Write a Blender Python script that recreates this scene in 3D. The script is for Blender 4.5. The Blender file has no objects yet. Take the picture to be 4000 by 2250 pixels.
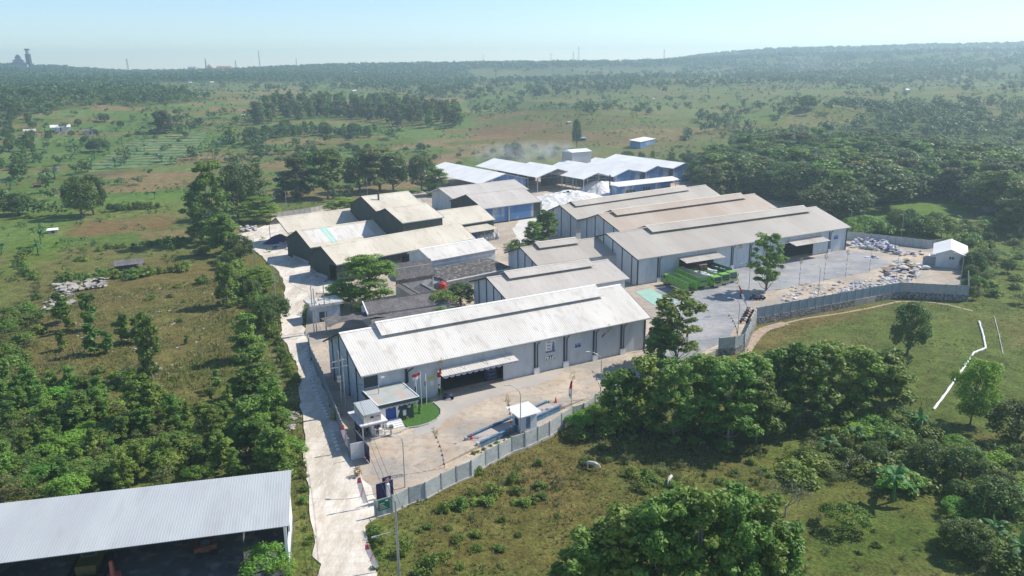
import bpy, bmesh, math, random
import numpy as np
from mathutils import Vector, Matrix
from mathutils.geometry import tessellate_polygon
random.seed(7); RS = np.random.RandomState(11)
C = bpy.context.scene.collection
R = math.radians
# ---------------------------------------------------------------- camera, sky, sun, exposure
CH = 52.0; FP = 3100.0; PI_ = 0.26983; RL = -0.009288
sc = bpy.context.scene
cam = bpy.data.cameras.new('camera'); co = bpy.data.objects.new('camera', cam); C.objects.link(co)
cam.sensor_width = 36; cam.lens = 36*FP/4000; cam.clip_start = 1; cam.clip_end = 20000
cp, sp, cr, sr = math.cos(PI_), math.sin(PI_), math.cos(RL), math.sin(RL)
dn = Vector((0, -sp, -cp)); ex = Vector((1, 0, 0))
rv = cr*ex - sr*dn; dv = sr*ex + cr*dn; fv = Vector((0, cp, -sp))
co.matrix_world = Matrix(((rv.x, -dv.x, -fv.x, 0), (rv.y, -dv.y, -fv.y, 0), (rv.z, -dv.z, -fv.z, CH), (0, 0, 0, 1)))
sc.camera = co
SUN_AZ, SUN_EL = 67.0, 45.0          # degrees clockwise from +Y (camera forward), and elevation
w = bpy.data.worlds.new('World'); sc.world = w; w.use_nodes = True
nt = w.node_tree; bg = nt.nodes['Background']; sky = nt.nodes.new('ShaderNodeTexSky')
sky.sky_type = 'NISHITA'; sky.sun_disc = False; sky.sun_elevation = R(SUN_EL); sky.sun_rotation = R(SUN_AZ)
sky.dust_density = 0.0; sky.air_density = 0.92; sky.ozone_density = 4.5
nt.links.new(sky.outputs[0], bg.inputs[0]); bg.inputs[1].default_value = 0.133
sl = bpy.data.lights.new('sun', 'SUN'); so = bpy.data.objects.new('sun', sl); C.objects.link(so)
sl.energy = 5.0; sl.angle = R(0.53); sl.color = (1.0, 0.935, 0.83)
sdir = Vector((math.sin(R(SUN_AZ))*math.cos(R(SUN_EL)), math.cos(R(SUN_AZ))*math.cos(R(SUN_EL)), math.sin(R(SUN_EL))))
so.rotation_euler = sdir.to_track_quat('Z', 'Y').to_euler()
sc.view_settings.view_transform = 'Standard'; sc.view_settings.look = 'None'
sc.view_settings.exposure = 0.32; sc.view_settings.gamma = 1.0
sc.render.resolution_x = 1024; sc.render.resolution_y = 576
sc.cycles.volume_bounces = 1; sc.cycles.max_bounces = 6; sc.cycles.transparent_max_bounces = 8
HAZE = True; HAZE_D = 3.0e-4

# ---------------------------------------------------------------- survey helpers (photo pixel 4000x2250 -> place in the world)
def ray(px, py):
    x = (px-2000)/FP; y = (py-1125)/FP
    x, y = cr*x+sr*y, -sr*x+cr*y
    return np.array([x, cp-y*sp, -sp-y*cp])
def gp(px, py, z=0.0):
    d = ray(px, py); return d[:2]*((z-CH)/d[2])
def D(x, y): return x*1.55280, y*1.55280      # survey sheet drawn at 2576 px
_cx = [-3000, 0, 500, 900, 1500, 2000, 2500, 2800, 3000, 4000, 7000]
_cz = [75, 72, 50, 49, 55, 60, 63, 70, 76, 80, 90]
_fz = [40, 40, 40, 40, 40, 45, 52, 88, 104, 112, 120]
def sstep(a, b, v):
    t = np.clip((v-a)/(b-a), 0, 1); return t*t*(3-2*t)
def nz(x, y, s, seed=0.0):
    return (np.sin(x/s+seed)*np.cos(y/s*1.3+seed*2.1)+np.sin((x+y)/s*0.71+seed*3.3)*np.cos((x-y)/s*0.53+seed)) * 0.5
MOUNDS = []
def T(x, y):
    x = np.asarray(x, float); y = np.asarray(y, float)
    r = np.hypot(x, y); px = 2000+3216*np.tan(np.clip(np.arctan2(x, np.maximum(y, 1e-3)), -1.2, 1.2))
    near = np.interp(r, [0, 415, 520, 700, 1000, 1400], [0, 0, 4.5, 14, 25, 35])
    crest = np.interp(px, _cx, _cz); far = np.interp(px, _cx, _fz)
    z = np.where(r < 1400, near, 35+(crest-35)*sstep(1400, 2400, r))
    z = np.where(r > 2450, crest+(far-crest)*sstep(2500, 3250, r), z)
    z = z + nz(x, y, 150, 1)*6*sstep(420, 900, r) + nz(x, y, 330, 2)*12*sstep(800, 1600, r)*(1-.6*sstep(2000, 2400, r))
    for mx, my, mr, mh in MOUNDS:
        z = z + mh*np.exp(-((x-mx)**2+(y-my)**2)/mr**2)
    low = sstep(15, 42, x-0.15*(y-100))*(1-sstep(225, 270, y))
    return z - 0.12 - 1.45*low - 0.25*sstep(-16, 5, x)*(1-sstep(110, 150, y)) + nz(x, y, 11, 5)*0.10*sstep(0, 1, np.abs(x+40)/30)
TS = np.geomspace(55, 9000, 5000)
def hit(px, py):
    d = ray(px, py); s = np.hypot(d[0], d[1]); t = TS/s
    X, Y, Z = d[0]*t, d[1]*t, CH+d[2]*t
    i = int(np.argmax(Z < T(X, Y)))
    if i == 0: i = len(TS)-1
    a, b = t[i-1], t[i]
    for _ in range(12):
        m = (a+b)/2
        if CH+d[2]*m < T(d[0]*m, d[1]*m): b = m
        else: a = m
    return np.array([d[0]*b, d[1]*b, float(T(d[0]*b, d[1]*b))])
for (mx, my, mr, mh) in [(2230, 470, 60, 7), (1900, 470, 60, 4), (3170, 455, 45, 9), (200, 430, 110, 10)]:
    q = hit(mx, my); MOUNDS.append((q[0], q[1], mr, mh))

# ---------------------------------------------------------------- mesh collecting
class MB:
    def __init__(s): s.v = []; s.f = []
    def face(s, pts):
        i = len(s.v); s.v += [tuple(map(float, p)) for p in pts]; s.f.append(tuple(range(i, i+len(pts))))
    def box(s, x0, x1, y0, y1, z0, z1):
        i = len(s.v)
        s.v += [(x0,y0,z0),(x1,y0,z0),(x1,y1,z0),(x0,y1,z0),(x0,y0,z1),(x1,y0,z1),(x1,y1,z1),(x0,y1,z1)]
        s.f += [tuple(i+k for k in q) for q in ((0,3,2,1),(4,5,6,7),(0,1,5,4),(1,2,6,5),(2,3,7,6),(3,0,4,7))]
        return s
    def prism(s, poly, z0, z1):
        n = len(poly); i = len(s.v)
        s.v += [(p[0], p[1], z0) for p in poly]+[(p[0], p[1], z1) for p in poly]
        for k in range(n): s.f.append((i+k, i+(k+1) % n, i+n+(k+1) % n, i+n+k))
        for t in tessellate_polygon([[Vector((p[0], p[1], 0)) for p in poly]]):
            s.f.append((i+n+t[0], i+n+t[1], i+n+t[2]))
        return s
    def ext(s, poly3, off):             # closed solid from a planar polygon and an offset vector
        n = len(poly3); i = len(s.v); o = off
        s.v += [tuple(map(float, p)) for p in poly3]+[(p[0]+o[0], p[1]+o[1], p[2]+o[2]) for p in poly3]
        s.f.append(tuple(i+k for k in range(n))[::-1]); s.f.append(tuple(i+n+k for k in range(n)))
        for k in range(n): s.f.append((i+k, i+(k+1) % n, i+n+(k+1) % n, i+n+k))
        return s
    def tube(s, pts, rad, n=6, cap=True):
        pts = [Vector(p) for p in pts]; m = len(pts)
        if not hasattr(rad, '__len__'): rad = [rad]*m
        i0 = len(s.v)
        for k, p in enumerate(pts):
            d = (pts[min(k+1, m-1)]-pts[max(k-1, 0)]).normalized()
            a = d.orthogonal().normalized() if k == 0 else (a - d*a.dot(d)).normalized()
            b = d.cross(a)
            for j in range(n):
                t = 2*math.pi*j/n; q = p+(a*math.cos(t)+b*math.sin(t))*rad[k]; s.v.append(tuple(q))
        for k in range(m-1):
            for j in range(n):
                a0 = i0+k*n+j; a1 = i0+k*n+(j+1) % n; s.f.append((a0, a1, a1+n, a0+n))
        if cap:
            s.f.append(tuple(i0+j for j in range(n))[::-1]); s.f.append(tuple(i0+(m-1)*n+j for j in range(n)))
        return s
    def lathe(s, prof, n=12, cx=0, cy=0):
        i0 = len(s.v)
        for r_, z in prof:
            for j in range(n):
                t = 2*math.pi*j/n; s.v.append((cx+r_*math.cos(t), cy+r_*math.sin(t), z))
        for k in range(len(prof)-1):
            for j in range(n):
                a0 = i0+k*n+j; a1 = i0+k*n+(j+1) % n; s.f.append((a0, a1, a1+n, a0+n))
        return s
    def mesh(s, name):
        me = bpy.data.meshes.new(name); me.from_pydata(s.v, [], s.f); me.update(); return me
    def build(s, name, m, parent=None, smooth=False, loc=None):
        me = s.mesh(name); me.materials.append(m)
        if smooth: me.polygons.foreach_set('use_smooth', [True]*len(me.polygons))
        o = bpy.data.objects.new(name, me); C.objects.link(o)
        if parent: o.parent = parent
        if loc is not None: o.location = loc
        return o
def rawmesh(name, V, F, m, attr=None, smooth=False):
    me = bpy.data.meshes.new(name); k = F.shape[1]
    me.vertices.add(len(V)); me.vertices.foreach_set('co', V.astype(np.float32).ravel())
    me.loops.add(F.size); me.loops.foreach_set('vertex_index', F.astype(np.int32).ravel())
    me.polygons.add(len(F)); me.polygons.foreach_set('loop_start', np.arange(0, F.size, k, dtype=np.int32))
    me.polygons.foreach_set('loop_total', np.full(len(F), k, np.int32))
    if smooth: me.polygons.foreach_set('use_smooth', np.ones(len(F), bool))
    me.update(calc_edges=True)
    if m: me.materials.append(m)
    if attr is not None:
        for an, av in attr.items():
            if av.ndim == 2:
                a = me.color_attributes.new(an, 'FLOAT_COLOR', 'POINT'); a.data.foreach_set('color', av.astype(np.float32).ravel())
            else:
                a = me.attributes.new(an, 'FLOAT', 'POINT'); a.data.foreach_set('value', av.astype(np.float32))
    return me
def tag(o, label=None, cat=None, group=None, kind=None):
    if label: o['label'] = label
    if cat: o['category'] = cat
    if group: o['group'] = group
    if kind: o['kind'] = kind
    return o
def empty(name, loc, rz, label, cat, group=None):
    o = bpy.data.objects.new(name, None); C.objects.link(o); o.empty_display_size = 0.5
    o.location = loc; o.rotation_euler = (0, 0, rz); return tag(o, label, cat, group)
def dup(o, loc=None, rz=None, sc_=None, label=None, group=None, parent=None):
    c = o.copy(); C.objects.link(c)
    if loc is not None: c.location = loc
    if rz is not None: c.rotation_euler = (0, 0, rz)
    if sc_ is not None: c.scale = sc_ if hasattr(sc_, '__len__') else (sc_, sc_, sc_)
    if label: c['label'] = label
    if group: c['group'] = group
    if parent: c.parent = parent
    for ch in list(o.children): dup(ch, parent=c)
    return c

# ---------------------------------------------------------------- materials
def mat(name, c1, c2=None, scale=1.0, fac=(0.35, 0.65), rough=0.8, c3=None, s3=8.0, f3=0.3, bump=0.0, bs=10.0, spec=0.3, streak=0.0, transl=0.0, rnd=0.0, metal=0.0, stretch=None, info=0.0):
    m = bpy.data.materials.new(name); m.use_nodes = True; t = m.node_tree; N = t.nodes; Lk = t.links.new
    b = N['Principled BSDF']; b.inputs['Roughness'].default_value = rough; b.inputs['Specular IOR Level'].default_value = spec
    b.inputs['Metallic'].default_value = metal
    tc = N.new('ShaderNodeTexCoord'); src = tc.outputs['Object']
    if stretch:
        mp = N.new('ShaderNodeMapping'); mp.inputs['Scale'].default_value = stretch; Lk(src, mp.inputs[0]); src = mp.outputs[0]
    def mix(a, b_, f):
        x = N.new('ShaderNodeMix'); x.data_type = 'RGBA'
        for i, v in ((6, a), (7, b_)):
            if hasattr(v, 'links'): Lk(v, x.inputs[i])
            else: x.inputs[i].default_value = (*v, 1)
        if hasattr(f, 'links'): Lk(f, x.inputs[0])
        else: x.inputs[0].default_value = f
        return x.outputs[2]
    def noise(sc_, det=4, lo=0.35, hi=0.65, co_=None):
        n_ = N.new('ShaderNodeTexNoise'); n_.inputs['Scale'].default_value = sc_; n_.inputs['Detail'].default_value = det
        Lk(co_ or src, n_.inputs['Vector'])
        r_ = N.new('ShaderNodeMapRange'); r_.inputs[1].default_value = lo; r_.inputs[2].default_value = hi; Lk(n_.outputs[0], r_.inputs[0]); return r_.outputs[0]
    col = None
    if c2: col = mix(c1, c2, noise(scale, 5, *fac))
    if c3:
        mu = N.new('ShaderNodeMath'); mu.operation = 'MULTIPLY'; mu.inputs[1].default_value = f3; Lk(noise(s3, 6, 0.5, 0.72), mu.inputs[0])
        col = mix(col if col else c1, c3, mu.outputs[0])
    if rnd or info:
        hs = N.new('ShaderNodeHueSaturation'); oi = N.new('ShaderNodeObjectInfo')
        mr = N.new('ShaderNodeMapRange'); mr.inputs[3].default_value = 1-(rnd or info); mr.inputs[4].default_value = 1+(rnd or info); Lk(oi.outputs['Random'], mr.inputs[0]); Lk(mr.outputs[0], hs.inputs['Value'])
        m2 = N.new('ShaderNodeMapRange'); m2.inputs[3].default_value = .5-.06*(rnd or info); m2.inputs[4].default_value = .5+.10*(rnd or info); mm = N.new('ShaderNodeMath'); mm.operation = 'FRACT'; mk = N.new('ShaderNodeMath'); mk.operation = 'MULTIPLY'; mk.inputs[1].default_value = 7.31; Lk(oi.outputs['Random'], mk.inputs[0]); Lk(mk.outputs[0], mm.inputs[0]); Lk(mm.outputs[0], m2.inputs[0]); Lk(m2.outputs[0], hs.inputs['Hue'])
        if col: Lk(col, hs.inputs['Color'])
        else: hs.inputs['Color'].default_value = (*c1, 1)
        col = hs.outputs[0]
    if col: Lk(col, b.inputs['Base Color'])
    else: b.inputs['Base Color'].default_value = (*c1, 1)
    if bump:
        bp = N.new('ShaderNodeBump'); bp.inputs['Strength'].default_value = bump; bp.inputs['Distance'].default_value = 0.1
        Lk(noise(bs, 4, 0, 1), bp.inputs['Height']); Lk(bp.outputs[0], b.inputs['Normal'])
    if transl:
        tr = N.new('ShaderNodeBsdfTranslucent'); ms = N.new('ShaderNodeMixShader'); ms.inputs[0].default_value = transl
        if col: Lk(col, tr.inputs[0])
        else: tr.inputs[0].default_value = (*c1, 1)
        Lk(b.outputs[0], ms.inputs[1]); Lk(tr.outputs[0], ms.inputs[2]); Lk(ms.outputs[0], N['Material Output'].inputs[0])
    return m
M = {}
M['roof_white'] = mat('roof_white', (.70,.665,.61), (.60,.565,.515), .16, rough=.5, c3=(.36,.30,.24), s3=.9, f3=.45, spec=.3, stretch=(1.0,.22,1))
M['roof_mid'] = mat('roof_mid', (.57,.525,.47), (.48,.435,.385), .14, rough=.5, c3=(.36,.28,.22), s3=.9, f3=.4, stretch=(1.0,.22,1))
M['roof_tan'] = mat('roof_tan', (.49,.445,.385), (.40,.36,.31), .1, rough=.55, c3=(.36,.27,.21), s3=.7, f3=.35, stretch=(1.0,.2,1))
M['roof_tan2'] = mat('roof_tan2', (.50,.43,.355), (.43,.345,.27), .08, rough=.55, c3=(.42,.29,.20), s3=.5, f3=.4, stretch=(1.0,.25,1))
M['roof_old'] = mat('roof_old', (.66,.60,.49), (.54,.485,.39), .11, rough=.6, c3=(.38,.32,.22), s3=.8, f3=.45, stretch=(1.0,.25,1))
M['roof_blu'] = mat('roof_bright', (.84,.83,.80), (.74,.73,.70), .15, rough=.5)
M['roof_grey'] = mat('roof_grey', (.105,.095,.095), (.16,.15,.15), .5, rough=.9, c3=(.28,.27,.25), s3=2.5, f3=.6, bump=.4)
M['roof_black'] = mat('roof_moss', (.10,.09,.085), (.055,.05,.05), .6, rough=.95, c3=(.40,.37,.33), s3=1.2, f3=.7)
M['roof_shed'] = mat('roof_shed', (.45,.475,.48), (.40,.42,.43), .25, rough=.45, c3=(.34,.35,.34), s3=.8, f3=.4, spec=.4, stretch=(1,.3,1))
M['wall'] = mat('wall_grey', (.58,.61,.63), (.50,.535,.56), .35, rough=.8, c3=(.33,.32,.30), s3=.9, f3=.35, stretch=(1,1,.35))
M['wall_block'] = mat('wall_block', (.42,.43,.44), (.36,.37,.39), .5, rough=.85, c3=(.25,.25,.25), s3=2, f3=.4)
M['wall_white'] = mat('wall_white', (.68,.69,.68), (.58,.60,.60), .4, rough=.75, c3=(.35,.36,.34), s3=1.0, f3=.3, stretch=(1,1,.3))
M['wall_green'] = mat('wall_dark_green', (.055,.072,.06), (.035,.05,.042), .9, rough=.8, c3=(.12,.13,.11), s3=1.6, f3=.5, stretch=(2.5,2.5,.25))
M['wall_blue'] = mat('wall_blue', (.055,.145,.33), (.09,.20,.40), .2, rough=.7, c3=(.42,.43,.43), s3=.28, f3=1.0, stretch=(1.4,1.4,.5))
M['wall_dkgreen'] = mat('paint_green', (.022,.062,.05), (.02,.05,.045), .8, rough=.6)
M['cream'] = mat('cream_panel', (.62,.56,.48), (.56,.51,.44), .8, rough=.7)
M['dark'] = mat('dark_metal', (.035,.045,.06), rough=.6)
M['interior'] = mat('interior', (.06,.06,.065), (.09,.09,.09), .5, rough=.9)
M['steel'] = mat('galvanised', (.42,.43,.44), (.34,.35,.36), 2, rough=.45, metal=.4)
M['white'] = mat('white_paint', (.80,.80,.79), (.72,.72,.71), 1.5, rough=.6)
M['concrete'] = mat('concrete', (.47,.45,.42), (.37,.36,.34), 1.2, rough=.9, c3=(.2,.19,.18), s3=3, f3=.5)
M['panel'] = mat('precast', (.47,.49,.48), (.38,.41,.41), .8, rough=.85, c3=(.2,.21,.18), s3=2, f3=.45)
M['post'] = mat('precast_post', (.35,.37,.38), (.28,.30,.32), 1.5, rough=.85)
M['stone'] = None
M['blue'] = mat('door_blue', (.015,.055,.27), (.02,.07,.30), 2, rough=.5)
M['navy'] = mat('navy', (.012,.012,.055), (.02,.018,.085), 1, rough=.6)
M['beam'] = mat('beam_blue', (.05,.13,.24), (.11,.21,.30), .6, rough=.5, c3=(.3,.38,.4), s3=2, f3=.6)
M['red'] = mat('red_cloth', (.55,.02,.03), (.48,.02,.03), 3, rough=.8, transl=.2)
M['cloth'] = mat('white_cloth', (.80,.78,.77), (.74,.70,.70), 3, rough=.85, transl=.2)
M['pink'] = mat('pink_cloth', (.66,.08,.16), (.55,.05,.12), 3, rough=.85)
M['bamboo'] = mat('bamboo', (.32,.27,.15), (.25,.2,.1), 2, rough=.8)
M['cone'] = mat('cone_orange', (.75,.07,.03), rough=.6)
M['tank'] = mat('tank_red', (.62,.06,.04), (.52,.05,.04), 1.5, rough=.4)
M['glass'] = mat('window_glass', (.03,.04,.05), rough=.15, spec=.6)
M['black'] = mat('black', (.012,.012,.014), rough=.6)
M['rubber'] = mat('tyre', (.02,.02,.02), rough=.9)
M['lime'] = mat('truck_lime', (.21,.42,.07), (.16,.33,.055), .8, rough=.45, c3=(.2,.22,.12), s3=2, f3=.3)
M['green_d'] = mat('truck_green', (.04,.17,.08), (.03,.12,.07), .8, rough=.5)
M['rust'] = mat('container_rust', (.19,.055,.04), (.13,.04,.03), .8, rough=.7, c3=(.30,.16,.10), s3=2, f3=.5)
M['roof_rust'] = mat('container_top', (.38,.25,.19), (.30,.2,.16), .9, rough=.8)
M['bag'] = mat('sack_white', (.62,.62,.64), (.48,.48,.52), 1.2, rough=.9, c3=(.2,.19,.2), s3=3, f3=.4, rnd=.25)
M['bag_blue'] = mat('sack_blue', (.06,.08,.2), (.12,.14,.26), 1.2, rough=.7, rnd=.3)
M['lime_pile'] = mat('lime_powder', (.74,.72,.69), (.58,.575,.56), .5, rough=.95, bump=1.0, bs=2.0)
M['soil'] = mat('red_soil', (.20,.10,.07), (.14,.07,.05), 1, rough=.95)
M['court'] = mat('green_mat', (.28,.46,.38), (.34,.52,.45), .3, rough=.8, c3=(.3,.42,.36), s3=2, f3=.4)
M['trunk'] = mat('bark', (.13,.105,.08), (.19,.16,.13), 2, rough=.95)
M['trunk_pale'] = mat('bark_pale', (.33,.30,.25), (.22,.19,.16), 2, rough=.9)
M['skin'] = mat('skin', (.22,.12,.08), rough=.6)
M['hair'] = mat('hair', (.01,.01,.01), rough=.7)
M['cow'] = mat('cow_hide', (.62,.58,.52), (.5,.46,.4), 2.5, rough=.85)
M['yellow'] = mat('dozer_yellow', (.14,.11,.03), (.10,.08,.03), 2, rough=.6)
M['machine_red'] = mat('machine_red', (.5,.14,.1), rough=.6)
M['rockm'] = mat('pale_rock', (.42,.38,.33), (.30,.27,.24), 1.2, rough=.95, rnd=.2)
M['tarp'] = mat('tarp_navy', (.02,.022,.10), (.03,.035,.16), .8, rough=.5)
M['net'] = mat('net_grey', (.16,.145,.14), (.10,.09,.09), 1.2, rough=.9)
def leafmat(name, a, b, scale=.5, tr=.34, rnd=.3, rough=.55, c=None):
    return mat(name, a, b, scale, fac=(.38,.62), rough=rough, spec=.35, transl=tr, rnd=rnd, c3=c, s3=1.3, f3=.5)
M['leaf_teak'] = leafmat('leaf_teak', (0.106,0.193,0.029), (0.224,0.334,0.057), .35, c=(0.290,0.307,0.067))
M['leaf_brown'] = leafmat('leaf_brown', (0.104,0.152,0.041), (0.205,0.211,0.070), .3, c=(.25,.19,.085))
M['leaf_dark'] = leafmat('leaf_dark', (0.068,0.123,0.026), (0.147,0.222,0.043), .5, rnd=.2, c=(0.161,0.160,0.056))
M['leaf_bright'] = leafmat('leaf_bright', (.17,.32,.035), (.21,.37,.05), .4, tr=.35)
M['leaf_feather'] = leafmat('leaf_feather', (.20,.33,.045), (.27,.38,.055), .25, tr=.4)
M['leaf_banana'] = leafmat('leaf_banana', (.07,.17,.045), (.11,.22,.06), 1.0, tr=.3, rough=.6)
M['leaf_bush'] = leafmat('leaf_bush', (0.115,0.193,0.033), (0.233,0.326,0.054), .7, c=(0.322,0.295,0.067))
M['leaf_far'] = leafmat('leaf_far', (.058,.125,.028), (.105,.185,.042), .03, tr=.2, rnd=.0, c=(.15,.15,.06))
M['leaf_dry'] = leafmat('leaf_dry', (.42,.36,.18), (.34,.28,.13), 1, tr=.2)
# ---------------------------------------------------------------- ground, yard, roads
def inpoly(px, py, poly):
    n = len(poly); ins = np.zeros(px.shape, bool); j = n-1
    for i in range(n):
        xi, yi = poly[i]; xj, yj = poly[j]
        c = ((yi > py) != (yj > py)) & (px < (xj-xi)*(py-yi)/(yj-yi+1e-12)+xi); ins ^= c; j = i
    return ins
def wpoly(pts, disp=True):                       # polygon of photo points -> ground polygon
    return [tuple(hit(*(D(*p) if disp else p))[:2]) for p in pts]
def vhash(a, b, k=0):
    v = np.sin(a*127.1+b*311.7+k*74.7)*43758.5453; return v-np.floor(v)
def vnoise(x, y, s, k=0):
    x = x/s; y = y/s; xi = np.floor(x); yi = np.floor(y); fx = x-xi; fy = y-yi
    fx = fx*fx*(3-2*fx); fy = fy*fy*(3-2*fy)
    a = vhash(xi, yi, k); b = vhash(xi+1, yi, k); c = vhash(xi, yi+1, k); d = vhash(xi+1, yi+1, k)
    return (a*(1-fx)+b*fx)*(1-fy)+(c*(1-fx)+d*fx)*fy
def fbm(x, y, s, k=0):
    return (vnoise(x, y, s, k)+.5*vnoise(x, y, s*.5, k+1)+.25*vnoise(x, y, s*.25, k+2)+.125*vnoise(x, y, s*.12, k+3))/1.875
GREEN = (.112,.146,.046); OLIVE = (.130,.135,.048); DRY = (.200,.160,.080); SOIL = (.29,.19,.125); RED = (.22,.115,.075); SCRUB = (.055,.085,.028); LUSH = (.11,.21,.035); TERR = (.16,.22,.13); PALE = (.5,.45,.38); BURN = (.13,.09,.075)
PATCH = [
 ([(175,560),(420,540),(470,543),(455,556),(400,578),(250,592),(165,590)], RED, .75),
 ([(0,700),(60,640),(330,620),(560,610),(600,650),(560,720),(300,760),(0,830)], DRY, .45),
 ([(60,1010),(0,830),(140,700),(440,640),(640,700),(640,860),(560,990),(300,1060)], (.165,.128,.062), .7),
 ([(60,480),(240,500),(180,590),(0,660),(0,560)], LUSH, .35), ([(240,500),(480,480),(470,530),(230,550)], LUSH, .5),
 ([(60,620),(180,590),(150,640),(30,690)], LUSH, .55), ([(500,430),(640,425),(640,470),(520,480)], GREEN, .6),
 ([(200,440),(330,425),(350,432),(240,450)], BURN, .7), ([(320,440),(440,440),(480,470),(330,480)], SOIL, .45),
 ([(300,425),(380,418),(370,440),(290,442)], DRY, .6),
 ([(640,225),(760,215),(750,235),(640,245)], SOIL, .5),
 ([(1180,330),(1330,300),(1420,330),(1660,345),(1560,370),(1300,365),(1180,350)], RED, .45),
 ([(1180,300),(1330,265),(1480,270),(1620,320),(1400,340),(1190,335)], BURN, .3),
 ([(1560,330),(1700,320),(1720,350),(1600,352)], SOIL, .5),
 ([(1180,215),(1300,200),(1290,215),(1190,228)], SOIL, .4), ([(1040,240),(1180,215),(1200,240),(1060,250)], DRY, .6),
 ([(1500,255),(2060,285),(2040,320),(1700,290)], (.17,.20,.09), .7), ([(1960,290),(2200,300),(2150,330),(1960,330)], SOIL, .35),
 ([(1850,290),(1990,275),(1980,300),(1860,310)], LUSH, .4),
 ([(2150,545),(2300,500),(2440,510),(2420,600),(2200,600)], LUSH, .6), ([(2310,560),(2380,560),(2370,590),(2310,590)], DRY, .4),
 ([(2440,620),(2576,640),(2576,830),(2450,770),(2440,700)], GREEN, .8),
 ([(1905,880),(1960,815),(2230,750),(2420,765),(2500,800),(2576,900),(2576,1120),(2420,1100),(2280,1040),(1900,900)], (.105,.142,.045), .75),
 ([(1960,870),(2060,840),(2200,860),(2100,920),(1980,920)], DRY, .45), ([(2300,800),(2480,830),(2470,900),(2330,860)], LUSH, .15),
 ([(1900,900),(1925,850),(1960,820),(2140,780),(2230,765),(2140,795),(1990,835),(1945,870)], RED, .8),
 ([(2140,925),(2280,905),(2400,960),(2330,1050),(2230,1000)], OLIVE, .3),
 ([(2420,1080),(2576,1110),(2576,1170),(2440,1130)], (.15,.09,.06), .6),
 ([(1040,1180),(1480,1060),(1560,1100),(1500,1200),(1560,1240),(1400,1449),(1080,1449)], (.150,.128,.052), .65),
 ([(1290,1130),(1400,1180),(1480,1250),(1400,1300),(1290,1210)], (.20,.13,.075), .45),
 ([(1440,1090),(1900,1100),(1880,1200),(1500,1200)], (.14,.12,.06), .6),
 ([(2010,1300),(2200,1270),(2330,1340),(2420,1449),(2030,1449)], (.085,.125,.035), .8),
 ([(740,1150),(770,1100),(785,1449),(755,1449)], LUSH, .6), ([(910,1320),(960,1300),(1080,1280),(1040,1449),(950,1449)], GREEN, .4),
 ([(725,870),(750,870),(790,1040),(800,1200),(760,1200)], (.2,.15,.08), .5),
 ([(700,860),(715,860),(760,1010),(745,1020)], PALE, .4),
]
PATCHW = [(wpoly(p), np.array(c), a) for p, c, a in PATCH]
def cover(x, y):
    r = np.hypot(x, y); n1 = fbm(x, y, 40, 1); n2 = fbm(x, y, 9, 7); n3 = fbm(x+300, y, 140, 3)
    g, o, d, s = map(np.array, (GREEN, OLIVE, DRY, SCRUB))
    a = sstep(.42, .62, n1*.55+n2*.45)[:, None]; b = sstep(.5, .72, fbm(x, y, 22, 12))[:, None]
    col = g*(1-a)+o*a; col = col*(1-b*.55)+d*b*.55
    # field parcels
    u = (x*.93+y*.37+14*nz(x, y, 60, 1))/42; v = (-x*.37+y*.93+9*nz(x, y, 50, 2))/17
    h = vhash(np.floor(u+vhash(np.floor(v), 0, 5)), np.floor(v), 3)
    pc = np.where((h < .3)[:, None], (.10,.17,.05), np.where((h < .5)[:, None], (.14,.20,.08), np.where((h < .7)[:, None], (.19,.16,.085), np.where((h < .82)[:, None], (.25,.175,.12), (.12,.15,.05)))))
    pf = (sstep(230, 320, r)*(1-sstep(1300, 2300, r))*np.where(x < -10, 1, .6)*.85)[:, None]
    col = col*(1-pf)+pc*pf
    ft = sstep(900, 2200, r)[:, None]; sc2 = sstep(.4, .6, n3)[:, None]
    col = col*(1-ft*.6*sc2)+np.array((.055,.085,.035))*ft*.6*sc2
    wx = x+1.6*nz(x, y, 4, 1)+r*.004*nz(x, y, 9, 4); wy = y+1.6*nz(x, y, 5, 2)+r*.006*nz(x, y, 11, 9)
    for poly, c, al in PATCHW:
        m = inpoly(wx, wy, poly)
        for ox, oy in ((1.3, 0), (-1.3, 0), (0, 1.8), (0, -1.8)):
            k = 1+r*.004; m = m.astype(float)+inpoly(wx+ox*k, wy+oy*k, poly)
        m = (m/5*al*(.65+.6*n2))[:, None].clip(0, 1); col = col*(1-m)+c*m
    # long grass terraces
    tp = inpoly(wx, wy, TERRP); k = np.floor((wy-wx*.12)/11); fr = (wy-wx*.12)/11-k
    tc = np.where((fr < .3)[:, None], (.03,.055,.02), np.where((vhash(k, np.floor(wx/45), 2) < .55)[:, None], (.15,.23,.13), (.22,.25,.15)))
    col = np.where(tp[:, None], tc, col)
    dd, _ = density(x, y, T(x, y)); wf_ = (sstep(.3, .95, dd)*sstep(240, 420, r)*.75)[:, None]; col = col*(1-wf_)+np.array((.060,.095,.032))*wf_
    col *= (.74+.42*fbm(x, y, 3.2, 20))[:, None]; col *= np.array((.97,1.0,.72))
    return col
TERRP = wpoly([(345,352),(520,330),(515,350),(430,415),(215,430),(280,385)])
def toscreen(x, y, z):
    u = z-CH; yy = -(u*cp+y*sp); zz = y*cp-u*sp; return 2000+FP*(cr*x-sr*yy)/zz, 1125+FP*(sr*x+cr*yy)/zz
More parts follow.
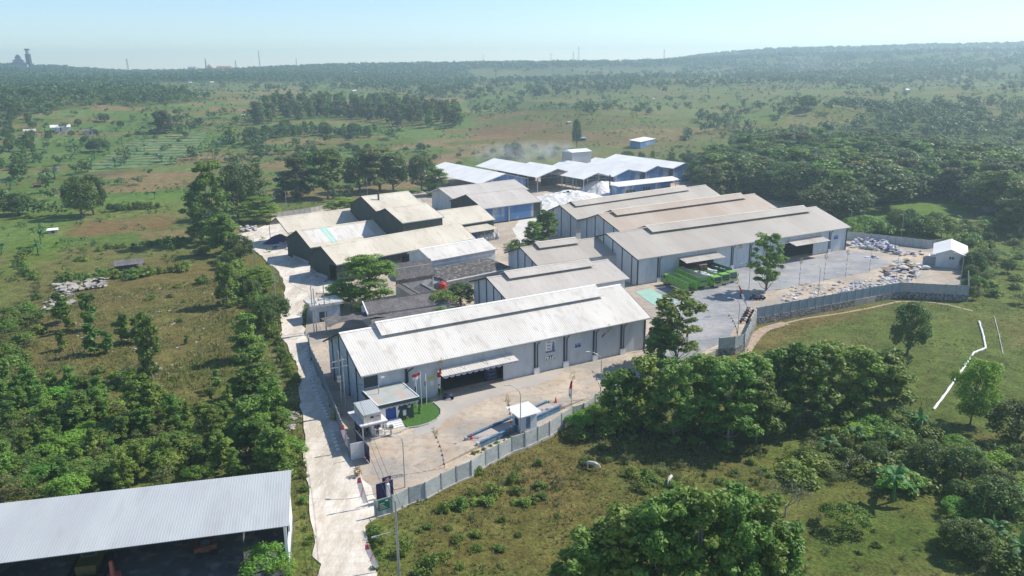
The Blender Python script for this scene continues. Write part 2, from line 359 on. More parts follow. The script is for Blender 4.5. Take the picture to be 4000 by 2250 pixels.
DEN = [([(0,205),(300,205),(440,235),(620,262),(400,272),(250,262),(0,300)], 1.0), ([(640,262),(1160,262),(1160,335),(640,325)], .0), ([(1770,505),(1790,440),(1900,395),(2200,395),(2576,470),(2576,620),(2440,510),(2290,495),(2130,560)], 0.0),
 ([(1850,330),(1960,300),(2150,275),(2330,270),(2576,290),(2576,470),(2300,410),(1900,395),(1800,440),(1770,470),(1780,400)], 1.0), ([(1370,205),(1500,200),(1510,215),(1380,222)], 1.), ([(1470,215),(1600,210),(1610,228),(1480,232)], 1.), ([(1170,245),(1480,262),(1500,285),(1180,275)], .75), ([(1180,280),(1560,290),(1560,375),(1200,365)], .12), ([(1480,260),(2150,250),(2200,300),(1900,340),(1500,290)], .10), ([(640,210),(1200,205),(1170,245),(1000,240),(640,262)], .22), ([(440,262),(640,240),(640,420),(0,480),(0,310),(250,275)], .07), ([(1640,300),(1840,300),(1830,380),(1640,370)], .35), ([(1180,175),(2576,160),(2576,300),(2150,250),(1640,245),(1180,240)], .2), ([(2050,200),(2576,180),(2576,290),(2330,270),(2080,272)], .24), ([(1850,150),(2576,120),(2576,185),(1850,200)], .8)]
def density(x, y, z):
    sx, sy = toscreen(x, y, z); sx = sx/1.5528; sy = sy/1.5528; d = np.where(sy < 208, .95, .1)
    for poly, v in DEN: m = inpoly(sx, sy, poly); d = np.where(m, v, d)
    return d, (sx > -120) & (sx < 2700)
def build_ground():
    # a half-ring sheet from under the camera to beyond the horizon, finest where the place is
    rr = np.concatenate([np.linspace(2, 50, 10), np.geomspace(52, 3640, 760)]); aa = np.radians(np.linspace(-72, 72, 720))
    Rg, Ag = np.meshgrid(rr, aa, indexing='ij'); x = (Rg*np.sin(Ag)).ravel(); y = (Rg*np.cos(Ag)).ravel()
    z = T(x, y); V = np.stack([x, y, z], 1); nr, na = Rg.shape
    i = (np.arange(nr-1)[:, None]*na+np.arange(na-1)[None]).ravel()
    F = np.stack([i, i+na, i+na+1, i+1], 1)
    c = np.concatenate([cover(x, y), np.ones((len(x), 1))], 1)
    m = bpy.data.materials.new('ground_cover'); m.use_nodes = True; t = m.node_tree; N = t.nodes; L_ = t.links.new; b = N['Principled BSDF']
    b.inputs['Roughness'].default_value = .95; b.inputs['Specular IOR Level'].default_value = .1
    at = N.new('ShaderNodeAttribute'); at.attribute_name = 'cover'; tc = N.new('ShaderNodeTexCoord')
    def noi(s, lo, hi, a, b_):
        n = N.new('ShaderNodeTexNoise'); n.inputs['Scale'].default_value = s; n.inputs['Detail'].default_value = 6; n.inputs['Roughness'].default_value = .65
        L_(tc.outputs['Object'], n.inputs['Vector']); r = N.new('ShaderNodeMapRange'); r.inputs[1].default_value = lo; r.inputs[2].default_value = hi; r.inputs[3].default_value = a; r.inputs[4].default_value = b_
        L_(n.outputs[0], r.inputs[0]); return n.outputs[0], r.outputs[0]
    h1, f1 = noi(2.2, .35, .68, .62, 1.35); h2, f2 = noi(.35, .38, .62, .8, 1.2)
    mu = N.new('ShaderNodeMath'); mu.operation = 'MULTIPLY'; L_(f1, mu.inputs[0]); L_(f2, mu.inputs[1])
    hs = N.new('ShaderNodeHueSaturation'); L_(at.outputs['Color'], hs.inputs['Color']); L_(mu.outputs[0], hs.inputs['Value'])
    h3, f3 = noi(.9, .45, .6, .485, .515); L_(f3, hs.inputs['Hue']); L_(hs.outputs[0], b.inputs['Base Color'])
    bp = N.new('ShaderNodeBump'); bp.inputs['Strength'].default_value = .9; bp.inputs['Distance'].default_value = .35; L_(h1, bp.inputs['Height']); L_(bp.outputs[0], b.inputs['Normal'])
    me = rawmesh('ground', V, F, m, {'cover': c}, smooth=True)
    o = bpy.data.objects.new('ground', me); C.objects.link(o); tag(o, kind='structure')
build_ground()
def slab(name, poly, z0, z1, m, kind='structure', rag=0.0, step=2.0):
    if rag:
        q = []
        for i in range(len(poly)):
            a = np.array(poly[i]); b = np.array(poly[(i+1) % len(poly)]); n = max(1, int(np.linalg.norm(b-a)/step))
            for k in range(n):
                p = a+(b-a)*k/n; q.append(tuple(p+RS.uniform(-rag, rag, 2)))
        poly = q
    o = MB().prism(poly, z0, z1).build(name, m); tag(o, kind=kind); return o
def surf(name, a, b_, c, d, s, k, st):
    # worn ground: broad patches, dusty mid patches, dark or pale flecks and faint wheel-track streaks
    m = bpy.data.materials.new(name); m.use_nodes = True; N = m.node_tree.nodes; L_ = m.node_tree.links.new; b = N['Principled BSDF']; b.inputs['Roughness'].default_value = .95; b.inputs['Specular IOR Level'].default_value = .15
    tc = N.new('ShaderNodeTexCoord'); mp = N.new('ShaderNodeMapping'); mp.inputs['Scale'].default_value = st; L_(tc.outputs['Object'], mp.inputs[0])
    def nn(sc_, lo, hi, src=mp, rot=None, scl=None, det=8):
        n = N.new('ShaderNodeTexNoise'); n.inputs['Scale'].default_value = sc_; n.inputs['Detail'].default_value = det; n.inputs['Roughness'].default_value = .62
        if scl:
            q = N.new('ShaderNodeMapping'); q.inputs['Rotation'].default_value = (0, 0, rot); q.inputs['Scale'].default_value = scl; L_(tc.outputs['Object'], q.inputs[0]); L_(q.outputs[0], n.inputs['Vector'])
        else: L_(src.outputs[0], n.inputs['Vector'])
        r = N.new('ShaderNodeMapRange'); r.inputs[1].default_value = lo; r.inputs[2].default_value = hi; L_(n.outputs[0], r.inputs[0]); return r.outputs[0], n.outputs[0]
    def mx(x, y, f, amt=1):
        q = N.new('ShaderNodeMix'); q.data_type = 'RGBA'
        for i, v in ((6, x), (7, y)):
            if hasattr(v, 'links'): L_(v, q.inputs[i])
            else: q.inputs[i].default_value = (*v, 1)
        mm = N.new('ShaderNodeMath'); mm.operation = 'MULTIPLY'; mm.inputs[1].default_value = amt; L_(f, mm.inputs[0]); L_(mm.outputs[0], q.inputs[0]); return q.outputs[2]
    col = mx(a, b_, nn(s, .42, .60)[0]); col = mx(col, c, nn(s*2.6, .5, .68)[0], .8); col = mx(col, d, nn(s*11, .50, .70)[0], .6)
    col = mx(col, b_, nn(.5, .52, .66, None, .95, (.25, 2.2, 1))[0], .55*k); f, h = nn(5, .3, .7, det=4); col = mx(col, d, f, .30)
    L_(col, b.inputs['Base Color']); bp = N.new('ShaderNodeBump'); bp.inputs['Strength'].default_value = .5*k; bp.inputs['Distance'].default_value = .12; L_(nn(1.6, 0, 1)[1], bp.inputs['Height']); L_(bp.outputs[0], b.inputs['Normal']); return m
def P0(*pts): return [tuple(gp(*p, 0)) for p in pts]
M['yard'] = surf('yard_surface', (.60,.50,.38), (.37,.33,.285), (.47,.335,.22), (.20,.175,.155), .085, 1.0, (1,1,1))
M['road'] = surf('road_limestone', (.70,.645,.56), (.45,.385,.30), (.40,.30,.21), (.78,.74,.68), .22, 1.0, (1,.28,1))
M['pad'] = surf('concrete_pad', (.39,.385,.39), (.26,.265,.275), (.48,.43,.36), (.17,.17,.175), .09, 1.0, (1,1,1))
FENCE = [(1467,2019),(1535,1999),(1600,1966),(1663,1946),(1725,1911),(1784,1882),(1842,1858),(1897,1817),(1949,1791),(2000,1763),(2052,1745),(2101,1722),(2147,1700),(2193,1668),(2238,1640),(2281,1627),(2324,1598),(2361,1572),(2427,1540)]
WR1 = [(2954,1242),(3400,1159),(3516,1139)]; WR2 = [(3516,1139),(3780,1153)]; WR3 = [(3780,1153),(3778,1060),(3766,940)]; WB = [(3700,962),(3633,971),(3431,948),(3307,935)]
WMID = [(2808,1363),(2869,1357),(2908,1345),(2954,1242)]
yardpoly = P0((1365,1795),(1310,1629),(1264,1504),(1217,1403),(1190,1326),(1206,1147),(1250,1086),(1136,990),(1050,930),(1060,850),(1213,828),(1420,790),(1700,735),(1640,690),(1740,625),(2420,596),(2780,680),(2865,770),(3100,790),(3240,860),*WB[::-1],(3766,940),(3780,1153),(3516,1139),(2954,1242),(2908,1345),(2808,1363),(2600,1450),*FENCE[::-1])
yard = slab('yard', yardpoly, -3.0, 0.0, M['yard'])
slab('concrete_pad', P0((2560,1125),(2640,1085),(2900,1045),(3060,1030),(3310,975),(3420,1000),(3490,1030),(3390,1060),(3100,1120),(2960,1150),(2900,1230),(2840,1330),(2700,1400),(2560,1420),(2620,1270),(2560,1180)), .004, .016, M['pad'], rag=.15)
slab('asphalt_patch', P0((1640,1600),(1720,1555),(1980,1490),(2200,1440),(2160,1480),(1960,1540),(1800,1600),(1700,1680),(1620,1700)), .004, .014, mat('apron', (.37,.35,.33), (.47,.42,.36), .15, rough=.9), rag=.4)
rl = [(1250,2260),(1217,2076),(1202,1921),(1186,1727),(1180,1629),(1165,1440),(1128,1357),(1100,1318),(1092,1252),(1104,1182),(1116,1120),(1093,1066),(1020,1000),(950,950),(905,920)]
rrt = [(960,908),(1040,880),(1110,870),(1130,930),(1180,1015),(1260,1070),(1330,1110),(1340,1160),(1240,1150),(1180,1200),(1184,1271),(1206,1340),(1226,1420),(1270,1520),(1310,1629),(1368,1790),(1400,1850),(1480,1960),(1460,2020),(1425,2057),(1437,2115),(1466,2260)]
road = slab('road', P0(*(rl+rrt)), -1.2, .022, M['road'], rag=.38)
near = P0((1250,2240),(1466,2240)); slab('road_near', [near[0], near[1], (near[1][0]+1.5, 40), (near[0][0]+1.5, 40)], -1.2, .012, M['road'], rag=.2)
# dirt track under the far boundary wall and footpath
tk = [hit(*p) for p in ((2887,1410),(2906,1385),(2925,1350),(2960,1305),(2990,1284),(3070,1262),(3140,1245),(3280,1225),(3400,1203),(3510,1178),(3600,1176),(3700,1190),(3800,1215))]
mb = MB(); wd = 1.1
for i in range(len(tk)-1):
    a, b = tk[i], tk[i+1]; d = (b-a)[:2]; d /= np.linalg.norm(d); nn = np.array([-d[1], d[0]])*(wd if i < 5 else .35)
    mb.face([(a[0]-nn[0], a[1]-nn[1], a[2]+.03), (b[0]-nn[0], b[1]-nn[1], b[2]+.03), (b[0]+nn[0], b[1]+nn[1], b[2]+.03), (a[0]+nn[0], a[1]+nn[1], a[2]+.03)])
tag(mb.build('dirt_path', mat('path_soil', (.42,.33,.25), (.3,.22,.16), .8, rough=.95)), kind='structure')
# ---------------------------------------------------------------- buildings
class Frame:
    """local frame: x along azimuth az, y to its left (away from the camera for the warehouses)"""
    def __init__(s, A, az):
        s.A = np.array(A, float); s.az = R(az); s.e = np.array([math.sin(s.az), math.cos(s.az)]); s.n = np.array([-math.cos(s.az), math.sin(s.az)])
        s.rz = math.pi/2-s.az
    def loc(s, px, py, z=0): p = gp(px, py, z)-s.A; return float(p@s.e), float(p@s.n)
    def onwall(s, px, py, y):           # photo point on the vertical plane local y -> (x, z)
        r = ray(px, py); t = (s.A@s.n+y)/(r[:2]@s.n); p = r[:2]*t-s.A; return float(p@s.e), float(CH+r[2]*t)
    def onside(s, px, py, x):           # photo point on the vertical plane local x -> (y, z)
        r = ray(px, py); t = (s.A@s.e+x)/(r[:2]@s.e); p = r[:2]*t-s.A; return float(p@s.n), float(CH+r[2]*t)
    def w(s, x, y, z=0): p = s.A+s.e*x+s.n*y; return (float(p[0]), float(p[1]), z)
def solve(NL, NR, RLp, ze, az=None):
    A = gp(*NL, ze); B = gp(*NR, ze); d = B-A
    a = math.degrees(math.atan2(d[0], d[1])) if az is None else az
    fr = Frame(A, a); r = ray(*RLp); wv, t = np.linalg.solve(np.array([fr.n, -r[:2]]).T, -A)
    return fr, float(d@fr.e), float(wv), float(CH+t*r[2])
def corr(mb, x0, x1, y0, z0, y1, z1, period=.76, amp=.022, th=.06):
    """corrugated sheet from the eave line (y0,z0) up to (y1,z1)"""
    d = math.hypot(y1-y0, z1-z0); ny, nz_ = -(z1-z0)/d, (y1-y0)/d
    if nz_ < 0: ny, nz_ = -ny, -nz_
    n = max(2, int(round((x1-x0)/period))); st = (x1-x0)/n; prof = []
    for k in range(n):
        x = x0+k*st; prof += [(x, 0), (x+st*.62, 0), (x+st*.72, amp), (x+st*.9, amp)]
    prof.append((x1, 0)); i = len(mb.v); m = len(prof)
    for yy, zz in ((y0, z0), (y1, z1)):
        mb.v += [(x, yy+ny*a, zz+nz_*a) for x, a in prof]
    mb.f += [(i+k, i+k+1, i+m+k+1, i+m+k) for k in range(m-1)]
    mb.ext([(x0, y0-ny*th*.1, z0-nz_*.012), (x1, y0, z0-nz_*.012), (x1, y1, z1-nz_*.012), (x0, y1, z1-nz_*.012)], (-ny*th, 0, 0) if False else (0, -ny*th, -nz_*th))
def wallplane(mb, x0, x1, y, th, z0, z1, opens=()):
    """wall along x with openings [(xa, xb, za, zb)]"""
    xs = x0
    for xa, xb, za, zb in sorted(opens):
        if xa > xs: mb.box(xs, xa, y, y+th, z0, z1)
        if zb < z1: mb.box(xa, xb, y, y+th, zb, z1)
        if za > z0: mb.box(xa, xb, y, y+th, z0, za)
        xs = xb
    if xs < x1: mb.box(xs, x1, y, y+th, z0, z1)
def gablewall(mb, x, th, y0, y1, ze, ym, zr, z0=0, opens=()):
    """gable wall across y at local x; openings (ya, yb, zb) from the ground"""
    top = lambda y: ze+(zr-ze)*(y-y0)/(ym-y0) if y <= ym else zr+(ze-zr)*(y-ym)/(y1-ym)
    cuts = sorted(set([y0, ym, y1]+[o[0] for o in opens]+[o[1] for o in opens]))
    for a, b in zip(cuts, cuts[1:]):
        zb = z0
        for o in opens:
            if a >= o[0]-1e-6 and b <= o[1]+1e-6: zb = o[2]
        mb.ext([(x, a, zb), (x, b, zb), (x, b, top(b)), (x, a, top(a))], (th, 0, 0))
def warehouse(name, label, NL, NR, RLp, ze, az=None, roof='roof_mid', wall='wall', oh=.9, og=.7, x0=0., L=None, w=None, far=None, monitor=None, opens=(), lopens=(), pil=(), lpil=(), canopies=(), doors=(), base=None, zbase=0., walls=True, period=.42, near=True, floor=False, wf=None, cat='warehouse'):
    fr, L_, w_, zr = solve(NL, NR, RLp, ze, az); L = L or L_; w = w or w_; f = far or w
    t = empty(name, (fr.A[0], fr.A[1], 0), fr.rz, label, cat)
    rf = MB(); corr(rf, x0, L, 0, ze, w, zr, period); corr(rf, x0, L, w+f, zr-(zr-ze)*f/w, w, zr, period)
    ro = rf.build('roof', M[roof], t)
    rd = MB(); s = (zr-ze)/w
    rd.face([(x0-.05, w-.35, zr-.35*s+.075), (L+.05, w-.35, zr-.35*s+.075), (L+.05, w, zr+.11), (x0-.05, w, zr+.11)]); rd.face([(x0-.05, w, zr+.11), (L+.05, w, zr+.11), (L+.05, w+.35, zr-.35*s+.075), (x0-.05, w+.35, zr-.35*s+.075)])
    rd.build('ridge_cap', M['white'] if roof in ('roof_white',) else M[roof], ro)
    for xx in (x0-.06, L):
        MB().ext([(xx, -.02, ze-.28), (xx, w, zr-.28), (xx, w+f, zr-s*f-.28), (xx, w+f, zr-s*f+.03), (xx, w, zr+.03), (xx, -.02, ze+.03)], (.06, 0, 0)).build('barge_board', M['dark'] if wall in ('wall', 'wall_green') else M['white'], t)
    gu = MB().box(x0, L, -.16, -.02, ze-.2, ze-.03); gu.build('gutter', M['steel'], t)
    xa, xb, ya, yb = x0+og, L-og, oh, w+f-oh; zw = ze+oh*s-.08
    if walls:
        wb = MB()
        if near: wallplane(wb, xa, xb, ya, .18, zbase, zw, opens)
        zfar = zr-s*(f-oh)-.08
        wallplane(wb, xa, xb, yb-.18, .18, zbase, zfar)
        gablewall(wb, xa+.002, .18, ya+.19, yb-.19, zw+.19*s, w, zr-.08, zbase, lopens); gablewall(wb, xb-.182, .18, ya+.19, yb-.19, zw+.19*s, w, zr-.08, zbase)
        wb.build('wall', M[wall], t)
        for x in pil:
            MB().box(x-.14, x+.14, ya-.16, ya-.003, zbase, zw).build('pilaster', M['dark'], t)
            MB().tube([(x+.55, ya-.14, .1), (x+.55, ya-.14, ze-1.1), (x+1.1, ya-.5, ze-.25)], .09).build('downpipe', M['dark'], t)
            MB().box(x-.3, x+.8, ya-.42, ya-.165, -.02, 1.1).build('pipe_plinth', M['white'], t)
        for y in lpil:
            zt = (ze+s*y) if y < w else zr-s*(y-w)
            MB().box(xa-.12, xa-.001, y-.13, y+.13, zbase, zt-.3).build('gable_post', M['dark'], t)
    if monitor:
        m0, m1, mw, mh = monitor; mo = MB(); corr(mo, m0, m1, w-mw, zr-mw*s+mh, w, zr+mh+.15, period); corr(mo, m0, m1, w+mw, zr-mw*s+mh, w, zr+mh+.15, period)
        v = mo.build('ridge_vent', M[roof], t)
        r2 = MB(); r2.face([(m0, w-.3, zr+mh+.155-.3*s+.05), (m1, w-.3, zr+mh+.155-.3*s+.05), (m1, w, zr+mh+.25), (m0, w, zr+mh+.25)]); r2.build('vent_cap', M['white'] if roof == 'roof_white' else M['roof_old'], v)
    for (c0, c1, dep, z1, z0, cm) in canopies:
        ca = MB(); corr(ca, c0, c1, ya-dep, z0, ya-.01, z1, .5, .03, .05); cc = ca.build('canopy', M[cm], t)
        k = c0+.3
        while k < c1:
            MB().tube([(k, ya, z0-.9), (k, ya-dep+.4, z0-.06), (k, ya-.02, min(zw, z1+1.1))], .045, 4).build('canopy_bracket', M['steel'], cc); k += 4.2
    t['_'] = 0; del t['_']
    return t, fr, dict(L=L, w=w, zr=zr, ya=ya, yb=yb, xa=xa, xb=xb, zw=zw, s=s, f=f)
def signboard(t, fr, x0, x1, z0, z1, y, m, name, lines=(), tm=None, border=None):
    o = MB().box(x0, x1, y-.05, y, z0, z1).build(name, m, t)
    for (txt, cx, cz, h) in lines:
        wtext(txt, (cx, y-.056, cz), h, tm or M['white'], o)
    return o
def wtext(txt, loc, h, m, parent, rot=(math.pi/2, 0, 0), name='lettering', align='CENTER', sx=1.0, world=False):
    cu = bpy.data.curves.new('t', 'FONT'); cu.body = txt; cu.size = h*1.35; cu.align_x = align; cu.align_y = 'CENTER'; cu.extrude = .006
    to = bpy.data.objects.new('t', cu); C.objects.link(to); bpy.context.view_layer.update()
    me = bpy.data.meshes.new_from_object(to.evaluated_get(bpy.context.evaluated_depsgraph_get())); bpy.data.objects.remove(to)
    me.name = name; me.materials.clear(); me.materials.append(m)
    o = bpy.data.objects.new(name, me); C.objects.link(o); o.parent = parent; o.location = loc; o.rotation_euler = rot; o.scale = (sx, 1, 1); return o

# front warehouse M
NLm, NRm, RLm = (1409.5,1470.6), (2543,1240.5), (1324,1300.6)
frm, Lm, wm_, zm = solve(NLm, NRm, RLm, 6.4, None); YM = .9
md0 = frm.onwall(1712, 1551, YM)[0]; md1 = frm.onwall(1967, 1485, YM)[0]
pil = [frm.onwall(px, py, YM)[0] for px, py in ((1590,1580),(2090,1462),(2204,1442),(2318,1418),(2425,1396))]
pil = [p-.1 for p in pil]
tM, frM, gM = warehouse('warehouse', 'long white corrugated roof warehouse nearest the camera, open loading door beside the flagpoles', NLm, NRm, RLm, 6.4, roof='roof_white', monitor=(6.2, Lm-6, 3.0, .65),
    opens=[(md0, md1, 0, 4.0)], pil=pil[1:], lpil=(4.2, 8.2, 12.4, 16.2), canopies=[(md0-.3, md1+1.6, 2.6, 4.75, 4.25, 'roof_white')])
MB().box(pil[0], pil[0]+.3, .6, .89, 3.4, 6.2).build('pilaster', M['dark'], tM)
MB().tube([(pil[0]+.3, .55, 3.6), (pil[0]+.3, .55, 5.3), (pil[0]+1.2, .1, 6.1)], .13).build('downpipe', M['dark'], tM)
MB().box(gM['xb']-.15, gM['xb']+.05, .62, .898, 0, 6).build('corner_post', M['dark'], tM)
MB().box(gM['xa']+.0, gM['xa']+2.3, .8, .899, 4.0, 6.0).build('louvre', M['dark'], tM)
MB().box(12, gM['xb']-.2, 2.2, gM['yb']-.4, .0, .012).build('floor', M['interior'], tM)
bx = MB()
for k in range(3): bx.box(md1-2.4+k*.1, md1-.5, 2.2+k*.2, 3.6, .1+k*.62, .6+k*.62)
bg_ = bx.build('sack_pallet', M['bag_blue']); bg_.location = (frM.A[0], frM.A[1], 0); bg_.rotation_euler = (0, 0, frM.rz); tag(bg_, 'stack of blue and white sacks just inside the open loading door of the nearest warehouse', 'sack stack')
# posters and sign on the front wall
x0, z1 = frM.onwall(2131, 1326, YM); x1, z0 = frM.onwall(2168, 1372, YM); _, z1b = frM.onwall(2131, 1380, YM)
po = MB(); po.box(x0, x1, YM-.05, YM-.002, z1b, 5.6); po = po.build('safety_poster', M['white'], tM)
MB().box(x0, x1, YM-.056, YM-.051, z1b, z1b+.35).build('poster_band', M['beam'], po)
MB().ext([(x1-.75, YM-.06, z1b+.3), (x1-.08, YM-.06, z1b+.3), (x1-.14, YM-.06, z1b+1.5), (x1-.3, YM-.06, z1b+1.95), (x1-.5, YM-.06, z1b+1.95), (x1-.62, YM-.06, z1b+1.5)], (0, .003, 0)).build('poster_figure', M['beam'], po)
ln = MB()
for k in range(5): ln.box(x0+.3, x0+1.0, YM-.058, YM-.051, z1b+.72+k*.62, z1b+.82+k*.62); ln.box(x0+.38, x1-.8, YM-.058, YM-.051, z1b+.55+k*.62, z1b+.60+k*.62)
ln.build('poster_lines', M['dark'], po)
_, zt = frM.onwall(2131, 1390, YM); _, zb = frM.onwall(2131, 1407, YM)
p2 = MB().box(x0, x1, YM-.05, YM-.002, zb, zt).build('sign_chart', M['white'], tM); ln = MB()
for k in range(5): ln.lathe([(.0, 0), (.13, 0), (.13, .01)], 10)
ln = MB()
for cx, cz in ((.12,.25),(.38,.28),(.62,.3),(.88,.3),(.4,.62),(.62,.64)):
    X = x0+cx*(x1-x0); Z = zb+cz*(zt-zb); ln.ext([(X+.14*math.cos(a), YM-.057, Z+.14*math.sin(a)) for a in np.linspace(0, 2*math.pi, 9)[:-1]], (0, .005, 0)); ln.box(X-.14, X+.14, YM-.057, YM-.052, Z-.3, Z-.22)
ln.box(x0+.1, x1-.1, YM-.057, YM-.052, zt-.22, zt-.1); ln.build('sign_symbols', M['dark'], p2)
x0, z1 = frM.onwall(2246, 1346, YM); x1, z0 = frM.onwall(2268, 1351, YM)
signboard(tM, frM, x0, x1, z0-.15, z1+.1, YM-.002, M['blue'], 'warehouse_sign', [('GUDANG', (x0+x1)/2, (z0+z1)/2+.18, .32), ('A', (x0+x1)/2, (z0+z1)/2-.2, .3)])
x0, z1 = frM.onwall(1668, 1497, YM); MB().box(x0, x0+1.3, YM-.04, YM-.002, 3.0, 3.5).build('yellow_notice', mat('notice_yellow', (.55,.6,.15), rough=.7), tM); MB().box(x0+.5, x0+1.2, YM-.04, YM-.002, 2.0, 2.8).build('white_notice', M['white'], tM)
# scalloped bunting under edges
def bunting(parent, x0, x1, y, z, n, zz=None):
    b = MB(); st = (x1-x0)/n; s_ = MB()
    for k in range(n):
        cx = x0+(k+.5)*st; zc = z if zz is None else z+(zz-z)*(k+.5)/n; r = st*.48
        arc = [(cx+r*math.cos(a), y, zc+.75*r*math.sin(a)) for a in np.linspace(math.pi, 2*math.pi, 9)]; b.ext(arc, (0, .03, 0))
        i_ = [(cx+r*.72*math.cos(a), y-.012, zc-.002+.54*r*math.sin(a)) for a in np.linspace(math.pi, 2*math.pi, 9)]; o_ = [(cx+r*.5*math.cos(a), y-.012, zc-.002+.36*r*math.sin(a)) for a in np.linspace(math.pi, 2*math.pi, 9)]
        s_.ext(i_+o_[::-1], (0, .008, 0))
    s_.box(x0, x1, y-.012, y-.004, min(z, zz or z)-.05, z+.01)
    p = b.build('bunting', M['cloth'], parent); s_.build('bunting_stripe', M['bag_blue'], p)
bunting(tM, md0-.2, md1+1.5, YM-2.64, 4.2, 13)

# middle warehouses N, O
tN, frN, gN = warehouse('warehouse', 'second white roofed warehouse, directly behind the long front one', (1976,1168.6), (2504.7,1103.5), (1900.6,1084), 6.2, az=60.6, roof='roof_mid', monitor=(4.2, 26.5, 2.6, .65), lpil=(3, 6.5, 9.8, 13.4), pil=())
tO, frO, gO = warehouse('warehouse', 'smaller warehouse with short roof vent, between the second warehouse and the big tan one', (2099,1037.5), (2467.8,1014), (2031.8,966.5), 6.2, az=60.6, roof='roof_tan', monitor=(4.2, 16.5, 2.4, .65), lpil=(3.5, 7, 10.5), L=25)
# big tan warehouses
NLd, NRd, RLd = (2490,1014), (3326,887), (2368,913)
frd, Ld, _, _ = solve(NLd, NRd, RLd, 6.8)
dd = [frd.onwall(px, py, YM)[0] for px, py in ((2651,1056),(2786,1030),(3056,1012),(3174.7,992))]
pd = [frd.onwall(px, py, YM)[0] for px, py in ((2566.8,1101),(2854,1035.6),(2925,1025),(3233,989))]
tD, frD, gD = warehouse('warehouse', 'long tan roofed warehouse with two open doors, the green trucks parked in front', NLd, NRd, RLd, 6.8, roof='roof_tan', monitor=(12.5, Ld-5.5, 3.3, .7), opens=[(dd[0], dd[1], 0, 4.8), (dd[2], dd[3], 0, 4.6)], pil=pd, lpil=(3, 7, 11, 15, 19),
    canopies=[(dd[0]-.6, dd[1]+.8, 3.6, 5.5, 4.7, 'roof_mid'), (dd[2]+1, dd[3]+2.6, 3.6, 5.4, 4.6, 'roof_mid')])
MB().box(gD['xa']-.04, gD['xa']+.24, .66, .898, 0, 6.4).build('corner_post', M['dark'], tD); MB().box(gD['xb']-.2, gD['xb']+.05, .66, .898, 0, 6.4).build('corner_post', M['dark'], tD)
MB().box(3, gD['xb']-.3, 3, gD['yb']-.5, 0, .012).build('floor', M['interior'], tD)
x0, z1 = frD.onwall(3258, 924, YM); x1, z0 = frD.onwall(3270, 933, YM)
signboard(tD, frD, x0, x1+.2, z0, z1+.2, YM-.002, M['blue'], 'warehouse_sign', [('GUDANG', (x0+x1)/2+.1, (z0+z1)/2+.3, .28), ('C', (x0+x1)/2+.1, (z0+z1)/2-.12, .28)])
x0, z1 = frD.onwall(2881, 957, YM); x1, z0 = frD.onwall(2902, 977, YM)
pw = MB().box(x0, x1, YM-.05, YM-.002, z0-.1, 6.2).build('emblem_board', M['cream'], tD)
em = MB(); cx, cz = (x0+x1)/2, z0+1.7; a_ = np.linspace(0, 2*math.pi, 19)[:-1]
for k in range(18):
    a0, a1 = a_[k], a_[(k+1) % 18]; em.ext([(cx+.55*math.cos(a0), YM-.06, cz+.55*math.sin(a0)), (cx+.55*math.cos(a1), YM-.06, cz+.55*math.sin(a1)), (cx+.36*math.cos(a1), YM-.06, cz+.36*math.sin(a1)), (cx+.36*math.cos(a0), YM-.06, cz+.36*math.sin(a0))], (0, .005, 0))
em.box(cx-.14, cx+.14, YM-.06, YM-.055, cz-.14, cz+.14); em.box(x0+.15, x1-.15, YM-.06, YM-.055, z0+.72, z0+.84); em.build('emblem', M['dark'], pw)
tC, frC, gC = warehouse('warehouse', 'long reddish tan roofed warehouse between two other tan roofed ones', (2421,904), (3037,812), (2336,837), 6.8, roof='roof_tan2', monitor=(4.8, 61, 3.0, .7), lpil=(3.5, 8, 12, 16))
tB, frB, gB = warehouse('warehouse', 'rearmost of the three long tan roofed warehouses, beside the white powder heap', (2252,857), (2823,767.7), (2186,801.5), 6.8, roof='roof_tan', monitor=(4.6, 59, 2.6, .6), lpil=(3.5, 8, 12, 15))
# dark green old sheds on the left
tF, frF, gF = warehouse('shed_hall', 'dark green walled old shed nearest the left road, one open bay in its gable', (1313.7,1034.4), (1858,931), (1252,962), 5.0, roof='roof_old', wall='wall_green', oh=.5, og=.3, lopens=[(.8, 4.2, 4.4)], opens=[(20, 44, 0, 3.6)], period=.6, cat='shed')
MB().box(gF['xa']-.25, gF['xa'], 5.2, gF['yb'], 0, 1.1).build('plinth', M['concrete'], tF)
tG, frG, gG = warehouse('shed_hall', 'dark green walled shed with a pale roof and one mint green sheet', (1211.6,967.7), (1582,912.5), (1157,900), 5.2, az=51.4, roof='roof_old', wall='wall_green', oh=.5, og=.3, L=64, period=.6, cat='shed')
MB().box(gG['xa']-.25, gG['xa'], 2.2, gG['yb']-4, 0, 1.0).build('plinth', M['concrete'], tG)
mm = MB(); s_ = gG['s']; corr(mm, 6.8, 8.8, .8, 5.2+.8*s_+.05, gG['w']-.3, gG['zr']-.3*s_+.05, .6); mm.build('mint_roof_sheet', mat('mint', (.32,.55,.47), (.4,.6,.52), 1), tG)
mm = MB(); corr(mm, 1.8, 21, 1.2, 5.2+1.2*s_+.03, gG['w']-.9, gG['zr']-.9*s_+.03, 1.0); mm.build('pale_roof_sheet', M['roof_white'], tG)
tH, frH, gH = warehouse('open_shed', 'open sided shed with an old pale roof on slim posts, rearmost of the left group', (1124,909.4), (1470,861), (1077.6,850), 5.0, az=51.4, roof='roof_old', wall='wall_green', walls=False, L=52, period=.6, cat='shed')
for x in (.6, 9, 18, 27): 
    for y in (.6, gH['w']*2-.6): MB().tube([(x, y, 0), (x, y, 5.1)], .1).build('post', M['steel'], tH)
hw = MB(); wallplane(hw, 20, 51, gH['w']*2-.7, .15, 0, 4.8); gablewall(hw, 30, .15, .5, gH['w']*2-.7, 5.2, gH['w'], gH['zr']-.1); hw.build('wall', M['wall_green'], tH)
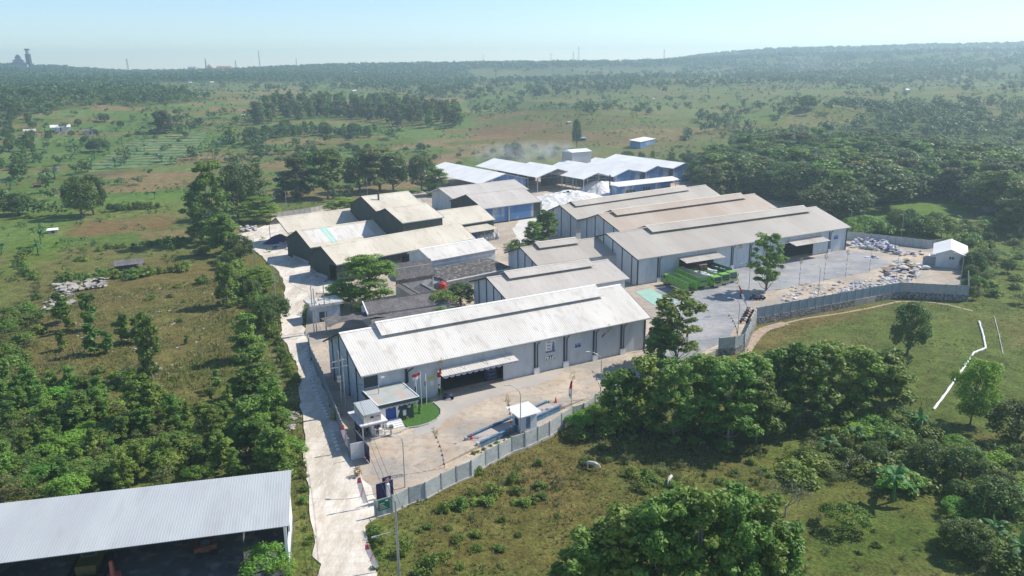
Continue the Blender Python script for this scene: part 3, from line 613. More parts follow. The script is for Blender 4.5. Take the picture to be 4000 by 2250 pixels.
tK, frK, gK = warehouse('tall_shed', 'tall dark green block rising above the old sheds, nearer of the two', (1570.7,871.4), (1739.5,849), (1504.7,814), 10.3, az=51.4, roof='roof_old', wall='wall_green', oh=.35, og=.35, period=.6, cat='shed')
tJ, frJ, gJ = warehouse('tall_shed', 'tall dark green block with a rusty chimney through its roof', (1467.8,824), (1637.8,796), (1410.7,767.7), 10.3, az=51.4, roof='roof_old', wall='wall_green', oh=.35, og=.35, period=.6, cat='shed')
cx, cy = frJ.loc(1480, 801, 10.9); MB().tube([(cx, cy, 10.4), (cx, cy, 14.9)], .3, 10).build('chimney', mat('rust_pipe', (.10,.05,.04), (.18,.09,.06), 3), tJ)
# blue shed pair beyond
tP, frP, gP = warehouse('shed_hall', 'mid sized shed with a dark green gable and blue front wall, beside the powder heap', (1889,816), (2116.5,786.4), (1819,760), 5.8, roof='roof_mid', wall='wall_green', oh=.5, og=.3, period=.6, cat='shed')
bw = MB(); wallplane(bw, .35, gP['L']-3.5, .44, .05, .6, 5.85); bw.build('blue_cladding', M['wall_blue'], tP)
for x in (.2, gP['L']*.42, gP['L']-.3): MB().box(x, x+.4, .1, .43, 0, 5.7).build('column', M['concrete'], tP)
tQ, frQ, gQ = warehouse('shed_hall', 'shed with pale roof and white gable end, behind the blue fronted shed', (1768.6,776.3), (2060,738), (1714.3,734.7), 5.8, az=52, roof='roof_mid', wall='wall_white', oh=.5, og=2.2, period=.6, cat='shed')
# lean-to between
def hipless(name, label, pts, mt, th=.08, cat='roof'):
    pass
def polyroof(t, pts, m, th=.1, name='roof'):
    """flat or single pitched roof given its corners in the thing's frame"""
    return MB().ext(pts, (0, 0, -th)).build(name, m, t)
fS = Frame(gp(1840.5, 909.4, 3.6), 51.4); tS = empty('lean_to', (*fS.A, 0), fS.rz, 'low lean-to with a yellowish roof over big grey sacks', 'shed')
ls = fS.loc(1951, 892, 3.6)[0]; ws = fS.loc(1805.5, 880.3, 4.4)[1]; mb = MB(); corr(mb, 0, ls, 0, 3.6, ws, 4.4, .6); mb.build('roof', M['roof_old'], tS)
for k in range(5): MB().tube([(.4+k*(ls-.8)/4, .5, 0), (.4+k*(ls-.8)/4, .5, 3.6)], .09).build('post', M['steel'], tS)
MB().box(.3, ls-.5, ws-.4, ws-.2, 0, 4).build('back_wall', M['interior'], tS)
MB().box(1.2, 2.8, .6, .7, .2, 3.2).build('blue_tarp', M['blue'], tS)
for k in range(5):
    b = MB().lathe([(0, 0), (.75, .1), (.85, .9), (.8, 1.7), (.3, 2.1), (0, 2.1)], 10).build('bulk_sack', M['bag'], smooth=True); p = fS.w(ls*.45+k*1.5, 1.4); b.location = p; tag(b, 'big grey bulk sack standing in the row under the lean-to roof', 'sack', 'bulk sacks under the lean-to')
# white building W and its mossy annex
tW, frW, gW = warehouse('white_building', 'white walled building with a bright roof beside the feathery green tree', (1687,1019), (1941,972.7), (1636.6,972.7), 5.6, roof='roof_white', wall='wall_white', oh=.3, og=.35, lopens=[(2.6, 5.6, 3.4)], period=.5, cat='building')
ca = MB(); yc = gW['w']*.6; ca.ext([(gW['xa']-2.3, yc-.6, 3.5), (gW['xa'], yc-1.2, 4.1), (gW['xa'], yc+3, 4.1), (gW['xa']-2.3, yc+2.6, 3.5)], (0, 0, .08)); ca.build('door_canopy', M['roof_mid'], tW)
MB().box(gW['xa']-1.9, gW['xa']-1.75, yc-.2, yc+2.6, 0, 3.4).build('timber_screen', M['concrete'], tW)
fA = Frame(gp(1749, 1099.6, 3.0), 51.4); tA = empty('annex', (*fA.A, 0), fA.rz, 'low annex with a blackened mossy roof in front of the white building', 'building')
la = fA.loc(1999.6, 1047, 3.0)[0]; wa = fA.loc(1700, 1047, 4.0)[1]; MB().ext([(-.4, 0, 3), (la, 0, 3), (la-.4, wa, 4.0), (-.2, wa, 4.0)], (0, 0, .12)).build('roof', M['roof_black'], tA)
MB().tube([(-.4, -.06, 3.05), (la, -.06, 3.05)], .14, 4).build('eave_trim', M['white'], tA)
wb = MB(); wallplane(wb, .1, la-.3, .35, .18, 0, 2.98); wb.box(.1, .28, .54, wa-.1, 0, 2.98); wb.build('wall', M['concrete'], tA)
MB().ext([(-2.4, wa*.25, 2.2), (.05, wa*.2, 2.9), (.05, wa*.75, 2.9), (-2.4, wa*.7, 2.2)], (0, 0, .06)).build('side_canopy', M['steel'], tA)

# far bright-roofed works: ridges run towards the camera, gables facing it
def gable_front(name, label, RF, RB, zr, half, ze, halfL=None, wall='wall_blue', opened=False, oh=.4, side=1, length=None):
    a = gp(*RF, zr); az = 57.5; L = length or float(np.linalg.norm(gp(*RB, zr)-a)); e = np.array([math.sin(R(az)), math.cos(R(az))])
    fr = Frame(a, az); t = empty(name, (*a, 0), fr.rz, label, 'factory building'); hl = halfL or half
    # local x across, local y away from the camera
    def sl(x0, z0, x1, z1):
        mb = MB(); n = max(2, int(L/.7)); pr = []
        for k in range(n):
            y = k*L/n; st = L/n; pr += [(y, 0), (y+st*.6, 0), (y+st*.72, .04), (y+st*.9, .04)]
        pr.append((L, 0)); i = len(mb.v); m_ = len(pr)
        for xx, zz in ((x0, z0), (x1, z1)): mb.v += [(xx, y, zz+a_) for y, a_ in pr]
        mb.f += [(i+k, i+k+1, i+m_+k+1, i+m_+k) for k in range(m_-1)]
        mb.ext([(x0, 0, z0-.01), (x1, 0, z1-.01), (x1, L, z1-.01), (x0, L, z0-.01)], (0, 0, -.08)); return mb
    zl = zr-(zr-ze)*hl/half
    mb = sl(half, ze, 0, zr); m2 = sl(-hl, zl, 0, zr); i = len(mb.v); mb.v += m2.v; mb.f += [tuple(i+k for k in f) for f in m2.f]
    mb.build('roof', M['roof_blu'], t)
    if not opened:
        wb = MB(); wb.ext([(-hl+oh, .4, 0), (half-oh, .4, 0), (half-oh, .4, ze+oh*(zr-ze)/half-.1), (0, .4, zr-.12), (-hl+oh, .4, zl+oh*(zr-ze)/half-.1)], (0, .15, 0)); wb.box(half-oh-.15, half-oh, .56, L-.4, 0, ze); wb.build('wall', M[wall], t)
    else:
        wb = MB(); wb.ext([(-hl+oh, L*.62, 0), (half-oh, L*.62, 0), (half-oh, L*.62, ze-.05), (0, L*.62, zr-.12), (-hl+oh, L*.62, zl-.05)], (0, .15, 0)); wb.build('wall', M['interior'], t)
        for xx in (-hl+.5, half-.5):
            for yy in (.5, 8, 16): MB().box(xx-.16, xx+.16, yy, yy+.3, 0, (ze if xx > 0 else zl)-.05).build('column', M['concrete'], t)
        tr_ = MB()
        for yy in (.6, 8.1): tr_.tube([(-hl+.5, yy, zl-.5), (half-.5, yy, ze-.5)], .09, 4); tr_.tube([(-hl+.5, yy, zl-.2), (0, yy, zr-.3), (half-.5, yy, ze-.2)], .07, 4)
        for k in range(7):
            xx = -hl+1+k*(half+hl-2)/6; tr_.tube([(xx, .6, ze-.5), (xx, .6, zr-(zr-ze)*abs(xx)/half-.3)], .05, 4)
        tr_.build('roof_truss', M['steel'], t)
    MB().ext([(-hl, -.03, zl-.25), (0, -.03, zr-.25), (half, -.03, ze-.25), (half, -.03, ze+.05), (0, -.03, zr+.05), (-hl, -.03, zl+.05)], (0, .06, 0)).build('barge_board', M['steel'], t)
    return t, fr
gable_front('factory_hall', 'white roofed factory hall furthest left in the smoky works, blue walls', (1976,678.5), (1747,632), 8.8, 10.8, 6.0, halfL=13.0)
gable_front('factory_hall', 'open fronted white roofed hall on tall columns above the powder heap', (2178.6,659), (1931.7,617.5), 9.6, 11.2, 6.4, halfL=10.8, opened=True)
gable_front('factory_hall', 'narrow open hall under the metal tower, right of the open fronted hall', (2335.8,675.4), (2066,632.7), 8.8, 7.6, 6.6, halfL=7.6, opened=True, length=52)
gable_front('factory_hall', 'third from the right of the white roofed factory gables, blue stained gable', (2456,661.8), (2326,622), 8.6, 7.5, 6.3, halfL=8.5, length=48)
gable_front('factory_hall', 'second from the right of the white roofed factory gables, blue stained gable', (2568.7,648), (2326,614.4), 8.6, 7.8, 6.1, halfL=7.2)
gable_front('factory_hall', 'rightmost white roofed factory gable, largest and deep blue', (2677.4,636.5), (2399.8,602), 8.8, 9.6, 6.2, halfL=7.6)
fT = Frame(gp(2235, 642, 6.5), 57.5); tT = empty('metal_tower', (*fT.A, 0), fT.rz, 'square grey sheet metal tower standing on the factory roofs', 'tower')
lt = fT.loc(2291, 633, 6.5)[0]; wt = 8.5; MB().box(0, lt, 0, wt, 6.0, 12.2).build('body', M['steel'], tT)
MB().ext([(-.4, -.4, 12.25), (-.4, wt/2, 13.3), (-.4, wt+.4, 12.25)], (lt+.8, 0, 0)).build('roof', M['roof_blu'], tT)
fU = Frame(gp(2415, 729.7, 4.6), 57.5); tU = empty('front_annex', (*fU.A, 0), fU.rz, 'long low blue and white annex with windows, in front of the factory gables', 'building')
lu = fU.loc(2646, 699.8, 4.6)[0]; mb = MB(); corr(mb, 0, lu, 0, 4.6, 6.0, 5.6, .6); mb.build('roof', M['roof_blu'], tU)
wb = MB(); wallplane(wb, .3, lu-6, .5, .15, 0, 4.5, [(4.5, 10, .8, 2.6), (14, 18.2, 1.0, 3.2)]); wb.box(.3, .45, .66, 5.8, 0, 4.6); wb.box(lu-6.2, lu-6, .66, 5.8, 0, 4.6); wb.build('wall', M['wall_blue'], tU)
for xa_, xb_, za_, zb_ in ((4.5, 10, .8, 2.6), (14, 18.2, 1.0, 3.2)):
    wn = MB().box(xa_, xb_, .56, .6, za_, zb_).build('window', M['glass'], tU); mb = MB()
    for k in range(4): mb.box(xa_+(xb_-xa_)*k/3-.04, xa_+(xb_-xa_)*k/3+.04, .5, .555, za_, zb_)
    mb.build('mullion', M['steel'], wn)
for x in (lu-3, lu-.4): MB().tube([(x, .5, 0), (x, .5, 4.6)], .12).build('post', M['steel'], tU)
MB().tube([fU_ for fU_ in ((-1.2, 4, 3.5), (-1.2, 4, 9.2))], .28, 10).build('flue', M['black'], tU)
tV = empty('side_canopy', (*gp(2700, 690, 3.5), 0), fU.rz, 'small white flat canopy fixed right of the deep blue factory gable', 'canopy')
MB().ext([(-1, -1, 3.6), (8, -1, 3.6), (8, 5, 4.6), (-1, 5, 4.6)], (0, 0, .12)).build('roof', M['roof_blu'], tV)
for x, y in ((-.5, -.5), (7.4, -.5)): MB().tube([(x, y, 0), (x, y, 3.7)], .12).build('post', M['steel'], tV)
# powder heap
def heap(name, label, cat, poly_c, rx, ry, h, az, m, seed, n=64, rough=.5):
    rs = np.random.RandomState(seed); u = np.linspace(-1.15, 1.15, n); X, Y = np.meshgrid(u, u, indexing='ij')
    rr = np.sqrt(X**2+Y**2)+.12*np.sin(3*np.arctan2(Y, X)+seed); Z = h*np.clip(1-rr**1.6, -.08, 1)
    wx, wy = X*rx, Y*ry; Z = Z+rough*(fbm(wx+50+seed*9, wy+50, 3.0, seed)-.5)*np.clip(Z, 0, 1)+rough*.8*(fbm(wx, wy+20, 1.1, seed+3)-.5)*np.clip(Z, 0, 1)
    V = np.stack([wx.ravel(), wy.ravel(), Z.ravel()-.05], 1); i = (np.arange(n-1)[:, None]*n+np.arange(n-1)[None]).ravel(); F = np.stack([i, i+n, i+n+1, i+1], 1)
    me = rawmesh(name, V, F, m); o = bpy.data.objects.new(name, me); C.objects.link(o); o.location = (*poly_c, 0); o.rotation_euler = (0, 0, math.pi/2-R(az)); return tag(o, label, cat)
heap('powder_heap', 'large heap of white lime powder in front of the open fronted hall', 'heap', gp(2215, 790, 0), 23, 17, 4.2, 57, M['lime_pile'], 2, 130, 1.1)
heap('powder_heap', 'smaller white powder heap against the narrow open hall', 'heap', gp(2350, 752, 0), 12, 10, 5.0, 57, M['lime_pile'], 5, 80, 1.0)
slab('powder_ground', P0((2080,790),(2200,740),(2420,735),(2480,790),(2330,830),(2150,870),(2080,880),(2040,960),(2000,900)), .004, .02, mat('powder_ground', (.66,.62,.56), (.55,.52,.48), .2, rough=.95), rag=.5)
# ---------------------------------------------------------------- boundary walls
def wallrun(name, label, px_pts, h, hb, m_panel, step=2.4, depth=.5, posts=True, world=None, kindm='post', top=0., stone=None):
    P = [np.array(p) for p in (world or [gp(*p, 0) for p in px_pts])]; O = P[0]
    t = empty(name, (O[0], O[1], 0), 0, label, 'wall'); nb = 0
    sb = MB()
    for a, b in zip(P, P[1:]):
        L = np.linalg.norm(b-a); d = (b-a)/L; nn = np.array([-d[1], d[0]]); n = max(1, int(round(L/step)))
        for k in range(n):
            p = a+d*L*k/n-O; q = a+d*L*(k+1)/n-O; mb = MB(); rows = 5
            for r in range(rows):
                z0 = top+h*r/rows; z1 = top+h*(r+1)/rows-.02; o = nn*.03
                mb.ext([(*(p-o), z0), (*(q-o), z0), (*(q-o), z1), (*(p-o), z1)], (nn[0]*.06, nn[1]*.06, 0))
            pn = mb.build('panel', m_panel, t); nb += 1
            if posts:
                c = p; w_ = .1; mb = MB().prism([tuple(c-d*w_-nn*w_), tuple(c+d*w_-nn*w_), tuple(c+d*w_+nn*w_), tuple(c-d*w_+nn*w_)], -depth*.6, top+h+.08); mb.build('post', M['post'], t)
        p, q = a-O, b-O; o = nn*.16; sb.ext([(*(p-o), -depth), (*(q-o), -depth), (*(q-o), top-.001), (*(p-o), top-.001)], (nn[0]*.32, nn[1]*.32, 0))
    sb.build('footing' if stone is None else 'stone_base', stone or M['concrete'], t); return t
def stonemat():
    m = bpy.data.materials.new('rubble_stone'); m.use_nodes = True; N = m.node_tree.nodes; L_ = m.node_tree.links.new; b = N['Principled BSDF']; b.inputs['Roughness'].default_value = .9
    tc = N.new('ShaderNodeTexCoord'); v = N.new('ShaderNodeTexVoronoi'); v.inputs['Scale'].default_value = 3.2; L_(tc.outputs['Object'], v.inputs['Vector'])
    r = N.new('ShaderNodeValToRGB'); L_(v.outputs['Color'], r.inputs[0]); e_ = r.color_ramp.elements; e_[0].position = .2; e_[0].color = (.08,.075,.08,1); e_[1].position = .85; e_[1].color = (.36,.33,.31,1); L_(r.outputs[0], b.inputs['Base Color'])
    bp = N.new('ShaderNodeBump'); bp.inputs['Strength'].default_value = 1; bp.inputs['Distance'].default_value = .2; bp.invert = True; L_(v.outputs['Distance'], bp.inputs['Height']); L_(bp.outputs[0], b.inputs['Normal']); return m
M['stone'] = stonemat()
wf = wallrun('boundary_wall', 'pale precast panel wall along the front yard, green signboard at its road end', FENCE, 2.2, 0, M['panel'], depth=1.0)
wallrun('boundary_wall', 'short precast wall climbing beside the tree shaded yard corner', WMID, 2.2, 0, M['panel'], depth=2.2, stone=M['stone'])
wallrun('boundary_wall', 'blue grey panel wall on a rubble stone base above the right field', WR1, 2.3, 0, mat('precast_blue', (.26,.31,.36), (.21,.26,.31), .7, rough=.8), depth=2.6, stone=M['stone'])
wallrun('boundary_wall', 'short shaded panel wall on a stone base turning the far right corner', WR2, 2.3, 0, M['post'], depth=2.8, stone=M['stone'])
wallrun('boundary_wall', 'overgrown side wall right of the small white roofed house', WR3, 2.3, 0, M['post'], depth=2.4)
wallrun('boundary_wall', 'grey panel wall behind the rubbish bags, vines hanging over it', WB, 2.5, 0, M['panel'], depth=1.0)
wallrun('boundary_wall', 'long pale wall between the limestone road and the front warehouse gable', [(1365,1775),(1310,1629),(1264,1504),(1217,1403),(1203,1335)], 2.4, 0, M['post'], depth=.8)
wallrun('boundary_wall', 'low dark wall behind the open sided old shed', [(1060,852),(1213,830),(1300,812)], 1.8, 0, M['concrete'], depth=.5)
g0, g1 = gp(1372, 1798), gp(1425, 1786)
wallrun('gate_wall', 'short white wall end at the left side of the yard gate', None, 2.5, 0, M['white'], posts=False, world=[g0, g1], depth=.3)
# green signboard on the front wall
a, b = gp(1467, 2019), gp(1535, 1999); fG = Frame(a, math.degrees(math.atan2(*(b-a)))); tg = empty('signboard', (*a, 0), fG.rz, 'green signboard with white lettering and arrow, fixed on the road end of the wall', 'sign')
MB().box(.4, 1.8, -.2, -.14, .75, 2.1).build('board', M_g := mat('sign_green', (.01,.12,.07), (.015,.15,.09), 3, rough=.5), tg)
for k, (tx, s_) in enumerate((('PARKIR', .17), ('TAMU', .17), ('SUPPLIER', .15), ('KARYAWAN', .15))): wtext(tx, (.5, -.21, 1.62-k*.22), s_*.85, M['white'], tg, align='LEFT')
MB().ext([(1.25, -.22, 1.83), (1.5, -.22, 1.83), (1.5, -.22, 1.75), (1.68, -.22, 1.9), (1.5, -.22, 2.05), (1.5, -.22, 1.97), (1.25, -.22, 1.97)], (0, .01, 0)).build('arrow', M['white'], tg)
# navy folding gate, pillar and round sign
p = gp(1480, 1985); fN = Frame(gp(1473, 1968), 56); tgt = empty('yard_gate', (*fN.A, 0), fN.rz, 'folded navy steel gate leaf behind the front wall with a white gatepost', 'gate')
MB().box(0, 2.3, 0, .07, .15, 2.7).build('gate_leaf', M['navy'], tgt); MB().box(1.2, 2.4, .75, .82, .15, 2.8).build('gate_leaf', M['navy'], tgt)
fr_ = MB()
fr_.box(-.05, 2.35, -.06, -.01, 2.66, 2.73)
fr_.build('gate_frame', M['steel'], tgt); MB().box(1.2, 1.6, -.6, -.2, 0, 2.5).build('gatepost', M['white'], tgt)
rs_ = empty('round_sign', (*fN.w(1.4, -.4)[:2], 2.5), fN.rz, 'round faded pink traffic sign standing on top of the white gatepost', 'sign')
MB().tube([(0, 0, 0), (0, 0, .3)], .04).build('post', M['steel'], rs_); MB().tube([(0, -.03, .5), (0, .03, .5)], .3, 20).build('disc', mat('faded_pink', (.42,.25,.26), (.36,.2,.22), 3), rs_)
f2 = Frame(gp(1428, 1790), 152); t2 = empty('yard_gate', (*f2.A, 0), f2.rz, 'opened navy steel gate leaf beside the guard post', 'gate'); MB().box(-4.0, 1.8, 0, .07, .1, 2.6).build('gate_leaf', M['navy'], t2); MB().box(-4, 1.8, -.04, -.005, 2.55, 2.65).build('gate_rail', M['steel'], t2)

# ---------------------------------------------------------------- small buildings
ML = frM
tE = empty('office', (ML.A[0], ML.A[1], 0), ML.rz, 'flat roofed dark green and white office with a blue door, beside the flagpoles', 'building')
ox0, ox1, oy0, oy1 = .9, 6.3, -5.3, .65
ez = 3.75
wb = MB(); wallplane(wb, ox0, ox1, oy0, .18, 0, 3.2, [(1.75, 3.45, .75, 2.95)]); wb.box(ox0, ox0+.18, oy0+.181, oy1, 0, 3.2); wb.box(ox1-.18, ox1, oy0+.181, oy1, 0, 3.2); wb.build('wall', M['wall_dkgreen'], tE)
wp = MB(); yy = oy0-.012
wp.ext([(ox0, yy, 0), (1.75, yy, 0), (1.75, yy, 3.19), (ox0, yy, 3.19)], (0, .009, 0)); wp.ext([(1.75, yy, 2.95), (3.45, yy, 2.95), (4.15, yy, 3.19), (1.75, yy, 3.19)], (0, .009, 0))
wp.ext([(3.45, yy, .75), (3.65, yy, .75), (4.05, yy, 1.9), (3.7, yy, 1.95), (4.1, yy, 3.18), (3.45, yy, 2.95)], (0, .009, 0)); wp.build('white_facing', M['white'], tE)
MB().box(1.75, 3.45, oy0+.05, oy0+.1, .75, 2.95).build('door', M['blue'], tE)
rf = MB(); rf.box(ox0-.7, ox1+.7, oy0-.9, oy1, 3.2, 3.75); r_ = rf.build('roof', M['wall_dkgreen'], tE)
MB().box(ox0-.55, ox1+.55, oy0-.75, oy1-.05, 3.752, 3.76).build('roof_screed', mat('screed', (.42,.43,.40), (.36,.38,.36), .5, rough=.8, c3=(.50,.33,.23), s3=.35, f3=.9), r_)
pp = MB(); pp.box(ox0-.7, ox0-.56, oy0-.9, oy1, 3.751, 3.87); pp.box(ox1+.56, ox1+.7, oy0-.9, oy1, 3.751, 3.87); pp.box(ox0-.555, ox1+.555, oy0-.9, oy0-.78, 3.751, 3.82); pp.build('roof_kerb', M['white'], r_)
bunting(tE, ox0-.6, ox1+.6, oy0-.96, 3.25, 8)
st = MB()
for k in range(4): st.box(1.45, 3.9, oy0-.5-.38*(k+1)+.0, oy0-.01 if k == 0 else oy0-.5-.38*k, 0, .72-.18*k)
st.build('steps', M['white'], tE)
b = MB().box(4.5, 4.95, oy0-.28, oy0-.013, .95, 1.75).build('post_box', M['white'], tE); MB().box(4.45, 5.0, oy0-.3, oy0-.013, 1.751, 1.8).build('post_box_lid', M['white'], b)
nb = MB().box(5.35, 5.85, oy0-.04, oy0-.013, 1.95, 2.9).build('notice_board', M['cream'], tE); MB().box(5.42, 5.78, oy0-.045, oy0-.041, 2.3, 2.7).build('notice_text', M['dark'], nb); MB().box(4.5, 5.0, oy0-.03, oy0-.013, 2.25, 2.37).build('name_plate', M['navy'], tE)
# guard post
tg2 = empty('guard_post', (ML.A[0], ML.A[1], 0), ML.rz, 'small cream guard post with bunting under its canopy, left of the office steps', 'building')
MB().box(-3.2, .5, -8.9, -4.4, 0, .12).build('floor', M['concrete'], tg2)
cn = MB().box(-3.7, .45, -9.7, -3.9, 2.62, 2.82).build('canopy', mat('canopy_white', (.66,.64,.64), (.6,.58,.58), 1), tg2)
bxo = MB(); bxo.box(-3.0, -.35, -9.15, -5.0, 2.82, 4.1); bo = bxo.build('upper_box', M['cream'], tg2)
rb = MB(); corr(rb, -3.05, -.3, -9.2, 4.14, -4.95, 4.55, .3, .03, .04); rb.build('roof', M['roof_shed'], tg2)
MB().box(-2.0, -1.5, -9.2, -9.16, 3.45, 3.75).build('name_plate', M['navy'], bo)
nn_ = MB().box(-1.2, -.5, -9.2, -9.16, 3.1, 3.85).build('notice', mat('pale_notice', (.45,.44,.4)), bo); MB().box(-1.12, -.58, -9.215, -9.205, 3.6, 3.68).build('notice_text', M['dark'], nn_)
bunting(tg2, -3.6, .4, -9.76, 2.64, 8)
for x, y in ((-3.1, -8.7), (.25, -8.7), (.25, -5)): MB().box(x-.09, x+.09, y-.09, y+.09, .12, 2.62).build('column', M['white'], tg2)
wb = MB(); wallplane(wb, -1.6, .1, -8.1, .12, .12, 2.62, [(-1.15, -.15, 1.15, 2.3)]); wb.box(-1.6, -1.48, -7.97, -4.6, .12, 2.62); wb.box(-.02, .1, -7.97, -4.6, .12, 2.62); wb.build('booth_wall', M['white'], tg2)
MB().box(-3.1, -1.62, -5.2, -5.1, .12, 2.6).build('rear_screen', M['interior'], tg2); MB().box(-1.2, -.1, -8.5, -8.101, 1.0, 1.08).build('counter', M['white'], tg2)
# round concrete sign in front of the guard post
p = ML.w(1.0, -9.3); sg = empty('round_sign', (p[0], p[1], 0), ML.rz, 'grey round sign on a short painted concrete foot in front of the guard post', 'sign')
MB().lathe([(.45, 0), (.35, .15), (.16, .25), (.13, 1.0), (0, 1.0)], 12).build('foot', M['concrete'], sg); MB().tube([(0, -.04, 1.4), (0, .04, 1.4)], .42, 18).build('disc', M['steel'], sg); MB().box(-.3, .3, -.055, -.045, 1.32, 1.46).build('bar', M['dark'], sg)
# lawn, kerb
lw = [ML.w(x, y)[:2] for x, y in ((4.1,-8.0),(5.5,-8.3),(7.2,-8.2),(8.9,-7.5),(10.2,-6.2),(10.9,-4.6),(11.0,-3.2),(11.0,.7),(6.5,.7),(6.4,-5.25),(4.1,-5.35))]
tag(MB().prism(lw, .02, .14).build('lawn', mat('lawn_green', (.045,.12,.018), (.07,.165,.03), 3, rough=.95, bump=.6, bs=30)), kind='structure')
kb = MB(); kp = [ML.w(x, y, .1) for x, y in ((-3.2,-9.2),(.5,-9.05),(2.6,-8.9),(4.1,-8.25),(5.5,-8.55),(7.3,-8.45),(9.1,-7.7),(10.45,-6.3),(11.2,-4.65),(11.3,-3.2),(11.3,-1.5))]
kb.tube(kp, .16, 4); tag(kb.build('kerb', M['concrete']), kind='structure')
# weigh booth and weighbridge
A = gp(2034, 1691, 0); fB = Frame(A, 57); tb = empty('weigh_booth', (*A, 0), fB.rz, 'pale blue weighing booth with a white pitched roof beside the weighbridge', 'booth')
W_ = 3.2; wb = MB(); wallplane(wb, 0, 2.9, 0, .12, 0, 2.75, [(.95, 1.75, .25, 2.2)]); wb.box(0, .12, .121, 2.1, 0, .9); wb.box(0, .12, .121, .6, .9, 2.7); wb.box(0, .12, .6, 1.6, 2.0, 2.7); wb.box(0, .12, 1.6, 2.1, .9, 2.7); wb.box(2.78, 2.9, .121, 2.1, 0, 2.7); wb.box(0, 2.9, 2.101, 2.2, 0, 2.7)
wb.build('wall', mat('booth_blue', (.56,.64,.70), (.5,.58,.64), 1), tb); MB().box(.98, 1.72, .04, .08, .25, 2.18).build('door', M['beam'], tb); MB().box(.03, .09, .6, 1.6, .9, 2.0).build('window', M['glass'], tb)
rb = MB(); corr(rb, -.7, 3.4, -.7, 2.8, 3.0, 3.15, .28, .03, .05); rb.build('roof', M['roof_blu'], tb)
dA, dB, dC, dD = gp(1832, 1706, .6), gp(2135, 1571, .6), gp(2188, 1590, .6), gp(1878, 1733, .6)
az_ = math.degrees(math.atan2(*(dB-dA))); fW = Frame(dD, az_); Lw = float((dC-dD)@fW.e); Ww = float((dA-dD)@fW.n)
twb = empty('weighbridge', (*dD, 0), fW.rz, 'long weighbridge deck with blue steel side beams, running beside the front wall', 'weighbridge')
MB().box(0, Lw, .15, Ww-.15, .05, .5).build('deck', mat('deck', (.46,.39,.34), (.40,.36,.34), .4, rough=.9), twb)
for y in (0, Ww-.12):
    bb = MB().box(0, Lw, y, y+.12, .02, .85); bb.box(0, Lw, y-.12, y+.24, .851, .9); bb.box(0, Lw, y-.12, y+.24, 0, .02)
    o = bb.build('side_beam', M['beam'], twb)
for x, y in ((-.6, 0), (Lw+.2, 0), (-.6, Ww-.4), (Lw+.2, Ww-.4)): MB().box(x, x+.4, y, y+.4, 0, .85).build('end_block', M['concrete'], twb)
for k, (x0_, x1_, zA, zB) in enumerate(((-10, -.05, .02, .5), (Lw+.05, Lw+8, .5, .02))):
    mb = MB(); mb.ext([(x0_, 0, 0), (x1_, 0, 0), (x1_, 0, zB), (x0_, 0, zA)], (0, Ww, 0)); mb.build('ramp', M['yard'], twb)
# transformer house, brown roofed houses
fX = Frame(gp(1234, 1275, 0), 62)
fX = Frame(gp(1228, 1262, 0), 60); tX = empty('transformer_house', (*fX.A, 0), fX.rz, 'flat roofed pale blue transformer house behind the utility poles', 'building')
wX = 5.8; MB().box(0, wX, 0, 4.6, 0, 3.5).build('wall', mat('pale_blue_wall', (.42,.50,.58), (.36,.44,.52), .7, rough=.8, c3=(.25,.27,.28), s3=1.5, f3=.4, stretch=(1,1,.3)), tX)
MB().box(-.6, wX+.8, -.6, 5.2, 3.5, 4.0).build('roof', mat('screed_white', (.58,.57,.53), (.52,.5,.46), .5, rough=.9, c3=(.15,.15,.14), s3=.9, f3=.8), tX); MB().box(1.2, 2.8, -.04, -.003, 0, 2.2).build('door', M['dark'], tX)
def house(name, label, NL, NR, RLp, ze, az, L=None, w=None, far=None, roof='roof_grey', wall='wall_white', oh=.5):
    fr, L_, w_, zr = solve(NL, NR, RLp, ze, az); L = L or L_; f = far or w_; s = (zr-ze)/w_
    t = empty(name, (*fr.A, 0), fr.rz, label, 'house'); rb = MB(); rb.ext([(0, 0, ze), (L, 0, ze), (L, w_, zr), (0, w_, zr)], (0, 0, .09)); rb.ext([(0, w_, zr), (L, w_, zr), (L, w_+f, zr-s*f), (0, w_+f, zr-s*f)], (0, 0, .09)); ro = rb.build('roof', M[roof], t)
    MB().tube([(0, w_, zr+.1), (L, w_, zr+.1)], .13, 5).build('ridge_tile', M['roof_black'], ro)
    wb = MB(); wallplane(wb, oh, L-oh, oh, .15, 0, ze); wb.box(oh, L-oh, w_+f-oh-.15, w_+f-oh, 0, zr-s*(f-oh)-.1); gablewall(wb, oh*.6, .15, oh+.16, w_+f-oh-.16, ze+(oh+.16)*s-.05, w_, zr-.06); gablewall(wb, L-oh, .15, oh+.16, w_+f-oh-.16, ze+(oh+.16)*s-.05, w_, zr-.06); wb.build('wall', M[wall], t); return t, fr, L, w_, zr, s
k6 = lambda x, y: (1100+x/5.152, 1120+y/5.152); k4 = lambda x, y: (1500+x/5.152, 1080+y/5.152)
tH1, fH1, LH, wH, zH, sH = house('house', 'long low house with a dark brown sheet roof behind the front warehouse', k6(1750, 575), k4(880, 560), k6(1640, 315), 3.0, 63, L=19)
MB().ext([(0, -.3, 2.75), (17, -.3, 2.75), (17, -3.4, 1.9), (-.3, -3.4, 1.9)], (0, 0, .08)).build('lower_roof', M['roof_grey'], tH1)
MB().ext([(-.25, 0, 2.9), (-.25, wH, zH+.1), (-.25, wH, zH+.35), (-.25, 0, 3.3)], (.24, 0, 0)).build('gable_parapet', M['white'], tH1)
house('house', 'grey hipped looking house in the courtyard, beside the red water tank', k4(520, 285), k4(640, 400), k4(735, 160), 3.2, 150, L=10.5)
house('house', 'narrow grey roofed wing left of the courtyard house', k4(215, 185), k4(380, 320), k4(330, 150), 3.4, 150, L=10, far=1.2)
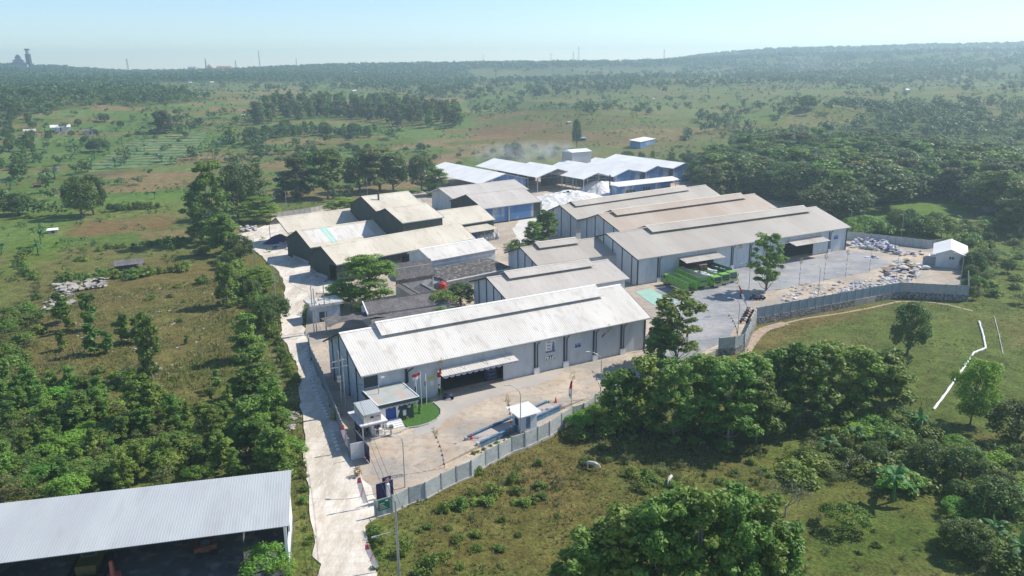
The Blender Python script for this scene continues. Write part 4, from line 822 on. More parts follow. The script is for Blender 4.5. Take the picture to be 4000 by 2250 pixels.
house('house', 'rear grey tiled house below the white building, darker ridge', k4(235, 160), k4(660, 100), k4(250, 90), 3.4, 58, L=10, far=2)
p = gp(*k4(1180, 330), 3.2); tk_ = empty('water_tank', (p[0], p[1], 2.2), 0, 'red cylindrical water tank on a low stand in the courtyard', 'tank')
MB().lathe([(0, 1), (.85, 1), (.9, 1.15), (.9, 3.1), (.75, 3.35), (.3, 3.5), (.3, 3.65), (0, 3.65)], 18).build('tank_body', M['tank'], tk_, smooth=False); MB().box(-1, 1, -1, 1, -2.2, .99).build('stand', M['concrete'], tk_)
hv = MB(); rs0 = np.random.RandomState(4)
fv_ = Frame(gp(*k4(880, 600), 3.0), 60)
def cloth_net(name, label, fr, L, Wd, z, amp, m, n=24, cat='netting'):
    u = np.linspace(0, 1, n); X, Y = np.meshgrid(u*L, u*Wd, indexing='ij'); Z = z+amp*(fbm(X+7, Y, 2.5, 3)-.5)*2; V = np.stack([X.ravel(), Y.ravel(), Z.ravel()], 1); V = np.concatenate([V, V-[0, 0, .04]])
    i = (np.arange(n-1)[:, None]*n+np.arange(n-1)[None]).ravel(); F = np.stack([i, i+n, i+n+1, i+1], 1); F = np.concatenate([F, F[:, ::-1]+n*n]); me = rawmesh(name, V, F, m); o = bpy.data.objects.new(name, me); C.objects.link(o); o.location = (*fr.A, 0); o.rotation_euler = (0, 0, fr.rz); return tag(o, label, cat)
cloth_net('shade_net', 'sagging grey brown shade net stretched behind the transformer house', Frame(gp(*k6(920, 790), 2.6), 62), 13, 5, 2.7, .9, M['net'])
# small white roofed house at right
A = np.array([113.6, 201.2]); fY = Frame(gp(3652, 1040, 0), 101); 
wA = gp(3652, 1041); fY = Frame(wA, 118); Ly = 6.6; tY = empty('small_house', (*wA, 0), fY.rz, 'small pale house with a bright white gable roof in the far right yard corner', 'house')
Dy = 13.5; wb = MB(); zc = 3.7; zr_ = 5.0
wb.ext([(0, 0, 0), (Ly, 0, 0), (Ly, 0, zc), (Ly/2, 0, zr_), (0, 0, zc)], (0, .15, 0)); wb.box(0, .15, .151, Dy, 0, zc); wb.box(Ly-.15, Ly, .151, Dy, 0, zc); wb.box(0, Ly, Dy+.001, Dy+.15, 0, zc); wb.build('wall', M['wall_white'], tY)
rb = MB(); s_ = (zr_-zc)/(Ly/2); o_ = .9; rb.ext([(-o_, -o_, zc-o_*s_), (Ly/2, -o_, zr_+.02), (Ly/2, Dy+o_, zr_+.02), (-o_, Dy+o_, zc-o_*s_)], (0, 0, .1)); rb.ext([(Ly/2+.002, -o_, zr_+.02), (Ly+o_, -o_, zc-o_*s_), (Ly+o_, Dy+o_, zc-o_*s_), (Ly/2+.002, Dy+o_, zr_+.02)], (0, 0, .1)); rb.build('roof', M['roof_blu'], tY)
for x in (Ly*.46, Ly*.56): MB().box(x, x+.5, -.03, -.003, 2.3, 3.0).build('window', M['glass'], tY)
MB().box(-2.6, -.02, 1.5, 1.65, 0, 2.4).build('side_wall', M['post'], tY); MB().box(-1.8, -.01, .8, 3, 2.5, 2.6).build('porch_roof', M['roof_blu'], tY)
# open machine shed at bottom left
sA, sB = gp(1157, 2050, 5.1), gp(0, 2200, 5.1); d = sA-sB; fZ = Frame(sB-d*.5, math.degrees(math.atan2(*d))); LZ = float(np.linalg.norm(d))*1.5
zb_ = 6.2; bk = gp(1137.8, 1835.5, zb_)-fZ.A; WZ = float(bk@fZ.n); tZ = empty('machine_shed', (*fZ.A, 0), fZ.rz, 'open fronted machine shed with a ribbed grey roof at the bottom left', 'shed')
rb = MB(); LZb = float(bk@fZ.e); corr(rb, 0, LZb, 0, 5.1, WZ, zb_, .3, .011); rb.build('roof', M['roof_shed'], tZ)
wb = MB(); wallplane(wb, .2, LZb-.6, WZ-.6, .2, 0, 5.9); wb.box(.2, .4, .3, WZ-.61, 0, 5.0); wb.build('wall', M['concrete'], tZ)
gw = MB(); gw.box(LZb-.55, LZb-.35, .2, WZ*.5, 0, 1.2); gw.box(LZb-.55, LZb-.35, WZ*.5, WZ-.3, 0, 5.2); gw.build('end_wall', M['white'], tZ)
for k in range(1): MB().box(LZb-.62-k*7.4, LZb-.32-k*7.4, (.3 if k == 0 else 3.6), (.6 if k == 0 else 3.95), 0, (5.1 if k == 0 else 5.3)).build('column', M['white'] if k == 0 else M['steel'], tZ)
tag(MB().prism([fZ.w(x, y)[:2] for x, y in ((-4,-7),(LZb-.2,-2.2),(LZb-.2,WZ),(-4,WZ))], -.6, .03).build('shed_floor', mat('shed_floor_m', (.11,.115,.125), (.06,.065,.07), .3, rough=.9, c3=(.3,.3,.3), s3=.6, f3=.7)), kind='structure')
def pxz(fr, px, py): return fr.loc(px, py, 0)
x_, y_ = fZ.loc(350, 2250, 0); dz = empty('bulldozer', fZ.w(x_, y_-.3), fZ.rz, 'old yellow bulldozer parked under the machine shed roof', 'bulldozer')
MB().box(-1.0, 1.0, -.6, 3.0, .7, 1.8).build('body', M['yellow'], dz); MB().box(-.8, .8, 1.2, 2.6, 1.8, 3.0).build('cab_frame', M['yellow'], dz); MB().box(-.62, .62, 1.1, 1.19, 2.0, 2.8).build('windscreen', M['glass'], dz)
for s in (-1, 1): MB().ext([(s*1.5-.3, -1.3, .35), (s*1.5-.3, -1.0, .02), (s*1.5-.3, 3.0, .02), (s*1.5-.3, 3.4, .4), (s*1.5-.3, 3.0, 1.0), (s*1.5-.3, -1.0, 1.0)], (.6, 0, 0)).build('track', M['rubber'], dz)
MB().ext([(-1.7, -1.9, .1), (-1.7, -1.7, .1), (-1.7, -1.85, 1.1), (-1.7, -2.05, 1.1)], (3.4, 0, 0)).build('blade', M['yellow'], dz)
x_, y_ = fZ.loc(805, 2160, 0); ex_ = empty('compressor', fZ.w(x_, y_), fZ.rz+.2, 'rusty wheeled frame machine parked at the right under the shed', 'machine')
MB().box(-1.2, 1.2, -.8, .8, .6, 1.3).build('chassis', M['rust'], ex_); MB().box(-.5, .5, -.5, .5, 1.3, 1.9).build('engine', M['dark'], ex_)
for x in (-.8, .8):
    for y in (-.85, .85): MB().tube([(x, y-.12, .4), (x, y+.12, .4)], .4, 12).build('wheel', M['rubber'], ex_)
x_, y_ = fZ.loc(445, 2262, 0); er = empty('excavator_arm', fZ.w(x_, y_-.5), fZ.rz, 'faded red machine boom poking up in front of the shed at the frame bottom', 'machine')
MB().ext([(-.15, 0, .2), (-.15, 1.0, .2), (-.15, .5, 2.3), (-.15, .2, 2.3)], (.3, 0, 0)).build('boom', M['machine_red'], er); MB().box(-.6, .6, -.6, 1.2, 0, .5).build('base', M['machine_red'], er)

# ---------------------------------------------------------------- poles, lamps, flags, wires
def upole(px, py, h, label, arms=(), r=.14, lean=0.0, xo=0, group=None, lampside=None):
    b = gp(px, py, 0); t = empty('utility_pole', (b[0], b[1], 0), ML.rz, label, 'utility pole', group)
    MB().tube([(0, 0, -.3), (0, 0, h)], [r*.95, r*.6], 9).build('pole', M['steel'], t)
    for (z, wd, ang) in arms:
        a = MB().box(-wd, wd, -.06, .06, z-.06, z+.06); o = a.build('crossarm', M['steel'], t); o.rotation_euler = (0, 0, ang)
        for k in (-.9, 0, .9): MB().lathe([(.05, z+.06), (.09, z+.14), (.05, z+.22), (.08, z+.3), (0, z+.34)], 6, cx=k*wd).build('insulator', M['dark'], o)
    return t, b
u1, ub = upole(1338, 1620, 10.6, 'galvanised twin utility pole by the guard post, its upper crossarm visible', [(9.0, 1.3, .2)], r=.15)
MB().tube([(.55, -.3, 0), (.4, -.25, 9.6)], [.12, .09], 9).build('pole', M['steel'], u1); o = MB().box(-1.3, 1.3, -.3, -.18, 8.0, 8.12).build('crossarm', M['steel'], u1)
for z in (5.6, 6.2): MB().box(-.5, .1, -.35, .1, z, z+.4).build('switch_box', M['concrete'], u1)
u2, _ = upole(1228, 1305, 10.6, 'left of the two galvanised poles in front of the transformer house', [(6.5, .9, .1)], r=.14)
MB().tube([(.6, .2, 0), (.5, .2, 9.6)], [.12, .09], 9).build('pole', M['steel'], u2); MB().box(-.7, .3, -.5, .2, 5.2, 6.0).build('transformer_box', M['steel'], u2)
u3, _ = upole(1275, 1290, 9.8, 'pole with three crossarms right in front of the transformer house roof', [(8.0, 1.6, -.1), (6.7, 1.3, -.1), (5.6, 1.2, -.1)], r=.14)
u4, _ = upole(1078, 1170, 8.6, 'utility pole beside the left roadside tree with double crossarm', [(4.6, .8, 0), (5.2, .6, 0)], r=.13)
upole(902, 942, 9.4, 'slim utility pole left of the pale upper yard', r=.12); upole(998, 1030, 7.4, 'slim utility pole at the left edge of the upper road', r=.12)
upole(1122, 842, 9.4, 'slim pole behind the open sided old shed', r=.12); upole(1436, 768, 8.5, 'slim pole rising behind the tall green block', r=.11)
u5, b5 = upole(1560, 2262, 9.3, 'galvanised pole at the bottom edge of the frame with two street lamp arms', r=.16)
for z, ln_, ang in ((8.0, -1.6, .1), (5.9, -2.4, .1)):
    o = MB().tube([(0, 0, z-.1), (ln_*.5, 0, z), (ln_, 0, z)], .045, 6).build('lamp_arm', M['steel'], u5); MB().box(ln_-.35, ln_+.15, -.1, .1, z-.07, z+.05).build('lamp_head', M['steel'], o)
def lamp_proto():
    t = empty('street_lamp', (0, 0, 0), 0, 'x', 'street lamp', 'curved street lamps in the yard')
    MB().tube([(0, 0, 0), (0, 0, 6.3), (-.15, 0, 6.9), (-.6, 0, 7.4), (-1.3, 0, 7.7), (-1.9, 0, 7.8)], [.08, .06, .055, .05, .045, .04], 7).build('pole', M['steel'], t)
    MB().box(-2.5, -1.85, -.12, .12, 7.76, 7.86).build('lamp_head', M['cream'], t); return t
lp = lamp_proto(); LAMPS = [((1582,1904), 'curved street lamp standing inside the front wall near the gate', .5), ((2034,1700), 'curved street lamp beside the weigh booth', .4), ((2346,1551), 'curved street lamp at the yard edge, left of the big dark trees', .5), ((2881,1311), 'curved street lamp near the motorcycles, nearer of the two by the tree shadow', .5), ((2923,1158), 'curved street lamp right under the tall tree in the yard', .5), ((3195,1158), 'curved street lamp beside the blue grey panel wall on stone base', .5), ((3500,1098), 'curved street lamp in the rubbish heap of flattened cartons', .5), ((3750,1110), 'curved street lamp in front of the small white roofed house', .4)]
for i, (pp_, lb, az0) in enumerate(LAMPS):
    o = lp if i == 0 else dup(lp); o.location = (*gp(*pp_), 0); o.rotation_euler = (0, 0, az0-.6); o['label'] = lb
for pp_, hz, lb in (((3520,930), 7.2, 'straight lamp post rising behind the grey back wall'), ((3745,925), 6.4, 'lamp post behind the small white house roof'), ((3320,900), 6.8, 'thin lamp post behind the right end of the long tan roof')):
    t = empty('street_lamp', (*gp(*pp_), 0), 0, lb, 'street lamp', 'straight lamps behind the far wall'); MB().tube([(0, 0, -1), (0, 0, hz), (-.9, 0, hz+.25)], .07, 6).build('pole', M['steel'], t); MB().box(-1.3, -.85, -.1, .1, hz+.2, hz+.3).build('lamp_head', M['cream'], t)
b = gp(1485, 1625); t = empty('street_lamp', (b[0], b[1], 0), .4, 'hooked lamp post between the guard post and the office roof', 'street lamp'); MB().tube([(0, 0, 0), (0, 0, 6.0), (.1, 0, 6.4), (.5, 0, 6.5)], .07, 6).build('pole', M['steel'], t); MB().box(.45, 1.0, -.1, .1, 6.2, 6.4).build('lamp_head', M['white'], t)
# flagpoles
def flag(px, py, h, label, cols, fw=1.3, fh=.85, hang=False):
    b = gp(px, py); t = empty('flagpole', (b[0], b[1], .1), ML.rz, label, 'flagpole'); MB().tube([(0, 0, 0), (0, 0, h)], .055, 6).build('pole', M['white'], t)
    for k, m in enumerate(cols):
        mb = MB(); n = 8; z1 = h-.15-fh*k/len(cols); z0 = z1-fh/len(cols)
        for j in range(n):
            x0, x1 = -fw*j/n, -fw*(j+1)/n; d0, d1 = -.22*(j/n), -.22*((j+1)/n); y0, y1 = .12*math.sin(j*1.1), .12*math.sin((j+1)*1.1)
            if hang: x0, x1, d0, d1 = x0*.22, x1*.22, d0, d1
            mb.face([(x0, y0, z0+d0), (x1, y1, z0+d1), (x1, y1, z1+d1), (x0, y0, z1+d0)])
        mb.build('flag', m, t)
    return t
flag(1647, 1590, 6.0, 'tall flagpole flying a red and white flag in front of the warehouse wall', [M['red'], M['cloth']], 1.35, 1.0)
flag(1629, 1595, 4.9, 'left flagpole beside the office with a hanging pale flag', [M['cloth'], M['bag_blue']], 1.0, 1.9, True)
flag(1667, 1582, 5.2, 'right flagpole on the lawn with a limp pale flag', [M['cloth'], M['bag_blue']], .8, 1.7, True)
# decorated bamboo poles (penjor) with red and white banners
def tuft(n, r, hgt, s=.12, seed=0):
    rs = np.random.RandomState(seed); return leafcloud([((0, 0, 0), (r, r, hgt))], n, s, rs)
def leafcloud(clumps, n, s, rs, up=.5, aspect=1.6, shell=.45, droop=0.):
    V = []; c0 = np.array([c for c, _ in clumps]); r0 = np.array([r for _, r in clumps]); m = len(clumps); idx = np.repeat(np.arange(m), n); N_ = len(idx)
    d = rs.normal(size=(N_, 3)); d /= np.linalg.norm(d, axis=1)[:, None]; rad = shell+(1-shell)*rs.rand(N_)**.6
    P = c0[idx]+d*r0[idx]*rad[:, None]; nrm = d*.7+rs.normal(size=(N_, 3))*.45+np.array([0, 0, up]); nrm /= np.linalg.norm(nrm, axis=1)[:, None]
    a = np.cross(nrm, rs.normal(size=(N_, 3))); a[:, 2] -= droop; a -= nrm*np.sum(a*nrm, 1)[:, None]; a /= np.linalg.norm(a, axis=1)[:, None]+1e-9; b = np.cross(nrm, a); sz = (s*(.6+.8*rs.rand(N_)))[:, None]
    Q = np.stack([P-a*sz*aspect*.5, P+b*sz*.45, P+a*sz*aspect*.5, P-b*sz*.45], 1).reshape(-1, 3); return Q, np.arange(N_*4).reshape(-1, 4)
def penjor(px, py, h, lean, label, style, m=None, top=True, group=None, fl=2.2):
    b = gp(px, py); t = empty('banner_pole', (b[0], b[1], 0), 0, label, 'banner pole', group); lx, ly = lean
    P = [Vector((lx*(k/5)**1.8, ly*(k/5)**1.8, h*k/5)) for k in range(6)]
    MB().tube(P, [.05, .045, .04, .03, .025, .015], 5).build('bamboo_pole', M['bamboo'], t)
    at = lambda f: P[min(4, int(f*5))].lerp(P[min(5, int(f*5)+1)], f*5-int(f*5)) if f < 1 else P[5]
    if style == 'banner':
        for k, (f0, f1, mm_) in enumerate(((.88, .62, M['red']), (.62, .3, M['cloth']))):
            mb = MB(); n = 5
            for j in range(n):
                fa, fb = f0+(f1-f0)*j/n, f0+(f1-f0)*(j+1)/n; A_, B_ = at(fa), at(fb); wa, wb_ = (.16+.42*(1-(fa-.3)/.6)**.5 if k == 0 else .5), (.16+.42*(1-(fb-.3)/.6)**.5 if k == 0 else (.5 if j < n-2 else .5-.17*(j-n+3)))
                mb.face([tuple(A_), tuple(B_), (B_.x-wb_, B_.y-.05, B_.z), (A_.x-wa, A_.y-.05, A_.z)])
            mb.build('banner', mm_, t)
        c_ = at(.42); o = MB().tube([(c_.x-.3, c_.y-.1, c_.z), (c_.x-.3, c_.y-.085, c_.z)], .14, 10).build('banner_emblem', M['dark'], t)
    elif style == 'pennants':
        for k in range(7):
            z = at(.92-.125*k); MB().ext([(z.x, z.y, z.z), (z.x-.22, z.y, z.z-.42), (z.x+.2, z.y, z.z-.42)], (0, .02, 0)).build('pennant', M['red'] if k % 2 == 0 else M['cloth'], t)
    elif style == 'stripe':
        for k in range(9):
            z = at(.95-.1*k); y = at(.9-.1*k); MB().tube([tuple(z), tuple(z.lerp(y, .9))], .07, 5).build('wrap', M['cloth'] if k % 2 else M['bag_blue'], t)
    if top:
        V, F = tuft(110, .5, .9, .13, int(px)); me = rawmesh('leaf_tuft', V, F, M['leaf_dry']); o = bpy.data.objects.new('leaf_tuft', me); C.objects.link(o); o.parent = t; o.location = P[5]+Vector((0, 0, .3))
    return t
PJ = [(1722,1560,6.2,(.3,0),'banner pole with a red and white banner at the left jamb of the loading door','banner',True),
 (2093,1448,4.8,(.8,0),'leaning banner pole left of the blue poster on the warehouse wall','banner',True),(2203,1420,4.6,(.2,0),'upright banner pole at the second wall pilaster, right of the poster','banner',True),
 (2318,1400,5.6,(2.8,0),'strongly bent banner pole arching right across the warehouse wall','banner',True),(2430,1375,5.2,(.6,0),'short red banner near the right end of the front warehouse wall','banner',False),
 (2529,1368,5.0,(.8,0),'banner pole at the right corner of the front warehouse','banner',False),
 (2231,1592,5.2,(.2,0),'tall straight red and white banner pole beyond the weighbridge end','banner',True),(1999,1697,5.4,(-.5,0),'red and white pennant pole between lamp and weigh booth','pennants',True),
 (1736,1828,5.2,(-1.1,0),'leaning red and white pennant pole behind the front wall','pennants',True),
 (2918,1222,7.0,(-2.6,0),'long red and white banner pole leaning left beside the motorcycles','banner',True),(2880,1306,4.6,(-2.2,0),'thin leaning red and white pennant pole near the precast wall bend','pennants',False),
 (2352,1560,5.0,(-1.8,.5),'dark folded banner pole leaning beside the street lamp','stripe',False),(2685,1370,4.5,(0,0),'small orange red banner showing through the tall front tree','banner',False)]
for px, py, h, ln_, lb, stl, tp in PJ: penjor(px, py, h, ln_, lb, stl, top=tp)
for px, py, lb in ((3120,1120,'striped leafy pole at the near left edge of the grey pad'),(3217,1100,'striped leafy pole in the middle of the grey pad edge'),(3302,1082,'striped leafy pole third along the grey pad edge'),(3395,1063,'striped leafy pole at the right end of the grey pad')): penjor(px, py, 6.2, (.1, .1), lb, 'stripe')
# pink roadside banners
def rbanner(px, py, h, dx, label, txt, m):
    b = gp(px, py); t = empty('roadside_banner', (b[0], b[1], 0), 0, label, 'banner'); P = [Vector((dx*(k/6), 0, h*k/6)) for k in range(7)]
    MB().tube(P, .035, 5).build('pole', M['bamboo'], t); mb = MB(); wds = [.15, .5, .62, .6, .6, .55, .3]
    for k in range(1, 6): A_, B_ = P[k], P[k+1]; mb.face([tuple(A_), tuple(B_), (B_.x-wds[k+1], -.04-.05*(k % 2), B_.z-.1), (A_.x-wds[k], -.04-.05*((k+1) % 2), A_.z-.1)])
    c = mb.build('cloth', M['cloth'], t); z0 = P[2]; ang = math.atan2(h, dx)
    MB().ext([(P[5].x-.02, -.13, P[5].z), (P[6].x-.02, -.13, P[6].z), (P[6].x-.3, -.13, P[6].z-.1), (P[5].x-.55, -.13, P[5].z-.1)], (0, .01, 0)).build('red_tip', M['pink'], t)
    o = wtext(txt, (P[3].x-.22+dx*.06, -.14, P[3].z+.1), .30, M['pink'], t); o.rotation_euler = (math.pi/2, ang+math.pi, 0) ; o.rotation_euler = (math.pi/2, math.pi+0, 0); o.matrix_basis = Matrix.Translation((P[3].x-.27+dx*.07, -.14, P[3].z+.15)) @ Matrix.Rotation(-(math.pi-ang) if dx < 0 else -ang, 4, 'Y') @ Matrix.Rotation(math.pi/2, 4, 'X') @ Matrix.Scale(.8, 4)
    return t
rbanner(1378, 1765, 4.2, -1.1, 'pink and white lettered banner hanging on the road side of the long pale wall', 'DIRGAHAYU', M['pink'])
rbanner(1443, 1983, 4.2, -.9, 'slim pink and white banner on a bent pole in front of the gate', 'Dirgahayu', M['pink']); rbanner(1492, 2232, 3.4, -1.3, 'pink and white banner pole at the lower right verge of the road', 'Dirgahayu', M['pink'])
V, F = tuft(160, .7, .8, .2, 3)
for px, py, sc_, lb in ((1306,1637,1.1,'yellow dried palm tuft beside the pale roadside wall'),(1398,1860,.9,'dry brown shrub tuft between road and gate')):
    me = rawmesh('dry_tuft', V, F, M['leaf_dry']); o = bpy.data.objects.new('dry_tuft', me); C.objects.link(o); b = gp(px, py); o.location = (b[0], b[1], .7); o.scale = (sc_,)*3; tag(o, lb, 'shrub')
# traffic cones
cn = empty('traffic_cone', (0, 0, 0), 0, 'x', 'traffic cone'); MB().box(-.2, .2, -.2, .2, 0, .05).build('foot', M['cone'], cn); c_ = MB().lathe([(.17, .05), (.05, .75), (0, .75)], 12).build('cone', M['cone'], cn); MB().lathe([(.125, .30), (.095, .48)], 12).build('reflective_band', M['white'], c_)
for i, (p, lb) in enumerate((((1436,1791),'orange cone at the open navy gate leaf beside the guard post'),((1842,1727),'red cone on the near ramp of the weighbridge'),((2171,1582),'orange cone on the far end of the weighbridge'))):
    o = cn if i == 0 else dup(cn); b = gp(*p); o.location = (b[0], b[1], .03 if i == 0 else .5); o['label'] = lb; o['group'] = 'traffic cones'; o.scale = (1.15,)*3
# painted kerb blocks along the road
kbk = MB().box(-.25, .25, -.18, .18, 0, .3).build('painted_block', M['white']); i = 0
for (a, b, n) in (((1312,1690),(1337,1760),6),((1245,1530),(1295,1635),10),((1206,1370),(1240,1510),12)):
    for k in range(n):
        o = kbk if i == 0 else kbk.copy(); (C.objects.link(o) if i else None); i += 1; p = gp(a[0]+(b[0]-a[0])*k/(n-1), a[1]+(b[1]-a[1])*k/(n-1)); o.location = (p[0]-.6, p[1], .02); o.rotation_euler = (0, 0, .3); tag(o, 'small white painted kerb block in the broken row at the foot of the roadside wall', 'kerb block', 'white kerb blocks along the road')
# overhead wires
def wire(name, label, pts, sag=.8):
    mb = MB()
    for a, b in zip(pts, pts[1:]):
        a = Vector(a); b = Vector(b); q = []
        for k in range(9): f = k/8; p = a.lerp(b, f); p.z -= sag*4*f*(1-f); q.append(p)
        mb.tube(q, .022, 4)
    tag(mb.build(name, M['dark']), label, 'cable')
U = lambda p, z, o=0: (p[0]+o, p[1], z)
q5 = gp(1560, 2262); q1 = gp(1338, 1620); q2 = gp(1228, 1305); q4 = gp(1078, 1170)
wire('overhead_wire', 'left overhead wire from the bottom pole across the gate to the twin pole', [U(q5, 8.9, -.5), U(q1, 8.9, -.8), U(q2, 8.9, -.6), U(q4, 7.6)])
wire('overhead_wire', 'middle overhead wire from the bottom pole across the gate to the twin pole', [U(q5, 8.9), U(q1, 8.4, .4), U(q2, 8.6, .3)])
wire('overhead_wire', 'right overhead wire from the bottom pole across the yard to the twin pole', [U(q5, 8.9, .5), U(q1, 8.4, 1.3), U(q2, 8.6, .9)])
wire('bundled_cable', 'bundled cable with white spacers between the twin pole and office', [U(q1, 6.2), ML.w(.3, .2, 4.9)], .3)
# ---------------------------------------------------------------- vehicles
def wheels(t, xs, hw, r=.5):
    for x in xs:
        for s in (-1, 1):
            w_ = MB().tube([(s*hw-.14, x, r), (s*hw+.14, x, r)], r, 14).build('wheel', M['rubber'], t); MB().tube([(s*(hw+.1), x, r), (s*(hw+.16), x, r)], r*.5, 10).build('hub', M['steel'], w_)
def cab(t, m, y=0, d=-1):
    """lorry cab, windscreen facing -y"""
    W = 1.2; c = MB().ext([(-W, y, .75), (-W, y-.05, 1.7), (-W, y+.25, 2.75), (-W, y+1.9, 2.8), (-W, y+1.9, .75)], (2*W, 0, 0)).build('cab', m, t)
    MB().ext([(-W+.12, y-.06, 1.75), (W-.12, y-.06, 1.75), (W-.2, y+.2, 2.6), (-W+.2, y+.2, 2.6)], (0, -.02, 0)).build('windscreen', M['glass'], c)
    for s in (-1, 1): MB().ext([(s*(W+.012), y+.3, 1.75), (s*(W+.012), y+1.3, 1.75), (s*(W+.012), y+1.3, 2.45), (s*(W+.012), y+.45, 2.45)], (s*.01, 0, 0)).build('side_window', M['glass'], c); MB().box(s*(W-.15)-.15, s*(W-.15)+.15, y-.08, y-.02, .98, 1.2).build('headlight', M['cream'], c); MB().box(s*(W+.22)-.07, s*(W+.22)+.07, y-.12, y-.04, 1.7, 2.3).build('mirror', M['black'], c)
    MB().box(-W-.02, W+.02, y-.16, y-.02, .5, .85).build('bumper', M['steel'], t); MB().box(-.8, .8, y-.045, y-.03, 1.25, 1.6).build('grille', M['black'], c); return c
def openbody(t, m, y0, y1, z0=1.25, h=1.9, rear_open=False, ribs=12, frame=True, front_h=0.3, inner=None):
    W = 1.22; b = MB(); b.box(-W, -W+.07, y0, y1, z0, z0+h); b.box(W-.07, W, y0, y1, z0, z0+h); b.box(-W, W, y1-.07, y1-.001, z0, z0+h+front_h)
    if not rear_open: b.box(-W, W, y0, y0+.07, z0, z0+h)
    b.box(-W, W, y0, y1, z0-.12, z0-.002); bd = b.build('cargo_body', m, t); r = MB()
    for k in range(ribs+1):
        y = y0+(y1-y0)*k/ribs; r.box(-W-.05, -W-.001, y-.04, y+.04, z0, z0+h); r.box(W+.001, W+.05, y-.04, y+.04, z0, z0+h)
    r.box(-W-.055, -W-.002, y0, y1, z0+h-.09, z0+h+.01); r.box(W+.002, W+.055, y0, y1, z0+h-.09, z0+h+.01); r.build('side_rib', m, bd)
    if frame:
        f = MB()
        for k in range(8): y = y0+.4+(y1-y0-.8)*k/7; f.tube([(-W, y, z0+h+.04), (W, y, z0+h+.04)], .03, 4)
        f.build('cross_bar', M['steel'], bd)
    MB().box(-W+.08, W-.08, y0+.08, y1-.08, z0, z0+.02).build('bed', inner or M['rust'], bd); MB().box(-.45, .45, y0, y1+.6, .7, z0-.13).build('chassis', M['black'], t); return bd
def truck(label, p, rz, col): t = empty('truck', (*p, .016), rz, label, 'truck'); return t
# frame D: local -y faces the camera side; front walls at y=.9
def tp(x, y): return frD.w(x, y)[:2]
L2 = frD.onwall
q = lambda x, y: (2500+x/5.152, 980+y/5.152)
def dl(x, y): return frD.loc(*q(x, y), 0)
tw = .26
r1 = dl(1060, 905); t = truck('nearest green lorry, its long empty cargo body standing open towards the camera', tp(r1[0]-.1, r1[1]), frD.rz-.16, 0)
openbody(t, M['lime'], 0, 9.4, 1.2, 2.0, rear_open=True, ribs=13); c = cab(t, M['lime'], 11.9); c.scale = (1, 1, 1)
for ch in [o for o in t.children if o.name.startswith(('cab', 'bumper'))]: ch.rotation_euler = (0, 0, math.pi); ch.location = (0, 23.8-.2, 0)
wheels(t, [1.8, 3.1, 10.8], 1.05); MB().box(-1.15, 1.15, -.02, -.001, 1.1, 1.2).build('tail_bar', M['cream'], t); MB().ext([(1.3, -.1, 1.2), (1.38, -.1, 1.2), (1.38, -1.9, .3), (1.3, -1.9, .3)], (0, 0, .1)).build('open_tailgate_bar', M['steel'], t)
r2 = dl(1275, 790); t = truck('second green lorry with a closed lime tailgate and grey lined empty body', tp(r2[0], r2[1]), frD.rz-.12, 0); openbody(t, M['lime'], 0, 10.2, 1.1, 2.1, ribs=13, inner=M['steel'])
ln = MB(); ln.box(-1.14, -1.12, .1, 10.1, 1.12, 3.18); ln.box(1.12, 1.14, .1, 10.1, 1.12, 3.18); ln.build('grey_lining', M['steel'], t); wheels(t, [1.9, 3.2, 9.5], 1.05); MB().box(-.95, .95, -.03, -.005, 1.9, 2.4).build('tailgate_panel', M['green_d'], t)
r3 = dl(1310, 600); t = empty('shipping_container', (*tp(r3[0]+.6, r3[1]+1.4), 0), frD.rz-.08, 'rust brown shipping container backed into the warehouse door between the green lorries', 'container')
cc = MB().box(-1.22, 1.22, 0, 6.06, 1.15, 3.74).build('body', M['rust'], t); MB().box(-1.2, 1.2, .02, 6.04, 3.741, 3.76).build('roof', M['roof_rust'], cc); rr = MB()
for k in range(20): rr.box(-1.25, -1.22, .2+k*.29, .32+k*.29, 1.25, 3.65); rr.box(1.22, 1.25, .2+k*.29, .32+k*.29, 1.25, 3.65)
rr.build('side_rib', M['rust'], cc); db = MB()
for x in (-.75, -.35, .35, .75): db.tube([(x, -.03, 1.25), (x, -.03, 3.65)], .025, 5)
db.build('door_bar', M['steel'], cc); MB().box(-1.1, 1.1, .3, 5.8, .55, 1.14).build('chassis', M['black'], t); wheels(t, [1.0, 2.2], 1.0)
for k, (fx, fy, lb, loaded, side) in enumerate(((1550,745,'lime green lorry facing the camera, leftmost of three cabs, loaded with white sacks', M['lime'], 0),(1720,690,'middle lime green lorry cab facing the camera, pushed close between two others', M['lime'], 1),(1880,645,'rightmost lime green lorry facing the camera, dark green high side boards', M['green_d'], 2))):
    r = dl(fx, fy); t = truck(lb, tp(r[0], r[1]-.2+k*.1), frD.rz-.05, 0); cab(t, M['lime']); openbody(t, loaded, 2.2, 9.6, 1.15, 1.3 if k < 2 else 2.0, ribs=10, frame=False); wheels(t, [1.1, 7.0, 8.2], 1.05)
    rs = np.random.RandomState(k+5)
    for j in range(12):
        b = MB().lathe([(0, 0), (.55, .05), (.6, .25), (.4, .42), (0, .45)], 8)
        o = b.build('sack', M['bag'], smooth=True); x, y = rs.uniform(-.7, .7), rs.uniform(2.8, 9.0); c_, s_ = math.cos(t.rotation_euler.z), math.sin(t.rotation_euler.z)
        o.location = (t.location.x+c_*x-s_*y, t.location.y+s_*x+c_*y, 2.0+rs.uniform(0, .35)); tag(o, ('white sack lying on the load of the first loaded green lorry', 'white sack on the load of the middle green lorry', 'white sack on the load of the rightmost green lorry')[k], 'sack', ('sacks on the first green lorry', 'sacks on the middle green lorry', 'sacks on the rightmost green lorry')[k])
